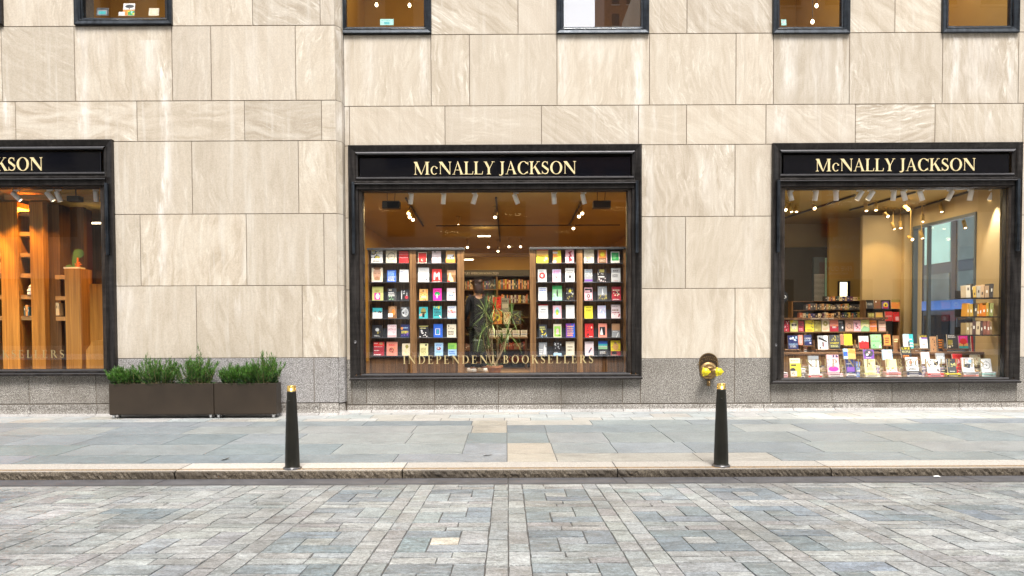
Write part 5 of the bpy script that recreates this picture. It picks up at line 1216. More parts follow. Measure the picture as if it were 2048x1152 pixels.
RC = [
 [(1073, 1096.5, 498.5, 'Y', [('R', 0, .92, 1, 1, 'R'), ('R', 0, .62, 1, .92, 'o'), ('L', .1, .52, .9, .66, 1, 'O'), ('X', .2, .1, .9, .5, 6, 'y')], 'yellow orange book with red top edge'),
  (1106, 1122, 500.7, 'O', [('P', [(.45, .62), (1, .3), (1, 1), (.6, 1)], 'Y'), ('R', 0, .75, .6, .9, 'W'), ('E', .2, .1, .25, .12, 'C'), ('L', .1, .3, .5, .36, 1, 'W')], 'orange book with yellow swirl and white label'),
  (1131, 1148, 499, 'P', [('P', [(.3, .8), (.85, .95), (.6, .72), (.75, .5), (.55, .45), (.85, .2), (.45, .05), (.35, .3), (.5, .6)], 'r'), ('X', .35, .25, .65, .6, 4, 'K')], 'salmon pink book with leaping dark figure'),
  (1168, 1188, 496.8, 'C', [('X', .05, .05, .95, .95, 12, 'c'), ('E', .3, .12, .09, .06, 'N'), ('L', .25, .6, .8, .8, 2, 'c'), ('L', .25, .25, .8, .45, 2, 'O')], 'cream book dotted with small ornaments'),
  (1196, 1214, 499, 'E', [('R', .08, .4, .92, .97, 'O'), ('E', .5, .65, .24, .18, 'Y'), ('T', 'ORACY', .15, .08, .85, .26, 'C'), ('R', .0, 0, .06, 1, 'P'), ('R', .94, 0, 1, 1, 'P')], 'orange and brown book with yellow lion face'),
  (1222, 1239, 503, 'W', [('R', .08, .2, .92, .93, 'G'), ('L', .3, .35, .7, .75, 4, 'g'), ('X', .1, .0, .9, .15, 6, 'C')], 'green book with white border')],
 [(1076, 1093, 538.6, 'W', [('O', .5, .5, .38, .2, 'R'), ('E', .5, .5, .16, .11, 'W'), ('X', .2, .3, .8, .75, 5, 'r'), ('L', .15, .86, .85, .93, 1, 'K')], 'white book with red wreath'),
  (1105, 1122, 538.6, 'v', [('R', 0, 0, 1, .6, 'P'), ('L', .1, .65, .9, .95, 3, 'M'), ('E', .5, .4, .15, .12, 'K'), ('E', .58, .43, .13, .1, 'P')], 'lilac book with black crescent'),
  (1131, 1149, 536, 'W', [('E', .5, .38, .17, .12, 'D'), ('T', 'Breaking', .12, .78, .88, .9, 'K'), ('L', .12, .6, .9, .72, 1, 'K'), ('L', .2, .08, .6, .12, 1, 's')], 'white book with dark ball under black title'),
  (1169, 1185, 538, 'S', [('X', .05, .3, .95, .7, 9, 's'), ('R', 0, .05, 1, .2, 'V'), ('L', .15, .78, .85, .84, 1, 'b')], 'blue grey book with pale clouds'),
  (1196, 1213, 538, 'K', [('R', .2, .75, .75, .97, 'A'), ('T', 'The', .35, .58, .65, .68, 'W'), ('L', .05, .35, .95, .52, 1, 'W'), ('X', .1, .05, .9, .3, 9, 'p'), ('X', 0, .6, .2, .85, 3, 'W')], 'black book with green top and white title'),
  (1223, 1241, 536, 's', [('L', .2, .7, .8, .9, 2, 'K'), ('L', .12, .35, .88, .6, 3, 'D'), ('L', .25, .06, .75, .12, 1, 'r')], 'light grey book with plain dark lettering')],
 [(1077, 1094, 574, 'W', [('L', .12, .72, .9, .95, 2, 'B'), ('L', .12, .3, .9, .66, 3, 'b'), ('L', .12, .08, .9, .26, 2, 'B')], 'white book filled with bright blue lettering'),
  (1105, 1124, 571, 'g', [('R', 0, 0, 1, .2, 't'), ('R', 0, .75, 1, 1, 'G'), ('P', [(.42, .25), (.6, .25), (.56, .6), (.5, .82), (.44, .6)], 'K'), ('X', .1, .1, .9, .8, 6, 't')], 'green book with dark slender figure'),
  (1132, 1149, 574.5, 'K', [('X', .1, .05, .9, .95, 14, 'A'), ('E', .5, .72, .12, .12, 'Y'), ('X', .1, .45, .9, .6, 5, 's')], 'black book with gold insect pattern'),
  (1169, 1185, 575, 'P', [('R', .05, .62, .95, .92, 'K'), ('L', .1, .66, .9, .9, 1, 'P'), ('E', .5, .35, .2, .14, 'K'), ('E', .5, .35, .1, .08, 'P'), ('X', .1, .05, .9, .15, 4, 'K')], 'pink book with bold black shapes'),
  (1196, 1214, 572, 'S', [('R', 0, 0, 1, .35, 'D'), ('P', [(.45, .4), (.6, .45), (.55, .85), (.47, .8)], 'W'), ('X', 0, .05, 1, .35, 10, 'A'), ('L', .1, .88, .9, .96, 1, 'W')], 'dark grey book with white waterfall'),
  (1224, 1242, 573, 'r', [('L', .1, .7, .9, .85, 1, 'C'), ('X', .2, .3, .8, .6, 8, 'C'), ('X', .3, .2, .9, .6, 5, 'K'), ('L', .1, .04, .9, .14, 1, 'p')], 'crimson book with cream lettering')],
 [(1077, 1096, 609, 'W', [('R', 0, .93, 1, 1, 'R'), ('O', .38, .7, .13, .04, 'K'), ('O', .64, .7, .13, .04, 'K'), ('R', .2, .68, .8, .82, 'W'), ('L', .15, .45, .9, .55, 1, 's')], 'white book with two black curls under red edge'),
  (1106, 1123, 611, 'P', [('E', .5, .5, .3, .38, 'b'), ('E', .5, .48, .18, .24, 'L'), ('X', .3, .3, .7, .6, 3, 'Y')], 'pink book with blue oval'),
  (1132, 1149, 610, 'W', [('L', .35, .7, .7, .78, 1, 's'), ('E', .75, .35, .04, .03, 'E')], 'almost blank white book'),
  (1169, 1185.5, 612, 'Y', [('L', .15, .85, .9, .93, 1, 'K'), ('T', 'STICKY', .22, .58, .85, .72, 'K'), ('L', .3, .08, .8, .12, 1, 'E')], 'plain bright yellow book'),
  (1195.5, 1212, 611, 'v', [('X', 0, 0, 1, 1, 14, 'b'), ('X', .1, .2, .9, .8, 8, 'W')], 'pale blue book with misty mottling'),
  (1223, 1241, 609, 'p', [('L', .12, .84, .9, .9, 1, 'K'), ('L', .1, .55, .9, .72, 1, 'E'), ('L', .1, .38, .9, .5, 1, 'r'), ('X', .1, .15, .9, .3, 6, 'r')], 'tan book with dark red lettering')],
 [(1078, 1094, 649, 'D', [('L', .1, .6, .9, .9, 2, 'Q'), ('X', .1, .2, .9, .6, 7, 'Y'), ('X', .0, .0, 1, .25, 5, 'b')], 'dark book with yellow green lettering'),
  (1107, 1123, 648, 'C', [('R', .1, .05, .9, .84, 'L'), ('E', .5, .5, .16, .16, 'P'), ('E', .5, .3, .22, .08, 'P'), ('X', .5, .15, .8, .25, 2, 'K')], 'green book with pink seated figure'),
  (1132, 1150, 647, 'V', [('R', .6, 0, 1, 1, 'B'), ('X', 0, 0, 1, 1, 8, 'M'), ('L', .15, .1, .9, .9, 5, 'o')], 'purple and blue book with orange lettering'),
  (1170, 1187, 647, 'R', [('X', .1, .2, .7, .9, 7, 'r'), ('X', .3, .1, .9, .6, 5, 'K'), ('E', .78, .72, .08, .07, 'C'), ('L', .5, .04, .95, .12, 1, 'W')], 'red book with black branches and pale moon'),
  (1197, 1214, 646.6, 'F', [('R', .15, .15, .8, .75, 'K'), ('P', [(.2, .18), (.55, .18), (.4, .7), (.22, .4)], 'W')], 'coral book with black and white triangle'),
  (1224, 1240, 647, 'S', [('R', 0, .5, 1, 1, 'e'), ('L', .12, .4, .8, .5, 1, 'W'), ('P', [(.5, .0), (.6, 0), (.85, .35), (.75, .35)], 'W')], 'half brown, half grey book')],
 [(1078, 1094, 685, 'S', [('P', [(.55, .1), (.85, .1), (.9, .55), (.75, .88), (.6, .6)], 'W'), ('L', .05, .1, .5, .55, 3, 'W'), ('X', .7, .6, .95, .9, 3, 'K')], 'dark grey book with white figure at right'),
  (1107, 1123, 683, 'K', [('X', .1, .4, .9, .95, 9, 's'), ('R', 0, 0, 1, .18, 'b'), ('L', .1, .2, .7, .28, 1, 'W')], 'black book with pale blue lower band'),
  (1132, 1149, 683, 'C', [('L', .2, .58, .85, .7, 1, 'K'), ('L', .2, .36, .85, .48, 1, 'K'), ('X', .1, .05, .5, .3, 4, 'c'), ('L', .4, .82, .6, .86, 1, 'S')], 'beige book with spaced black lettering'),
  (1170, 1187.6, 683, 'p', [('P', [(.45, .15), (.6, .3), (.8, .5), (.68, .52), (.5, .38), (.4, .25)], 'N'), ('E', .7, .5, .08, .07, 'r'), ('L', .15, .88, .85, .93, 1, 'S')], 'white lilac book with small running figure'),
  (1197, 1215, 682, 'T', [('R', 0, .8, 1, 1, 'B'), ('R', 0, .45, 1, .6, 'g'), ('R', 0, 0, 1, .45, 'D'), ('R', 0, .62, 1, .66, 'C'), ('L', .15, .15, .85, .32, 2, 'W')], 'striped blue and green landscape book'),
  (1222, 1241, 681, 'Y', [('R', 0, 0, 1, .3, 'r'), ('E', .5, .6, .3, .25, 'o'), ('X', .1, .3, .9, .9, 8, 'e'), ('R', .1, .08, .6, .28, 'K'), ('L', .1, .02, .9, .07, 1, 'C')], 'yellow orange book with dark red base')]]
for side, tab in (('left', LC), ('right', RC)):
    for r_, row in enumerate(tab):
        for i, (a, b, yt, base, des, lab) in enumerate(row):
            px = (a + b) / 2; zb = zl(shelfy[r_], (778 if px < 826 else 873) if side == 'left' else (1112 if px < 1160 else 1206), YC) + .001
            book(a, b, yt, YC + .015, zb, base, des, f'{lab}, {rowname[r_]} row of the {side} display case', 'face-out books on the display cases', th=.022 + .012 * rnd.random(), tilt=-6)
# lights on the display cases
for x, tx in ((P(822, 390, YT).x, P(778, 600, YC).x), (P(887, 390, YT).x, P(873, 600, YC).x), (P(949, 390, YT).x, P(880, 600, YC).x), (P(1032, 390, YT).x, P(1110, 600, YC).x), (P(1108, 390, YT).x, P(1112, 600, YC).x), (P(1167, 390, YT).x, P(1206, 600, YC).x)):
    spotl((x, YT - .34, tz - .06), (tx, YC + .03, 1.75), 105, 75, (1, .88, .72))

# back bookcase in the gap, wooden sill
m = MB(); m.box(-2.55, 2.12, .10, .40, FZ + .001, FZ + .03); m.box(-2.56, 2.13, .285, .62, FZ + .0005, FZ + .02); tag(m.build('window_ledge', 'walnut_x'), 'brown wooden ledge along the foot of the middle window', 'ledge')
YB = 2.6
bx0, bx1 = P(900, 600, YB).x, P(1090, 600, YB).x
zt = zl(540, 1000, YB)
bc = empty('bookcase', ((bx0 + bx1) / 2, YB + .15, FZ), 'tall dark bookcase with lettered header seen between the display cases', 'bookcase'); ox, oy = bc.location.x, bc.location.y
SB = [zl(y, 1000, YB) for y in (578, 606, 634, 667, 699, 724)]
m = MB(); m.box(bx0 - ox, bx1 - ox, .12, .15, 0, zt - FZ); m.build('back_panel', 'oak_dark', bc)
for px in (908, 994, 1082):
    x = P(px, 600, YB).x; m = MB(); m.box(x - .02 - ox, x + .02 - ox, -.15, .119, 0, zt - FZ - .13); m.build('upright', 'walnut_light', bc)
for z in SB: m = MB(); m.box(bx0 + .001 - ox, bx1 - .001 - ox, -.145, .118, z - FZ - .02, z - FZ); m.build('shelf', 'walnut_x', bc)
m = MB(); m.box(bx0 - .01 - ox, bx1 + .01 - ox, -.17, .13, zt - FZ - .13, zt - FZ); hd = m.build('header', 'dark_wall', bc)
m = MB(); z = zt - FZ - .095; add_sans(m, '20TH CENTURY AMERICAN NONFICTION', P(906, 545, YB).x - ox, P(997, 545, YB).x - ox, z, z + .05, -.173); m.build('header_lettering', 'ochre', hd)
PALW = [(.75, .55, .32), (.08, .07, .08), (.78, .68, .5), (.40, .07, .05), (.06, .06, .07), (.55, .16, .08), (.05, .12, .16), (.75, .35, .12), (.65, .52, .1), (.10, .16, .14), (.05, .04, .05), (.6, .6, .58), (.06, .06, .22), (.15, .06, .12), (.12, .09, .07)]
ORD = ['first', 'second', 'third', 'fourth', 'fifth', 'sixth', 'seventh', 'eighth', 'ninth', 'tenth', 'eleventh', 'twelfth'] + [f'{k}th' for k in range(13, 21)] + ['21st', '22nd', '23rd'] + [f'{k}th' for k in range(24, 40)]
STUFF = MB()
def spines(xa, xb, Y, zb, h0, h1, lab, group, pal=PALW, wmin=.018, wmax=.042, lean=.0, d=.14, gap=.0, r=None, stuff=None):
    r = r or random.Random(int(xa * 100 + zb * 1000)); x = xa; n_ = 0
    while x < xb - wmin:
        w_ = min(r.uniform(wmin, wmax), xb - x); h = r.uniform(h0, h1); c = r.choice(pal); k = r.uniform(.8, 1.2); c = tuple(min(.9, v * k) for v in c)
        m = MB(); m.col = c; m.box(-w_ / 2, w_ / 2, 0, d, 0, h, .002); m.col = (.8, .75, .6) if sum(c) < 1 else (.12, .08, .05)
        q = r.uniform(.3, .7) * h; m.add([(-w_ * .18, -.0006, q - h * .10), (w_ * .18, -.0006, q - h * .10), (w_ * .18, -.0006, q + h * .12), (-w_ * .18, -.0006, q + h * .12)], [(0, 1, 2, 3)])
        if stuff is not None:
            dy = Y + r.uniform(0, .02); k0 = len(stuff.v)
            stuff.v += [(vx + x + w_ / 2, vy + dy, vz + zb + .001) for vx, vy, vz in m.v]; stuff.f += [[k0 + i for i in f] for f in m.f]; stuff.m += m.m; stuff.c += m.c; stuff.smooth += m.smooth
            x += w_ + .002; continue
        o = m.build('book', 'cover'); o.location = (x + w_ / 2, Y + r.uniform(0, .02), zb + .001); o.rotation_euler = (0, R(r.uniform(-1, 1) * 3 * lean), 0)
        cn = min((('tan', (.72, .55, .35)), ('ochre', (.62, .5, .15)), ('dark red', (.45, .12, .08)), ('orange', (.78, .38, .1)), ('black', (.08, .07, .08)), ('cream', (.78, .7, .55)), ('grey', (.3, .3, .26)), ('brown', (.4, .25, .12))), key=lambda q_: sum((a_ - b_) ** 2 for a_, b_ in zip(q_[1], c)))[0]
        tag(o, f'{cn} {lab}, {ORD[n_]} from left', 'book', group); NB[0] += 1; n_ += 1
        x += w_ + .002 + (r.uniform(0, gap) if r.random() < .3 else 0)
gx0, gx1 = P(930, 600, YB - .1).x, P(991, 600, YB).x; gx2, gx3 = P(997, 600, YB).x, P(1058, 600, YB - .1).x
for k, (nm, hh) in enumerate((('top', .215), ('second', .19))):
    for a, b, sd in ((gx0, gx1, 'left'), (gx2, gx3, 'right')):
        spines(a, b, YB, SB[k], hh * .75, hh, f'spine on {nm} shelf of dark bookcase, {sd} half', 'upright books on the dark bookcase', stuff=None if k == 0 else STUFF)
for k, nm in ((4, 'fifth'), (5, 'lowest')):
    spines(gx2 + .02, gx3 - .05, YB, SB[k], .12, .17, f'reddish spine-out book on the {nm} shelf behind the pot plant', f'spines {nm} shelf', stuff=STUFF, pal=[(.4, .05, .04), (.5, .12, .08), (.25, .05, .05), (.45, .3, .2), (.1, .08, .1)])
spines(gx0, gx0 + .28, YB, SB[4], .10, .16, 'dark spine-out book low in the bookcase left of the person', 'spines low left', stuff=STUFF, pal=[(.3, .07, .05), (.1, .15, .06), (.2, .1, .06)])
tag(STUFF.build('shelved_books', 'cover'), 'rows of small upright books lower in the dark bookcase', 'books', kind='stuff'); STUFF = MB()
# covers on a table in front of the bookcase
YD = 1.9
tbx0, tbx1 = P(976, 650, YD).x, P(1056, 650, YD).x; tbz = zl(674, 1010, YD)
tb = empty('book_table', ((tbx0 + tbx1) / 2, YD + .25, FZ), 'dark table stacked with books behind the pot plant', 'table')
m = MB(); m.box(-(tbx1 - tbx0) / 2, (tbx1 - tbx0) / 2, -.27, .27, tbz - FZ - .035, tbz - FZ, .004); m.build('tabletop', 'walnut_x', tb)
for sx in (-1, 1):
    for sy in (-1, 1):
        m = MB(); x = sx * ((tbx1 - tbx0) / 2 - .04); m.box(x - .02, x + .02, sy * .23 - .02, sy * .23 + .02, 0, tbz - FZ - .036); m.build('leg', 'walnut', tb)
def stack(x0p, x1p, ybot, n, hpx, Y, zb, cols, lab, group, d=.15):
    ym = ybot - 4; a, b = P(x0p, ym, Y).x, P(x1p, ym, Y).x; th = hpx * (Y + 13.2) / FPX; z = zb + .001
    for i in range(n):
        c = C[cols[i % len(cols)]]; r = random.Random(int(x0p + i * 13)); w_ = (b - a) * r.uniform(.93, 1.0)
        m = MB(); m.col = c; m.box(-w_ / 2, w_ / 2, 0, d, 0, .003); m.box(-w_ / 2, w_ / 2, 0, d, th - .005, th - .002); m.box(-w_ / 2, w_ / 2, 0, .003, .003, th - .005)
        m.col = (.78, .74, .64); m.box(-w_ / 2 + .004, w_ / 2 - .004, .0031, d - .003, .0031, th - .0051)
        m.col = (.85, .84, .8) if sum(c) < 1.3 else (.08, .07, .08)
        m.add([(-w_ * .35, -.0006, th * .25), (w_ * .3, -.0006, th * .25), (w_ * .3, -.0006, th * .55), (-w_ * .35, -.0006, th * .55)], [(0, 1, 2, 3)]) if th > .02 else None
        o = m.build('book', 'cover'); o.location = ((a + b) / 2 + r.uniform(-.006, .006), Y + r.uniform(0, .01), z); o.rotation_euler = (0, 0, R(r.uniform(-2, 2))); z += th
        NB[0] += 1; lv = 'bottom' if i == 0 else 'top' if i == n - 1 else ordn[i] + ' from bottom'
        tag(o, f'{lab}, {lv} of stack' if n > 1 else lab, 'book', group)
    return z
for i, (a, b, n) in enumerate(((978, 990, 5), (992, 1003, 4), (1004, 1016, 5), (1017, 1023, 5), (1025, 1040, 4), (1041, 1054, 4))):
    stack(a, b, 673, n, 3.4, YD, tbz, 'cscC', f'tan book behind the plant, {ordn[i]} stack from left', 'stacked tan books on the table', .2)
zz = tbz + 5 * 3.4 * (YD + 13.2) / FPX + .03
book(985, 1004, 622, YD + .12, zl(648, 1000, YD + .12), 'O', [('E', .5, .5, .3, .3, 'Y'), ('X', .1, .1, .9, .9, 10, 'r'), ('E', .5, .5, .15, .15, 'E')], 'orange and yellow patterned book standing behind the pot plant', 'covers behind the plant')
book(1007, 1021, 624, YD + .12, zl(648, 1000, YD + .12), 'c', [('X', .1, .1, .9, .9, 10, 'E'), ('X', .1, .5, .9, .9, 4, 'O')], 'tan and brown patterned book standing behind the pot plant', 'covers behind the plant')
book(986, 1002, 594, YB - .12, SB[2] + .14, 'R', [('X', .2, .1, .9, .7, 4, 'O'), ('L', .2, .8, .8, .9, 1, 'K')], 'vivid red book facing out above the pot plant', 'covers behind the plant')
book(1003, 1018, 596, YB - .12, SB[2] + .10, 'S', [('L', .1, .75, .9, .9, 1, 'K'), ('R', .1, .3, .9, .6, 's')], 'grey book facing out beside the vivid red one', 'covers behind the plant')
book(1025, 1042, 622, YD + .3, zl(648, 1000, YD + .3), 'D', [('X', .1, .1, .9, .9, 8, 'A')], 'black book facing out at the right behind the plant', 'covers behind the plant')
m = MB(); a, b = P(982, 640, YD + .1).x, P(1046, 640, YD + .1).x; z = zl(648, 1000, YD + .12); m.box(a, b, YD + .1, YD + .4, z - .02, z - .0005); m.box(a + .02, a + .05, YD + .3, YD + .38, tbz, z - .02); m.box(b - .05, b - .02, YD + .3, YD + .38, tbz, z - .02)
tag(m.build('riser', 'walnut'), 'small dark riser on the book table behind the plant', 'shelf')

# pot plant
pc = P(989.5, 745, .36)
pp = empty('pot_plant', (pc.x, .36, FZ + .031), 'spiky dracaena with several pale canes in a square terracotta pot', 'plant')
ph = P(989, 731, .36).z - (FZ + .031)
m = MB(); m.lathe([(.10, 0), (.125, ph * .72), (.150, ph * .72), (.155, ph), (.138, ph), (.13, ph * .85)], 0, 0, 0, 28, smooth=False, cap=False); m.build('pot', 'terracotta', pp)
m = MB(); m.lathe([(.001, ph * .86), (.132, ph * .87)], 0, 0, 0, 20, cap=False); m.build('soil', 'soil', pp)
r = random.Random(5); cm = MB(); lm = MB(); tops = []
sc_ = 13.56 / FPX
for (dx, dy) in ((-17, 108), (2, 116), (-24, 68), (34, 104), (28, 66), (-4, 86), (15, 48), (-12, 40)):
    x0 = r.uniform(-.05, .05); y0 = r.uniform(-.04, .04); top = Vector((dx * sc_, y0 + r.uniform(-.03, .06), ph + dy * sc_)); pts = []
    for k in range(8):
        q = k / 7; pts.append(Vector((x0, y0, ph * .85)).lerp(top, q) + Vector((.03 * math.sin(q * 3.1) * (1 if dx > 0 else -1), 0, 0)))
    cm.tube(pts, [.010 - .003 * k / 7 for k in range(8)], 7); tops.append((top, dy))
for top, dy in tops:
    for k in range(40):
        a = r.uniform(0, 6.283); el = r.uniform(-.5, 1.45); L_ = r.uniform(.30, .56) * (1 if dy > 50 else .7)
        d = Vector((math.cos(a) * math.cos(el), math.sin(a) * math.cos(el) * .55, math.sin(el))); s = d.cross(Vector((0, 0, 1)))
        s = (s if s.length > .1 else Vector((1, 0, 0))).normalized() * r.uniform(.006, .011); p = top + Vector((0, 0, r.uniform(-.08, .02))); v = []
        for q in (0, .25, .5, .75, 1):
            c_ = p + d * L_ * q + Vector((0, 0, -.34 * L_ * q * q * (1.3 - el * .5))); w_ = s * (1 - q ** 2) * (.6 + q if q < .4 else 1); v += [c_ - w_, c_ + w_]
        lm.col = (min(1, max(0, r.gauss(.45, .28))), 0, 0); lm.add(v, [(0, 1, 3, 2), (2, 3, 5, 4), (4, 5, 7, 6), (6, 7, 9, 8)])
for k in range(60):
    a = r.uniform(0, 6.28); p = Vector((math.cos(a) * .1, math.sin(a) * .1, ph * .9)); q = p + Vector((math.cos(a) * r.uniform(.02, .09), math.sin(a) * .05, r.uniform(-.03, .10))); s = Vector((.004, 0, .002)); lm.col = (r.uniform(.6, 1), 0, 0); lm.add([p - s, p + s, q], [(0, 1, 2)])
cm.build('cane', 'cane', pp); lm.build('leaves', 'yucca', pp)

# ---- person behind the plant
def skin_body(name, J, E_, mat, parent, sub=2):
    me = bpy.data.meshes.new(name); me.from_pydata([j[0] for j in J], E_, []); me.materials.append(M[mat]); o = bpy.data.objects.new(name, me); COL.objects.link(o)
    md = o.modifiers.new('skin', 'SKIN'); md.use_smooth_shade = True
    for v, j in zip(me.skin_vertices[0].data, J): v.radius = j[1] if isinstance(j[1], tuple) else (j[1], j[1])
    me.skin_vertices[0].data[0].use_root = True
    ss = o.modifiers.new('sub', 'SUBSURF'); ss.levels = sub; ss.render_levels = sub
    o.parent = parent; return o
pd = P(955, 700, 1.15)
pe = empty('person', (pd.x, 1.15, FZ), 'person in black coat with dark hair tied up, browsing behind the pot plant', 'person', rz=R(212))
J = [((0, 0, .93), (.155, .115)), ((0, 0, 1.08), (.135, .10)), ((0, .01, 1.25), (.15, .11)), ((0, .01, 1.40), (.12, .085)), ((0, .0, 1.49), .055), ((0, -.02, 1.56), .058), ((0, -.03, 1.64), (.078, .09)), ((0, -.025, 1.71), (.06, .075)),
     ((.17, .0, 1.41), .055), ((.23, -.02, 1.16), .045), ((.20, -.18, 1.00), .034), ((.18, -.25, .98), .025),
     ((-.17, .0, 1.41), .055), ((-.24, .02, 1.15), .045), ((-.22, -.10, .93), .034), ((-.21, -.15, .88), .025),
     ((.095, 0, .82), .085), ((.10, .0, .48), .058), ((.10, .02, .10), .042), ((.10, -.12, .03), .035),
     ((-.095, 0, .82), .085), ((-.11, .03, .48), .058), ((-.12, .06, .10), .042), ((-.12, -.08, .03), .035)]
E_ = [(0, 1), (1, 2), (2, 3), (3, 4), (4, 5), (5, 6), (6, 7), (3, 8), (8, 9), (9, 10), (10, 11), (3, 12), (12, 13), (13, 14), (14, 15), (0, 16), (16, 17), (17, 18), (18, 19), (0, 20), (20, 21), (21, 22), (22, 23)]
body = skin_body('body', J, E_, 'skin', pe)
Jc = [((0, 0, .72), (.20, .15)), ((0, 0, .93), (.18, .135)), ((0, 0, 1.08), (.155, .12)), ((0, .01, 1.25), (.17, .13)), ((0, .01, 1.40), (.15, .105)), ((0, 0, 1.50), (.085, .08)),
      ((.17, .0, 1.41), .068), ((.23, -.02, 1.16), .058), ((.20, -.18, 1.00), .047), ((-.17, .0, 1.41), .068), ((-.24, .02, 1.15), .058), ((-.22, -.10, .93), .047)]
skin_body('coat', Jc, [(0, 1), (1, 2), (2, 3), (3, 4), (4, 5), (4, 6), (6, 7), (7, 8), (4, 9), (9, 10), (10, 11)], 'coat', pe)
Jt = [((0, 0, .86), (.165, .12)), ((.095, 0, .80), .095), ((.10, .0, .48), .07), ((.10, .02, .09), .055), ((-.095, 0, .80), .095), ((-.11, .03, .48), .07), ((-.12, .06, .09), .055)]
skin_body('trousers', Jt, [(0, 1), (1, 2), (2, 3), (0, 4), (4, 5), (5, 6)], 'coat', pe)
skin_body('hair', [((0, .035, 1.665), (.105, .10)), ((0, .015, 1.735), (.095, .105)), ((0, .11, 1.75), .05), ((0, .15, 1.72), .045), ((0, .075, 1.53), (.10, .06))], [(0, 1), (1, 2), (2, 3), (0, 4)], 'hair', pe)
m = MB()
for s in (-1, 1): m.lathe([(.012, 0), (.010, -.006), (.002, -.008)], s * .03, -.112, 1.655, 10, 'Y')
m.tube([(0, -.118, 1.66), (0, -.135, 1.635), (0, -.115, 1.625)], [.008, .012, .007], 8); m.build('face_features', 'skin', pe)
for s in (-1, 1):            # hands with fingers
    bx = .18 if s > 0 else -.21; by, bz = (-.25, .98) if s > 0 else (-.15, .88); m = MB()
    m.tube([(bx, by, bz), (bx, by - .05, bz - .015), (bx, by - .085, bz - .02)], [.025, .035, .03], 10)
    for f in range(4): m.tube([(bx - .026 + f * .017, by - .08, bz - .02), (bx - .028 + f * .018, by - .125 + .008 * abs(f - 1.5), bz - .03), (bx - .028 + f * .018, by - .145 + .01 * abs(f - 1.5), bz - .055)], [.0095, .0085, .007], 7)
    m.tube([(bx - s * .03, by - .03, bz - .01), (bx - s * .055, by - .06, bz - .02), (bx - s * .05, by - .09, bz - .03)], [.011, .010, .008], 7); m.build('hand', 'skin', pe)
for x, y in ((.10, -.05), (-.12, -.01)):
    m = MB(); m.box(x - .045, x + .045, y - .14, y + .13, 0, .075, .02); m.build('shoe', 'paper', pe)
m = MB(); m.box(-.10, .10, -.06, .06, 0, .26, .03); m.tube([(-.06, 0, .25), (-.05, 0, .34), (.05, 0, .34), (.06, 0, .25)], .012, 8)
c = P(956, 690, 1.0); o = m.build('shoulder_bag', 'bag_green' if 'bag_green' in M else 'bollard'); o.location = (c.x, .92, c.z - .15)
tag(o, 'dark green bag hanging at the side of the person in black', 'bag')

# ------------------------------------------------------------------ right window display
ZR = zl(757, 1790, .2)            # ledge level inside the right window
m = MB(); m.box(4.9, 8.94, .10, .62, ZR - .019, ZR + .001); tag(m.build('window_ledge', 'walnut_x'), 'brown wooden ledge along the foot of the right window', 'ledge')
YF = .30; YU = .70
def leanbook(x0, x1, yt, yb, Y, base, des, lab, **k): return book(x0, x1, yt, Y, zl(yb, (x0 + x1) / 2, Y), base, des, lab, 'display books in the right window', **k)
# low stepped cabinet: ledge (tier C top), tier B, tier A
ux0 = P(1566, 700, YU).x; ux1 = P(1969, 700, YU).x
zA_ = zl(705, 1700, YU)
cb = empty('stepped_cabinet', ((ux0 + ux1) / 2, YU + .5, ZR), 'low walnut stepped cabinet carrying rows of books in the right window', 'cabinet'); ox, oy = cb.location.x, cb.location.y
m = MB(); m.box(ux0 - ox, ux1 - ox, YU - oy, YU + .5 - oy, -.02, zA_ - ZR - .03); m.build('front_panel', 'walnut_light', cb)
m = MB(); m.box(ux0 - ox, ux1 + .02 - ox, YU - .025 - oy, YU + .5 - oy, zA_ - ZR - .0295, zA_ - ZR); m.build('ledge', 'walnut_x', cb)
YU2 = YU + .50; bx_0 = P(1566, 690, YU2).x; bx_1 = P(1775, 690, YU2).x; zB2 = zl(663, 1700, YU2)
m = MB(); m.box(bx_0 - ox, bx_1 - ox, YU2 + .22 - oy, YU2 + .26 - oy, zA_ - ZR, zl(637, 1700, YU2) - ZR); m.build('back_panel', 'walnut', cb)
m = MB(); m.box(bx_0 - ox, bx_1 - ox, YU2 - .02 - oy, YU2 + .22 - oy, zB2 - ZR - .02, zB2 - ZR); m.build('shelf', 'walnut_x', cb)
m = MB(); m.box(bx_0 - ox, bx_1 - ox, YU2 - .01 - oy, YU2 + .219 - oy, zl(637, 1700, YU2) - ZR - .02, zl(637, 1700, YU2) - ZR + .02); hd = m.build('header', 'walnut', cb)
m = MB(); z = zl(637, 1700, YU2) - ZR - .012; add_sans(m, 'CENTURY NONFICTION', P(1621, 637, YU2).x - ox, P(1667, 637, YU2).x - ox, z, z + .024, YU2 - .012 - oy); m.build('header_lettering', 'ochre', hd)
for px in (1610, 1688, 1774): m = MB(); x = P(px, 680, YU2).x; m.box(x - .015 - ox, x + .015 - ox, YU2 - .015 - oy, YU2 + .215 - oy, zA_ - ZR, zB2 - ZR - .021); m.build('divider', 'walnut_light', cb)
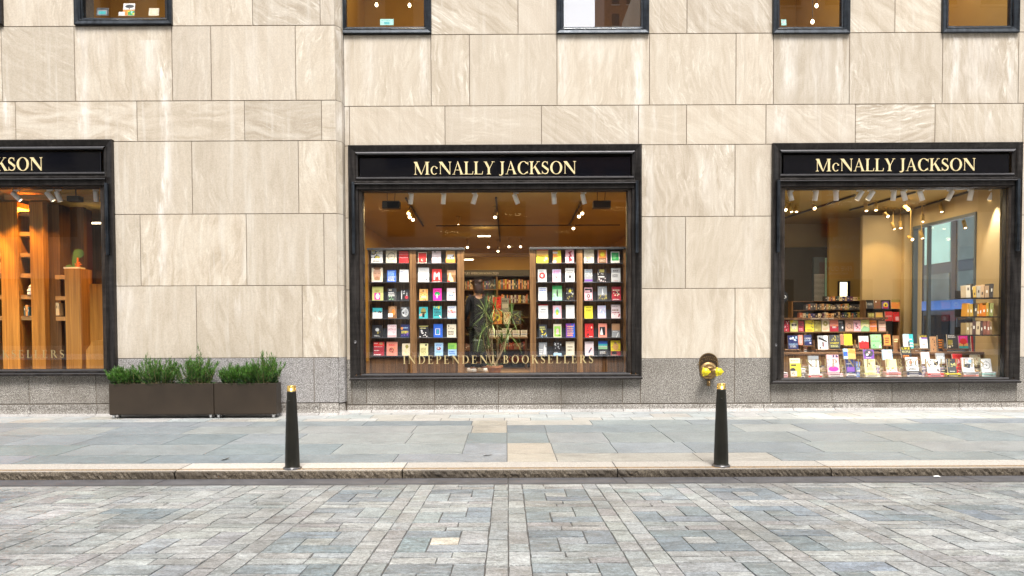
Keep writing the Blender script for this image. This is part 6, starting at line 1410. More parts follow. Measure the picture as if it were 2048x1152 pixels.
TA = [(1568, 1579, 641, 'r', [('X', 0, 0, 1, 1, 10, 'p'), ('X', 0, 0, 1, 1, 5, 'K')], 'dark floral book at the left end'), (1581, 1596, 641, 'Q', [('R', 0, .8, .4, 1, 'Y'), ('E', .5, .5, .32, .32, 'C'), ('E', .32, .6, .18, .10, 'K'), ('E', .7, .6, .18, .10, 'K'), ('E', .5, .25, .06, .04, 'R')], 'olive book with face in dark glasses'),
      (1597, 1608, 641.5, 'r', [('L', .1, .5, .9, .8, 2, 'K'), ('L', .1, .1, .9, .35, 2, 'P')], 'dark red book with black lettering'), (1611, 1628, 640.5, 'Y', [('X', .1, .3, .9, .9, 8, 'A'), ('E', .85, .88, .09, .07, 'E'), ('L', .2, .05, .9, .25, 2, 'E')], 'yellow book with brown marks'),
      (1628.5, 1643, 641, 'A', [('X', .1, .1, .9, .9, 9, 'Q'), ('L', .1, .85, .9, .93, 1, 'y')], 'olive green mottled book'), (1644, 1659, 639.5, 'c', [('E', .5, .68, .32, .22, 'A'), ('E', .5, .68, .1, .07, 'C'), ('L', .15, .12, .85, .35, 3, 'e')], 'tan book with olive circle'),
      (1660, 1677, 640, 'F', [('R', 0, 0, 1, .45, 'r'), ('X', .2, .4, .9, .6, 5, 'O'), ('L', .3, .3, .8, .5, 2, 'W')], 'salmon and maroon book'), (1677.5, 1688, 640, 'D', [('E', .75, .35, .14, .1, 'W'), ('L', .1, .75, .9, .9, 2, 's')], 'black book with white spot'),
      (1691, 1707, 640, 'H', [('O', .5, .48, .33, .05, 'K'), ('E', .82, .28, .07, .05, 'K'), ('L', .15, .8, .85, .86, 1, 'E')], 'tan book with dark ring'), (1708, 1722, 641, 'P', [('X', .1, .1, .9, .9, 9, 'r'), ('X', .2, .4, .7, .9, 4, 'K')], 'pink and red floral book'),
      (1722.5, 1739, 640, 'g', [('R', 0, .55, 1, 1, 'Q'), ('P', [(0, .2), (.4, .5), (1, .3), (1, .6), (.5, .65), (0, .5)], 'y'), ('L', .15, .62, .7, .72, 1, 'W')], 'pale green landscape book'),
      (1740, 1754, 640.5, 'O', [('R', 0, .42, 1, .5, 'P'), ('L', .1, .55, .9, .9, 3, 'r'), ('L', .1, .1, .9, .38, 3, 'r')], 'brick red book with pink band'), (1758, 1772, 641, 'H', [('L', .1, .7, .9, .85, 1, 'E'), ('R', 0, .42, 1, .5, 'C'), ('L', .1, .1, .9, .38, 2, 'P')], 'pinkish tan book at the right end')]
for a, b, yt, base, des, lab in TA: book(a, b, yt, YU2 + .04, zB2 + .001, base, des, f'{lab}, shelf of the stepped cabinet', 'display books in the right window', tilt=-6)
TB = [(1577, 1597, 671, 698, 'N', [('X', .1, .5, .9, .95, 8, 'b'), ('X', .2, .6, .7, .9, 5, 'W'), ('T', 'DANIELLE', .06, .28, .94, .42, 'b'), ('T', 'STEEL', .2, .12, .8, .25, 'W')], 'dark blue book lettered Danielle Steel'), (1597.5, 1606, 670, 690, 'F', [('L', .1, .2, .9, .8, 5, 'P')], 'salmon book half hidden beside the Danielle Steel one'),
      (1609, 1624, 670, 690.5, 'N', [('T', 'DEAR', .1, .58, .9, .74, 'W'), ('T', 'EDWARD', .06, .38, .94, .52, 'b'), ('E', .8, .22, .12, .09, 'v')], 'navy book lettered Dear Edward'), (1637, 1657, 671, 699, 'W', [('R', 0, .7, .6, 1, 'S'), ('P', [(.1, .75), (.9, .5), (.9, .62), (.1, .9)], 'K'), ('R', .5, .1, .95, .5, 'P'), ('E', .2, .12, .09, .06, 'K'), ('R', .42, .2, .55, .55, 'K')], 'white book with black bars and pink square'),
      (1660, 1681, 670, 697, 'D', [('X', .1, .6, .9, .95, 9, 'A'), ('T', 'FOREST', .1, .32, .9, .46, 'Y'), ('L', .1, .1, .9, .26, 2, 'Q')], 'dark green book with yellow lettering'), (1681.5, 1688, 668, 690, 'e', [('L', .1, .1, .9, .9, 8, 'r')], 'narrow reddish brown book beside the dark green one'),
      (1689, 1705, 668, 690.5, 'Y', [('T', 'MICHAEL', .1, .62, .9, .73, 'E'), ('T', 'LEWIS', .18, .46, .82, .57, 'E'), ('E', .5, .85, .05, .04, 'E'), ('L', .1, .1, .9, .16, 1, 'E')], 'yellow book lettered Michael Lewis'), (1719, 1738, 672, 697, 'W', [('R', 0, 0, 1, .52, 'R'), ('X', .05, .45, .95, .6, 8, 'r'), ('L', .1, .08, .9, .3, 2, 'r')], 'book with white top and red lower half'),
      (1743, 1764, 669, 697, 'g', [('X', 0, .5, 1, 1, 8, 'L'), ('X', 0, 0, 1, .5, 6, 'G'), ('P', [(.7, 0), (.95, .1), (.85, .3)], 'W'), ('L', .1, .5, .9, .6, 1, 'G')], 'leafy green book'), (1769, 1782, 669, 690.5, 'O', [('L', .15, .2, .85, .8, 3, 'K')], 'orange red book with black lettering'),
      (1808, 1828, 668, 697, 'b', [('R', .6, 0, 1, 1, 'T'), ('R', 0, 0, .5, .6, 'W'), ('L', .3, .6, .9, .72, 1, 'W'), ('L', .5, .1, .95, .5, 2, 'W'), ('R', .45, .15, .6, .5, 'D')], 'pale and bright blue book with white lettering'), (1841, 1856, 669, 696.5, 'W', [('R', 0, .78, 1, 1, 'K'), ('T', 'ATWOOD', .04, .8, .96, .94, 'Y'), ('R', .2, .68, 1, .78, 'V'), ('E', .5, .28, .2, .06, 'E'), ('E', .5, .28, .12, .03, 'W')], 'white book lettered Atwood on black top'),
      (1896, 1917, 668, 697, 'D', [('L', .1, .75, .9, .95, 2, 'W'), ('R', .05, .25, .5, .6, 'A'), ('X', .05, .1, .5, .4, 6, 'C')], 'black book with dim photograph'), (1919, 1937, 670, 697, 'M', [('R', 0, 0, 1, .18, 'T'), ('R', 0, .18, 1, .4, 'o'), ('E', .5, .52, .4, .22, 'R'), ('L', .2, .78, .8, .84, 1, 'P'), ('R', .47, .1, .53, .35, 'K')], 'magenta and orange book with red tree')]
for i, (a, b, yt, yb, base, des, lab) in enumerate(TB):
    Y = YU + .16 + (.14 if yb < 692 else 0); zs = zl(yb, (a + b) / 2, Y)
    book(a, b, yt, Y, zs + .001, base, des, f'{lab}, middle row of the right window', 'display books in the right window', tilt=-9)
# little wooden stands under the middle row
for i, (a, b, yb, Y) in enumerate(((1570, 1602, 698.5, YU + .12), (1606, 1627, 691, YU + .27), (1632, 1685, 698.5, YU + .12), (1688.5, 1708, 691, YU + .27), (1715, 1768, 697.8, YU + .12), (1767, 1786, 691, YU + .27), (1804, 1860, 697.5, YU + .12), (1892, 1940, 697.5, YU + .12))):
    xa, xb = P(a, yb, Y).x, P(b, yb, Y).x; z = zl(yb, (a + b) / 2, Y + .04)
    m = MB(); m.box(xa, xb, Y, Y + .14, z - .018, z - .002, .002); m.box(xa + .01, xa + .03, Y + .02, Y + .12, zA_ + .001, z - .018); m.box(xb - .03, xb - .01, Y + .02, Y + .12, zA_ + .001, z - .018)
    m.box(xa, xa + .015, Y + .10, Y + .14, z - .002, z + .17)
    tag(m.build('book_stand', 'walnut_x'), f'small wooden book stand, {ordn[i]} from left on the cabinet ledge', 'book stand', 'wooden stands on the cabinet ledge')
for i, (a, b, yt, yb, base, des, lab) in enumerate(((1788, 1800, 671, 697, 'E', [('L', .1, .6, .9, .85, 2, 'y')], 'brown book standing between the orange red and the pale blue books'), (1862, 1874, 673, 697, 'e', [('X', .1, .1, .9, .9, 6, 'K')], 'brown mottled book right of the Atwood book'), (1877, 1889, 670, 697, 'K', [('L', .1, .2, .9, .8, 4, 'O')], 'black book with orange lines left of the dim photograph book'), (1944, 1957, 672, 697, 'r', [('E', .5, .5, .2, .14, 'o')], 'dark red book at the right end of the cabinet ledge'))):
    Y = YU + .26; book(a, b, yt, Y, zA_ + .001, base, des, lab, 'display books in the right window', tilt=-7)
# front row: leaning books with stacks
TC = [(1582, 1603, 716, 753, 'Y', [('R', 0, .72, 1, 1, 'C'), ('L', .1, .84, .9, .92, 1, 'O'), ('R', .1, .58, .6, .66, 'K'), ('E', .25, .35, .25, .12, 'K'), ('R', 0, .0, .6, .3, 'C'), ('X', .1, .1, .6, .4, 4, 'D')], 'cream and yellow book with black hat', .30),
      (1619, 1640, 711, 747.5, 'W', [('R', 0, .73, 1, 1, 'S'), ('P', [(.1, .6), (.4, .42), (.38, .38), (.05, .55)], 'D'), ('R', .7, .4, .76, .8, 'D'), ('L', .35, .2, .6, .45, 3, 'D')], 'white book with grey top and thin branches', .30),
      (1656, 1680, 709, 745, 'P', [('X', .0, .8, .8, 1, 6, 'W'), ('X', .1, .4, .9, .75, 8, 'p'), ('E', .5, .2, .42, .14, 'M'), ('R', .48, .3, .52, .6, 'r'), ('X', .4, .85, .9, 1, 4, 'N')], 'pink book with swirling skirts', .30),
      (1688, 1712, 697, 718, 'b', [('R', .35, 0, 1, 1, 'o'), ('P', [(.35, .6), (1, .5), (1, .8), (.6, .95)], 'O'), ('R', 0, .3, .35, .7, 'B'), ('L', .05, .1, .3, .3, 2, 'W')], 'blue and orange book raised behind the navy one', .42),
      (1693, 1712, 719, 746, 'N', [('L', .1, .66, .7, .74, 1, 'W'), ('R', .1, .1, .9, .45, 'V'), ('L', .3, .03, .7, .06, 1, 's')], 'navy and violet book', .30),
      (1728, 1749, 699, 718, 'V', [('E', .5, .6, .42, .38, 'D'), ('E', .35, .45, .12, .12, 'W'), ('E', .55, .7, .1, .12, 'P'), ('L', .2, .08, .8, .24, 1, 'v')], 'dark purple book with round scene', .42),
      (1731, 1753, 718, 746, 'y', [('T', 'TRUST', .1, .80, .9, .93, 'E'), ('X', .35, .55, .7, .8, 5, 'K'), ('L', .2, .2, .8, .42, 3, 'A'), ('L', .3, .04, .7, .09, 1, 'E')], 'pale yellow book with black scribble', .30),
      (1766, 1786, 699, 720, 'b', [('X', .2, .3, .9, .9, 8, 'P'), ('E', .7, .8, .25, .18, 'y'), ('L', .2, .4, .9, .55, 1, 'W')], 'pastel pink and blue book', .42),
      (1774, 1795, 718, 743.5, 'y', [('R', 0, .0, 1, .25, 'P'), ('X', .1, .05, .9, .3, 7, 'O'), ('L', .45, .65, .9, .8, 2, 'c'), ('R', .22, .5, .26, .95, 'D')], 'pale yellow book with pink flowers', .30),
      (1804, 1824, 693, 716, 'K', [('T', 'LIKE', .1, .75, .9, .95, 'Y'), ('T', 'PEOPLE', .08, .45, .9, .65, 'y'), ('L', .1, .05, .95, .3, 2, 'O')], 'black book with ragged yellow lettering', .42),
      (1814, 1838, 714, 742, 'W', [('R', .7, .7, 1, 1, 'p'), ('O', .38, .62, .3, .05, 'D'), ('E', .38, .62, .18, .13, 'F'), ('X', .5, .3, .9, .55, 4, 'b'), ('L', .15, .08, .85, .26, 2, 'D')], 'white book with red and blue circle drawing', .30),
      (1844, 1861, 704, 728, 'p', [('X', .1, .1, .9, .9, 6, 'v'), ('L', .1, .8, .9, .9, 1, 's')], 'white lilac book', .42),
      (1856, 1881, 718, 746.5, 'W', [('X', .1, .5, .5, .95, 4, 'K'), ('P', [(.55, .7), (.95, .9), (.9, .6), (.6, .55)], 'K'), ('X', .05, .05, .6, .4, 7, 'P'), ('X', .6, .1, .95, .3, 3, 'K')], 'white book with black shapes and pink flowers', .30),
      (1874, 1891, 706, 727, 's', [('R', 0, .6, 1, 1, 'S'), ('X', .1, .2, .9, .6, 5, 'b'), ('L', .1, .65, .9, .8, 1, 'W')], 'blue grey book', .42),
      (1897, 1914, 717, 746.5, 'D', [('X', .1, .35, .9, .7, 9, 'Q'), ('L', .2, .1, .8, .2, 1, 's'), ('L', .1, .85, .7, .92, 1, 'A')], 'dark green book with olive lettering', .30),
      (1908, 1928, 707, 737, 'R', [('X', .4, .4, .9, .7, 3, 'F'), ('P', [(.4, .3), (.7, .4), (.55, .65)], 'P')], 'plain red book leaning steeply', .42),
      (1926, 1950, 715, 744, 'W', [('P', [(.15, .35), (.6, .25), (.75, .55), (.5, .6), (.2, .55)], 'D'), ('R', 0, .75, .6, 1, 'p'), ('R', .2, .06, .9, .2, 's'), ('E', .7, .75, .15, .12, 'b')], 'white book with dark shoe', .30),
      (1943, 1963, 709, 730, 'c', [('X', .1, .1, .9, .9, 10, 'e'), ('X', .1, .1, .9, .9, 6, 'C')], 'tan floral book', .42),
      (1964, 1985, 717, 744, 't', [('R', 0.01, 0.01, .99, .99, 'W'), ('O', .5, .5, .36, .035, 'K'), ('R', .3, .56, .52, .59, 'K'), ('E', .52, .5, .06, .045, 'K'), ('P', [(.35, .95), (.65, .75), (.5, .68), (.6, .75)], 'K')], 'pale mint book with black clock face', .30)]
for a, b, yt, yb, base, des, lab, Y in TC: leanbook(a, b, yt, yb, Y, base, des, f'{lab}, front of the right window', tilt=-13, th=.03)
ST = [(1640, 1656, 755, 6, 4.0, .46, 'AcKAcK', 'olive black book between the branches and skirts covers'), (1840, 1846, 755, 7, 3.8, .46, 'KcAKcAK', 'thin black tan book right of the circle drawing cover'), (1603, 1618, 755, 6, 4.2, .50, 'cAEcAE', 'brown tan book behind the yellow cover'),
 (1566, 1576, 756, 3, 4.2, .26, 'PPp', 'small pink book at the far left of the right window'), (1603, 1611, 755, 4, 5.0, .34, 'WDWW', 'white and black book right of the yellow cover'), (1617, 1646, 756, 3, 2.9, .24, 'WRW', 'red and white book under the white cover with branches'),
      (1657, 1687, 756, 3, 3.4, .24, 'SWP', 'grey and pink book under the pink skirts cover'), (1683, 1692, 755, 6, 4.2, .42, 'cAcAcA', 'olive tan book behind the navy cover'), (1693, 1713, 756, 2, 4.4, .24, 'NW', 'navy and white book under the navy violet cover'), (1713, 1720, 755, 8, 4.0, .34, 'BbBWbBbB', 'blue and white book right of the navy cover'),
      (1721, 1730, 755, 5, 4.4, .46, 'AcAcA', 'tan book left of the pale yellow scribble cover'), (1731, 1761, 756, 3, 2.9, .24, 'yWy', 'pale yellow book under the scribble cover'), (1753, 1759, 747, 6, 4.0, .36, 'VWVvVW', 'violet book beside the scribble cover'), (1759, 1768, 755, 5, 4.2, .46, 'AcAcA', 'tan book left of the pink flowers cover'),
      (1773, 1803, 756, 4, 3.2, .24, 'FWFP', 'coral and white book under the pink flowers cover'), (1798, 1808, 755, 5, 4.4, .46, 'AcAcA', 'olive book right of the pink flowers cover'), (1814, 1844, 756, 4, 3.2, .24, 'DWND', 'dark book under the circle drawing cover'), (1845, 1857, 752, 6, 3.8, .36, 'WvWNWv', 'white book left of the black shapes cover'),
      (1857, 1889, 756, 3, 3.2, .24, 'RPR', 'red book under the black shapes cover'), (1879, 1894, 753, 6, 4.0, .42, 'NvDNvD', 'dark violet book behind the black shapes cover'), (1893, 1922, 756, 3, 3.0, .24, 'YKY', 'bright yellow book under the dark green cover'), (1914, 1930, 751, 4, 4.0, .40, 'RRRR', 'red book behind the dark green cover'),
      (1928, 1959, 756, 4, 3.0, .24, 'WFWS', 'white and coral book under the dark shoe cover'), (1951, 1964, 755, 5, 3.4, .38, 'ocCoc', 'tan orange book behind the dark shoe cover'), (1964, 1993, 756, 4, 3.0, .24, 'tWtW', 'pale mint book under the clock cover')]
for a, b, yb, n, hp, Y, cols, lab in ST: stack(a, b, yb, n, hp, Y, ZR + .001, cols, lab, 'stacked books in the right window')
for i, (a, b, n, cols) in enumerate(((1606, 1616, 3, 'KEr'), (1706, 1717, 4, 'AKcE'), (1829, 1840, 4, 'EcKA'), (1875, 1884, 3, 'NKS'), (1958, 1968, 3, 'rKE'))):
    stack(a, b, 700, n, 3.8, YU + .30, zA_ + .001, cols, f'dark book in {ordn[i]} low pile on cabinet ledge', 'low piles on the cabinet ledge')
# back shelves in the right room: small wall shelf with covers, spines, price cards
YW = 3.3
m = MB(); x0, x1 = P(1725, 500, YW).x, P(1803, 500, YW).x; m.box(x0, x1, YW, YW + .1, ZR, 4.0); m.box(x1, 8.94, YW - .12, YW + .1, ZR, 4.0); S(m.build('shop_wall', 'wall_cream'))
Y4 = 4.6; m = MB(); x0, x1 = P(1658, 500, Y4).x, P(1760, 500, Y4).x; m.box(x0, x1, Y4, Y4 + .1, ZR, CZ); S(m.build('shop_wall', 'wall_in'))
c = P(1689, 579, Y4 - .1); m = MB(); m.box(c.x - .13, c.x + .13, Y4 - .12, Y4 - .02, c.z - .20, c.z + .20); sc = m.build('lit_sign', 'black'); tag(sc, 'small lit panel in black frame on the brown wall', 'lit panel'); m = MB(); m.box(c.x - .115, c.x + .05, Y4 - .127, Y4 - .121, c.z - .17, c.z + .17); m.build('panel', 'screen', sc)
m = MB(); x0, x1 = P(1570, 500, 5.0).x, P(1660, 500, 5.0).x; zc0, zc1 = zl(604, 1600, 5), zl(515, 1600, 5); m.box(x0 - .3, x1, 5.0, 5.05, ZR, zc1 + .25); S(m.build('shop_wall', 'dark_wall'))  # dark-coloured sheet stands in for the dark opening to another room
a, b = P(1625, 560, 4.95).x, P(1660, 560, 4.95).x; m = MB(); m.box(a, b, 4.9, 4.98, zc0, zc1); wnd = m.build('inner_window', 'slate'); tag(wnd, 'small grey inner window at the back left of the right shop', 'window')
m = MB(); m.box(a + .28, b - .01, 4.885, 4.899, zc0 + .02, zc1 - .02); m.build('pane', 'teal', wnd)
m = MB()
for i in range(22): z = zc0 + .03 + i * .03; m.box(a + .02, a + .26, 4.885, 4.899, z, z + .014)
m.build('louvre', 'white_paint', wnd)
c = P(1567, 597, .9); m = MB(); m.lathe([(.11, 0), (.11, .02)], 0, 0, 0, 28, 'Y'); o = m.build('round_sign', 'black'); o.location = (c.x + .02, 1.0, c.z + .03); tag(o, 'round black sign at the left edge of the right window', 'sign')
m = MB(); add_sans(m, 'RED', -.07, .07, -.025, .03, -.002); q = m.build('lettering', 'white_paint', o)
# shelf rows far back
def wallshelf(name, xa, xb, ys, Y, lab, mat='walnut_x', side=True):
    x0, x1 = P(xa, ys[0], Y).x, P(xb, ys[0], Y).x; z0 = ZR; z1 = zl(ys[0], (xa + xb) / 2, Y)
    t = empty(name, ((x0 + x1) / 2, Y + .12, z0), lab, 'bookcase'); hx = (x1 - x0) / 2
    m = MB(); m.box(-hx, hx, .10, .13, 0, z1 - z0); m.build('back_panel', 'dark_wall', t)
    for s in (-1, 1): m = MB(); m.box(s * hx - .015, s * hx + .015, -.12, .099, 0, z1 - z0); m.build('upright', 'walnut_light', t)
    for y in ys: m = MB(); z = zl(y, (xa + xb) / 2, Y) - z0; m.box(-hx + .016, hx - .016, -.12, .098, z - .015, z); m.build('shelf', mat, t)
    return [zl(y, (xa + xb) / 2, Y) for y in ys]
zs = wallshelf('bookcase', 1585, 1730, (602, 620, 637), 3.6, 'long low bookcase along the back of the right shop')
spines(P(1612, 600, 3.55).x, P(1728, 600, 3.55).x, 3.55, zs[1], .10, .15, 'spine-out book on the long low back bookcase, price cards above', 'spines low back bookcase', stuff=STUFF, pal=[(.3, .3, .1), (.25, .2, .15), (.1, .1, .12), (.5, .3, .15), (.5, .15, .05), (.12, .12, .14)], wmin=.03, wmax=.06)
spines(P(1650, 600, 3.55).x, P(1728, 600, 3.55).x, 3.55, zs[0], .07, .11, '', '', stuff=STUFF, wmin=.03, wmax=.07)
spines(P(1600, 600, 3.55).x, P(1728, 600, 3.55).x, 3.55, zs[2], .10, .15, '', '', stuff=STUFF, wmin=.03, wmax=.07)
tag(STUFF.build('shelved_books', 'cover'), 'rows of small upright books in the low back bookcase', 'books', kind='stuff')
for i, px in enumerate((1649, 1656, 1663, 1669, 1678, 1684, 1689, 1694, 1701)):
    c = P(px, 616.5 - i * .4, 3.4); m = MB(); m.box(-.014, .014, 0, .003, -.02, .02); o = m.build('price_card', 'ochre'); o.location = c; tag(o, f'small cream price card on the low back bookcase, {ordn[i]} from left', 'card', 'price cards on the back bookcase')
zs = wallshelf('wall_shelf', 1731, 1799, (600, 617.5, 640), 2.9, 'small black wall shelf of face-out books under the cream wall', 'black')
for a, b, yt, yb, base, des, lab in ((1734, 1747, 603, 617.5, 'D', [('L', .1, .5, .9, .8, 2, 's')], 'black book at the left'), (1748, 1762, 600, 617.5, 'E', [('E', .3, .8, .12, .1, 'W'), ('X', .2, .2, .8, .7, 5, 'r')], 'dark brown book with white spot'), (1765, 1778, 603, 617.5, 'V', [('E', .5, .5, .38, .38, 'Y'), ('E', .5, .5, .14, .14, 'K'), ('R', .2, .05, .8, .3, 'R')], 'purple book with yellow disc'), (1783, 1800, 599, 617.5, 'O', [('R', 0, .7, 1, 1, 'A'), ('X', 0, 0, 1, .6, 6, 'Y')], 'orange and brown book at the right'),
     (1737, 1749, 626, 640, 'A', [('R', .1, .1, .45, .45, 'Q'), ('R', .55, .1, .9, .45, 'Q'), ('R', .1, .55, .45, .9, 'Q'), ('R', .55, .55, .9, .9, 'Q')], 'green squares book'), (1752, 1766, 625, 640, 'o', [('L', .1, .2, .9, .8, 3, 'Y')], 'orange tan book'), (1771, 1785, 623, 642, 'R', [('T', 'WOW', .1, .4, .9, .6, 'W')], 'vivid red book with white word'), (1786, 1799, 624, 643, 'R', [('R', .4, .1, .9, .5, 'P'), ('X', 0, .5, 1, .95, 6, 'K')], 'red and black book')):
    Y = 2.86; book(a, b, yt, Y, zl(yb, (a + b) / 2, Y), base, des, f'{lab} on the small black wall shelf', 'books on the small black wall shelf', tilt=-5)
# shelves fixed on the right-hand side wall
YS = .16; sx0, sx1 = P(1933, 600, YS).x, 8.80
for k, (yb, nm) in enumerate(((596, 'upper'), (633, 'middle'), (669, 'lower'))):
    z = zl(yb, 1970, YS + .25); m = MB(); m.box(sx0, sx1 + .1, YS, YS + .34, z - .02, z); m.box(sx0, sx1 + .1, YS + .34, YS + .352, z - .02, z + .14)
    t = m.build('wall_shelf', 'black'); tag(t, f'{nm} black shelf of books at the right edge of the right window', 'shelf', 'black shelves at the right edge')
    pal = [[(.6, .38, .08), (.6, .52, .38), (.08, .07, .06), (.5, .08, .05), (.5, .33, .18)], [(.55, .26, .03), (.5, .3, .05), (.1, .08, .05), (.6, .18, .02), (.3, .3, .1)], [(.32, .2, .1), (.4, .3, .14), (.55, .42, .25), (.1, .06, .05), (.3, .12, .08)]][k]
    spines(sx0 + .02, sx1 - .02, YS + .02, z, .20, .25, f'book upright on {nm} black shelf, right window edge', f'books {nm} right shelf', pal=pal, wmin=.03, wmax=.085, lean=1.6, d=.16)
# side window towards the side street
fr = MB(); ya, yb = .95, 3.15; xw = 8.95; z1 = 3.72
fr.box(xw, xw + .2, ya - .3, ya, ZR, CZ); fr.box(xw, xw + .2, yb, 5.6, ZR, CZ); fr.box(xw, xw + .2, ya, yb, z1, CZ); fr.box(xw, xw + .2, .285, ya - .3, ZR, CZ); S(fr.build('shop_wall', 'wall_cream'))
fr = MB(); fr.box(xw - .02, xw + .08, ya, ya + .05, ZR, z1); fr.box(xw - .02, xw + .08, yb - .05, yb, ZR, z1); fr.box(xw - .02, xw + .08, ya + .05, yb - .05, z1 - .06, z1 - .001); fr.box(xw - .01, xw + .06, 2.55, 2.60, ZR, z1 - .06)
f = fr.build('side_window', 'slate', bld); m = MB(); m.box(xw + .02, xw + .03, ya + .05, yb - .05, ZR, z1 - .06); m.build('glass_pane', 'glass', f)
# building across the side street
t = empty('glass_building', (26, 22, 0), 'teal glazed building with blue awning seen through the side window', 'building')
m = MB(); m.box(-4, 4, -22, 22, 0, 24); m.build('wall', 'slate', t)
for j, (za, zb_) in enumerate(((.4, 2.0), (2.5, 4.1), (4.65, 9.2), (10, 14), (15, 19))):
    for i in range(-7, 7):
        y0_ = 1.6 + i * 2.9; m = MB(); m.box(-4.06, -4.001, y0_, y0_ + 2.2, za, zb_); m.build('window', 'teal' if (j == 2 and i % 2 == 0) or j == 4 else ('teal_dim' if j != 0 else 'win_dark'), t)
        m = MB(); m.box(-4.05, -4.001, y0_ - .5, y0_ - .2, .2, 22); m.build('mullion', 'steel_grey', t) if j == 0 else None
m = MB(); m.add([(-4.05, -20, 2.75), (-5.6, -20, 2.25), (-5.6, 12, 2.25), (-4.05, 12, 2.75), (-4.05, -20, 2.7), (-5.6, -20, 2.2), (-5.6, 12, 2.2), (-4.05, 12, 2.7)], [(0, 1, 2, 3), (4, 5, 6, 7), (0, 1, 5, 4), (1, 2, 6, 5)]); m.build('awning', 'awning_blue', t)
m = MB(); m.box(9.71, 22, -5, 60, -.05, .03); S(m.build('side_street', 'flag'))
# inner lit spots, right room
IR = [(1569, 417, 2.0), (1581, 417, 2.2), (1593, 417, 2.4), (1627, 414, 2.0), (1732, 415, 2.2), (1752, 414, 2.0), (1772, 430, 2.8), (1786, 452, 3.0), (1801, 450, 3.1), (1813, 416, 1.9), (1845, 437, 2.5), (1882, 417, 2.0), (1821, 476, 2.6), (1843, 470, 2.4), (1929, 449, 1.9)]
for i, (px, py, Y) in enumerate(IR): spot_head(px, py, Y, rnd.uniform(-14, 14), f'dull ceiling spotlight deeper in the right shop, number {i + 1} from left' if False else f'ceiling spotlight deeper in the right shop, above {["the left edge","the dark corner","the round sign","the dark doorway","the lit panel","the brown wall","the cream wall","the small black wall shelf","the wall shelf end","the side pillar","the side window head","the track end","the window transom","the pillar top","the right shelves"][i]}', 'lit spotlights deeper in the shop', 'wall_in', trackz=CZ - .0, toward=-25 if i % 3 else -60, ln=.18, r=.036)
ctrack((1565, 400, 4.5), (1710, 400, 1.3), 'dark track slanting across the left of the right ceiling'); ctrack((1700, 400, 3.2), (1830, 400, 1.0), 'dark track slanting across the middle of the right ceiling'); ctrack((1830, 400, 3.0), (1935, 400, 1.0), 'dark track near the side window of the right shop')
# ------------------------------------------------------------------ left window: tall oak fins and ladder shelves
ZL = zl(741, 100, 0) ; YQ = .75
fins = [(-120, -80), (-60, -25), (3, 38), (62, 89)]
for i, (a, b) in enumerate(fins):
    m = MB(); m.box(P(a, 600, YQ).x, P(b, 600, YQ).x, YQ, YQ + .5, ZL - .04, 3.95, .003)
    tag(m.build('oak_fin', 'oak'), f'tall oak panel, {ordn[i]} from left of the fins in the left window' if i < 2 else ('tall bright oak panel at the far left of the left window' if i == 2 else 'tall oak panel right of the ladder shelves in the left window'), 'panel', 'tall oak fins')
m = MB(); m.box(P(89, 600, YQ).x + .002, P(112, 600, YQ).x, YQ + .15, YQ + .6, ZL - .04, 3.93); m.box(P(112, 600, YQ).x + .002, P(140, 600, YQ).x, YQ + .5, YQ + .6, ZL - .04, 3.93); tag(m.build('wood_partition', 'oak_dark'), 'brown wood partition beside the tall oak panels', 'partition')
for i, (a, b, nm) in enumerate(((-25, 3, 'leftmost'), (38, 62, 'middle'))):
    x0, x1 = P(a, 600, YQ).x + .003, P(b, 600, YQ).x - .003; t = empty('ladder_shelf', ((x0 + x1) / 2, YQ + .2, ZL), f'narrow oak ladder shelving, {nm} between the tall oak panels', 'shelving', 'narrow ladder shelves'); hx = (x1 - x0) / 2
    m = MB(); m.box(-hx, hx, .22, .25, -.04, 3.9 - ZL); m.build('back_panel', 'oak_dark', t)
    for y in (427, 468, 510, 551, 594, 636): z = zl(y, 50, YQ + .05) - ZL; m = MB(); m.box(-hx, hx, -.15, .219, z - .04, z + .04); m.build('shelf', 'oak_x', t)
x0, x1 = P(112, 650, YQ).x, P(131, 650, YQ).x; t = empty('ladder_shelf', ((x0 + x1) / 2, YQ + .2, ZL), 'short oak ladder shelving left of the oak pedestal', 'shelving', 'narrow ladder shelves'); hx = (x1 - x0) / 2
for y in (554, 596, 637): z = zl(y, 120, YQ) - ZL; m = MB(); m.box(-hx, hx, -.2, .1, z - .04, z + .035); m.build('shelf', 'oak_x', t)
spines(P(117, 680, YQ + .1).x, P(124, 680, YQ + .1).x, YQ + .02, zl(631, 120, YQ), .2, .25, 'narrow book in the short ladder shelving of left window', 'books left window', pal=[(.5, .1, .05), (.7, .55, .3), (.1, .08, .06)])
z = zl(537, 150, YQ - .1); px0, px1 = P(131, 650, YQ - .1).x, P(162, 650, YQ - .1).x
m = MB(); m.box(px0, px1, YQ - .1, YQ + .3, ZL - .04, z, .003); m.box(px1 + .001, P(163.5, 650, YQ).x, YQ - .09, YQ + .3, ZL - .04, z - .01); tag(m.build('oak_pedestal', 'oak'), 'oak pedestal carrying the green paper plant', 'pedestal')
yy = YQ + .5; m = MB(); m.box(P(163.5, 600, YQ).x + .003, P(235, 600, yy).x, yy, yy + .4, ZL - .04, zl(543, 190, yy)); tag(m.build('oak_counter', 'oak_dark'), 'dark oak counter right of the pedestal', 'counter')
yy2 = YQ + .2; m = MB(); m.box(P(176, 600, yy2).x, P(228, 600, yy2).x, yy2, yy2 + .28, ZL - .04, zl(568, 190, yy2)); tag(m.build('oak_cupboard', 'oak'), 'glowing oak cupboard at the right edge of the left window', 'cupboard')
m = MB(); a, b = P(172, 700, YQ - .1).x, P(215, 700, YQ - .1).x; zz = zl(700, 190, YQ - .1); zt2 = zl(681, 190, YQ - .1)
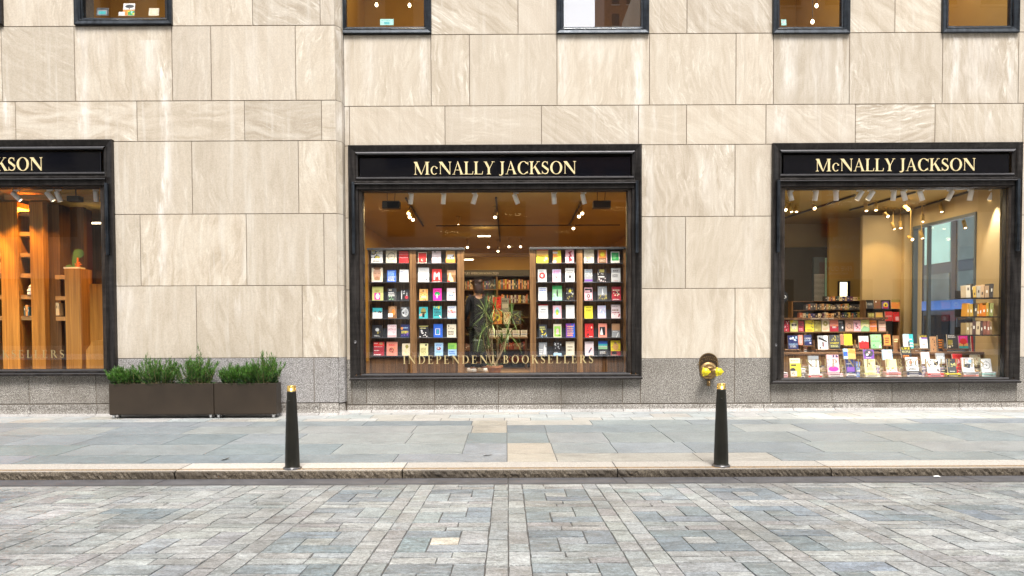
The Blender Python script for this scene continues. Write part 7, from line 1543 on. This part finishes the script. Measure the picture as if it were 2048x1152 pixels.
m.prism([(a, zz), (b, zz), (b - .02, zt2), (P(193, 690, YQ).x, zt2)], YQ - .1, YQ + .02); m.box(a, b, YQ - .10, YQ + .02, ZL - .04, zz - .001); tag(m.build('oak_lectern', 'oak'), 'low oak box with sloping lid at the right of the left window', 'box')
c_ = P(60, 588, YQ + .02); m = MB(); m.lathe([(.05, 0), (.055, .03), (.045, .06), (.06, .075), (.045, .11), (.03, .12), (.035, .15), (.02, .175), (.003, .185)], 0, 0, 0, 18, smooth=False); o = m.build('ornament', 'white_paint'); o.location = (P(57, 588, YQ + .02).x, YQ + .08, zl(594, 50, YQ + .05) + .041); tag(o, 'small white stacked ornament on a ladder shelf of the left window', 'ornament')
for i_, (px_, y_) in enumerate(((-6, 551), (-14, 510), (46, 636))):
    spines(P(px_, y_, YQ).x, P(px_ + 10, y_, YQ).x, YQ + .02, zl(y_, 50, YQ + .05) + .041, .16, .22, f'book on ladder shelf, {["upper left","top left","lowest middle"][i_]} of left window', 'books left window')
pl = empty('paper_plant', (P(147, 537, YQ).x, YQ + .05, z + .012), 'green paper plant with orange flowers on a white tray', 'ornament')
m = MB(); m.box(-.16, .14, -.1, .1, -.011, .02, .003); m.build('tray', 'white_paint', pl)
M['pgreen'] = simple('green_paper', (.10, .22, .06), .7); M['porange'] = simple('orange_paper', (.8, .22, .03), .6)
m = MB(); n = 18; m.prism([(.075 + .10 * math.cos(6.283 * i / n), .28 + .085 * math.sin(6.283 * i / n)) for i in range(n)], -.01, .0); m.build('disc_leaf', 'pgreen', pl)
m = MB(); m.prism([(-.05, .02), (.04, .02), (.05, .26), (-.02, .3), (-.06, .15)], .01, .02); m.prism([(-.15, .02), (-.02, .02), (-.06, .07), (-.13, .06)], -.05, -.04); m.build('leaf', 'pgreen', pl)
m = MB(); m.box(.055, .075, -.03, -.012, .02, .2)
for i in range(7): a = i * .9; m.prism([(.08, .06), (.08 + .07 * math.cos(a), .07 + .06 * math.sin(a)), (.08 + .05 * math.cos(a + .5), .07 + .05 * math.sin(a + .5))], -.04 - i * .002, -.035 - i * .002)
m.build('flower', 'porange', pl)
lp = P(208, 568, YQ - .1); hp = empty('house_plant', (lp.x + .1, YQ + .1, lp.z - .3), 'dark leafy plant peeking in at the right edge of the left window', 'plant'); m = MB(); r = random.Random(3)
for k in range(46):
    p = Vector((r.uniform(-.06, .1), r.uniform(-.05, .05), r.uniform(-.1, .36))); d = Vector((r.uniform(-1, .4), r.uniform(-.3, .3), r.uniform(-.3, .5))).normalized() * r.uniform(.07, .15); s = d.cross(Vector((0, 1, .2))).normalized() * .014; m.col = (r.uniform(0, .6), 0, 0); m.add([p, p + d * .5 + s, p + d, p + d * .5 - s], [(0, 1, 2, 3)])
m.build('leaves', 'yucca', hp)
m = MB(); m.tube([(.02, 0, -.75), (.03, 0, -.1), (.0, 0, .34)], .012, 7); m.build('stem', 'cane', hp)
m = MB(); y_ = 2.2; zz = zl(446, 190, y_); m.box(P(168, 446, y_).x, P(205, 446, y_).x, y_, y_ + .06, zz - .01, zz + .015); tag(m.build('strip_light', 'bulb'), 'glowing warm strip at the upper right of the left window', 'strip light', 'strip lights')
m = MB(); y_ = 1.4; m.box(P(139, 500, y_).x, P(168, 500, y_).x, y_, y_ + .3, ZL, 3.93); M['oxblood'] = simple('oxblood_panel', (.07, .012, .006), .5); tag(m.build('dark_column', 'oxblood'), 'dark oxblood column behind the black floodlight', 'column')
# ------------------------------------------------------------------ things on the upper sills
def ucard(x0, x1, y0, y1, Y, base, des, lab, k=None):
    z = zl(y1, (x0 + x1) / 2, Y); book(x0, x1, y0, Y, z, base, des, lab, 'things on the upper window boards', th=.012, tilt=-10)
ucard(192, 216, 14, 31, -.1, 'D', [('R', .1, .1, .9, .7, 'S'), ('R', .2, .15, .8, .55, 'T')], 'dark picture frame on the sill of the upper left window')
ucard(237, 249, 23, 31, -.1, 'W', [('L', .1, .2, .9, .5, 1, 's')], 'small white card beside the tree picture, upper left window')
ucard(245, 268, 4.5, 31, -.08, 'W', [('E', .55, .75, .38, .14, 'D'), ('R', .5, .5, .58, .7, 'D'), ('R', 0, 0, 1, .48, 'O'), ('R', .45, 0, 1, .38, 'G'), ('X', 0, 0, 1, .4, 6, 'Y'), ('X', .5, .1, .9, .4, 4, 't')], 'picture of a dark tree over orange ground, upper left window')
ucard(297, 317, 15, 31, -.1, 'C', [('R', .2, .1, .85, .75, 'g'), ('R', .24, .14, .81, .71, 'C')], 'cream card with printed frame, right of the upper left window')
ucard(760, 787, 37, 50, .12, 't', [('R', .3, .1, .7, .5, 'T'), ('L', .1, .7, .9, .8, 1, 'T')], 'mint green card in the upper window above the middle shopfront')
ucard(1563, 1573, 38, 50.5, .12, 't', [('R', .2, .3, .8, .8, 's')], 'pale mint card in the corner of the upper window')
for i, (px, py, Y) in enumerate(((753, 10, 2.4), (819, 11, 2.4), (1633, 12, 2.2), (1625, 44, 1.2))):
    c = P(px, py, Y); t = empty('pendant_lamp', c, f'glowing bulb, {["left of two in the upper middle window","right of two in the upper middle window","high in the upper window right of centre","low in the upper window right of centre"][i]}', 'lamp', 'bulbs in the upper rooms')
    m = MB(); m.lathe([(.004, -.035), (.022, -.028), (.032, 0), (.025, .03), (.012, .045)], 0, 0, 0, 16); m.build('bulb', 'bulb', t)
    m = MB(); m.tube([(0, 0, .07), (0, 0, 10.2 - c.z)], .006, 6); m.build('cord', 'black', t)

# ------------------------------------------------------------------ lamps' light, plus added fill lights
for x, y in ((-2.4, 2.2), (0.2, 3.0), (2.2, 2.2), (-1.5, 6), (1.5, 6), (0, 9.5)): area((x, y, CZ - .12), 30, .5)
[spotl((px_, 1.0, 3.9), (px_ * 1.1, YB, 2.0), 50, 70, (1, .74, .38)) for px_ in (-.45, .2)]
spotl((-.1, .30, 3.8), (-.2, .38, 1.3), 120, 30, (1, .85, .6))  # added fill spot without a lamp head, brightens the pot plant
for x, y, e in ((5.2, 1.8, 26), (6.6, 1.6, 22), (8.0, 1.7, 11), (8.4, 2.7, 3)): area((x, y, CZ - .12), e, .5, (1, .80, .52))
for tx in (1590, 1650, 1710, 1770, 1830, 1890, 1960):
    spotl((P(tx + 10, 391, YT).x, .38, tzr - .16), (P(tx, 720, YF).x, .32, 1.0), 100, 60, (1, .9, .76))
spotl((8.2, 2.5, 3.9), (8.3, 3.3, 1.9), 30, 80, (1, .66, .25)); spotl((8.3, .5, 3.8), (8.9, 1.0, 2.0), 8, 80, (1, .72, .38))
for px, tp, e in ((33, 20, 240), (100, 75, 190), (117, 150, 170), (192, 190, 200), (-60, -40, 200)): spotl((P(px, 393, YTL).x, YTL - .02, tzl - .16), (P(tp, 640, YQ).x, YQ, 1.8), e * 1.15, 75, (1, .48, .09))
for x in (-9, -7, -11): area((x, 1.0, 3.85), 20, .4, (1, .48, .1))
for x, y in ((-8, 2.2), (-2, 2.2), (.8, 1.5), (5.2, 2), (8, 1.8)): area((x, y, 10.05), 22, .5, (1, .68, .32)); area((x + .2, .6, 9.0), 9, .3, (1, .9, .8))  # the area light by the glass is added to brighten the sill cards
for o in SC.objects:
    if 'label' in o and not 4 <= len(o['label'].replace(',', ' ').split()) <= 16: print('LABEL', o.name, o['label'])
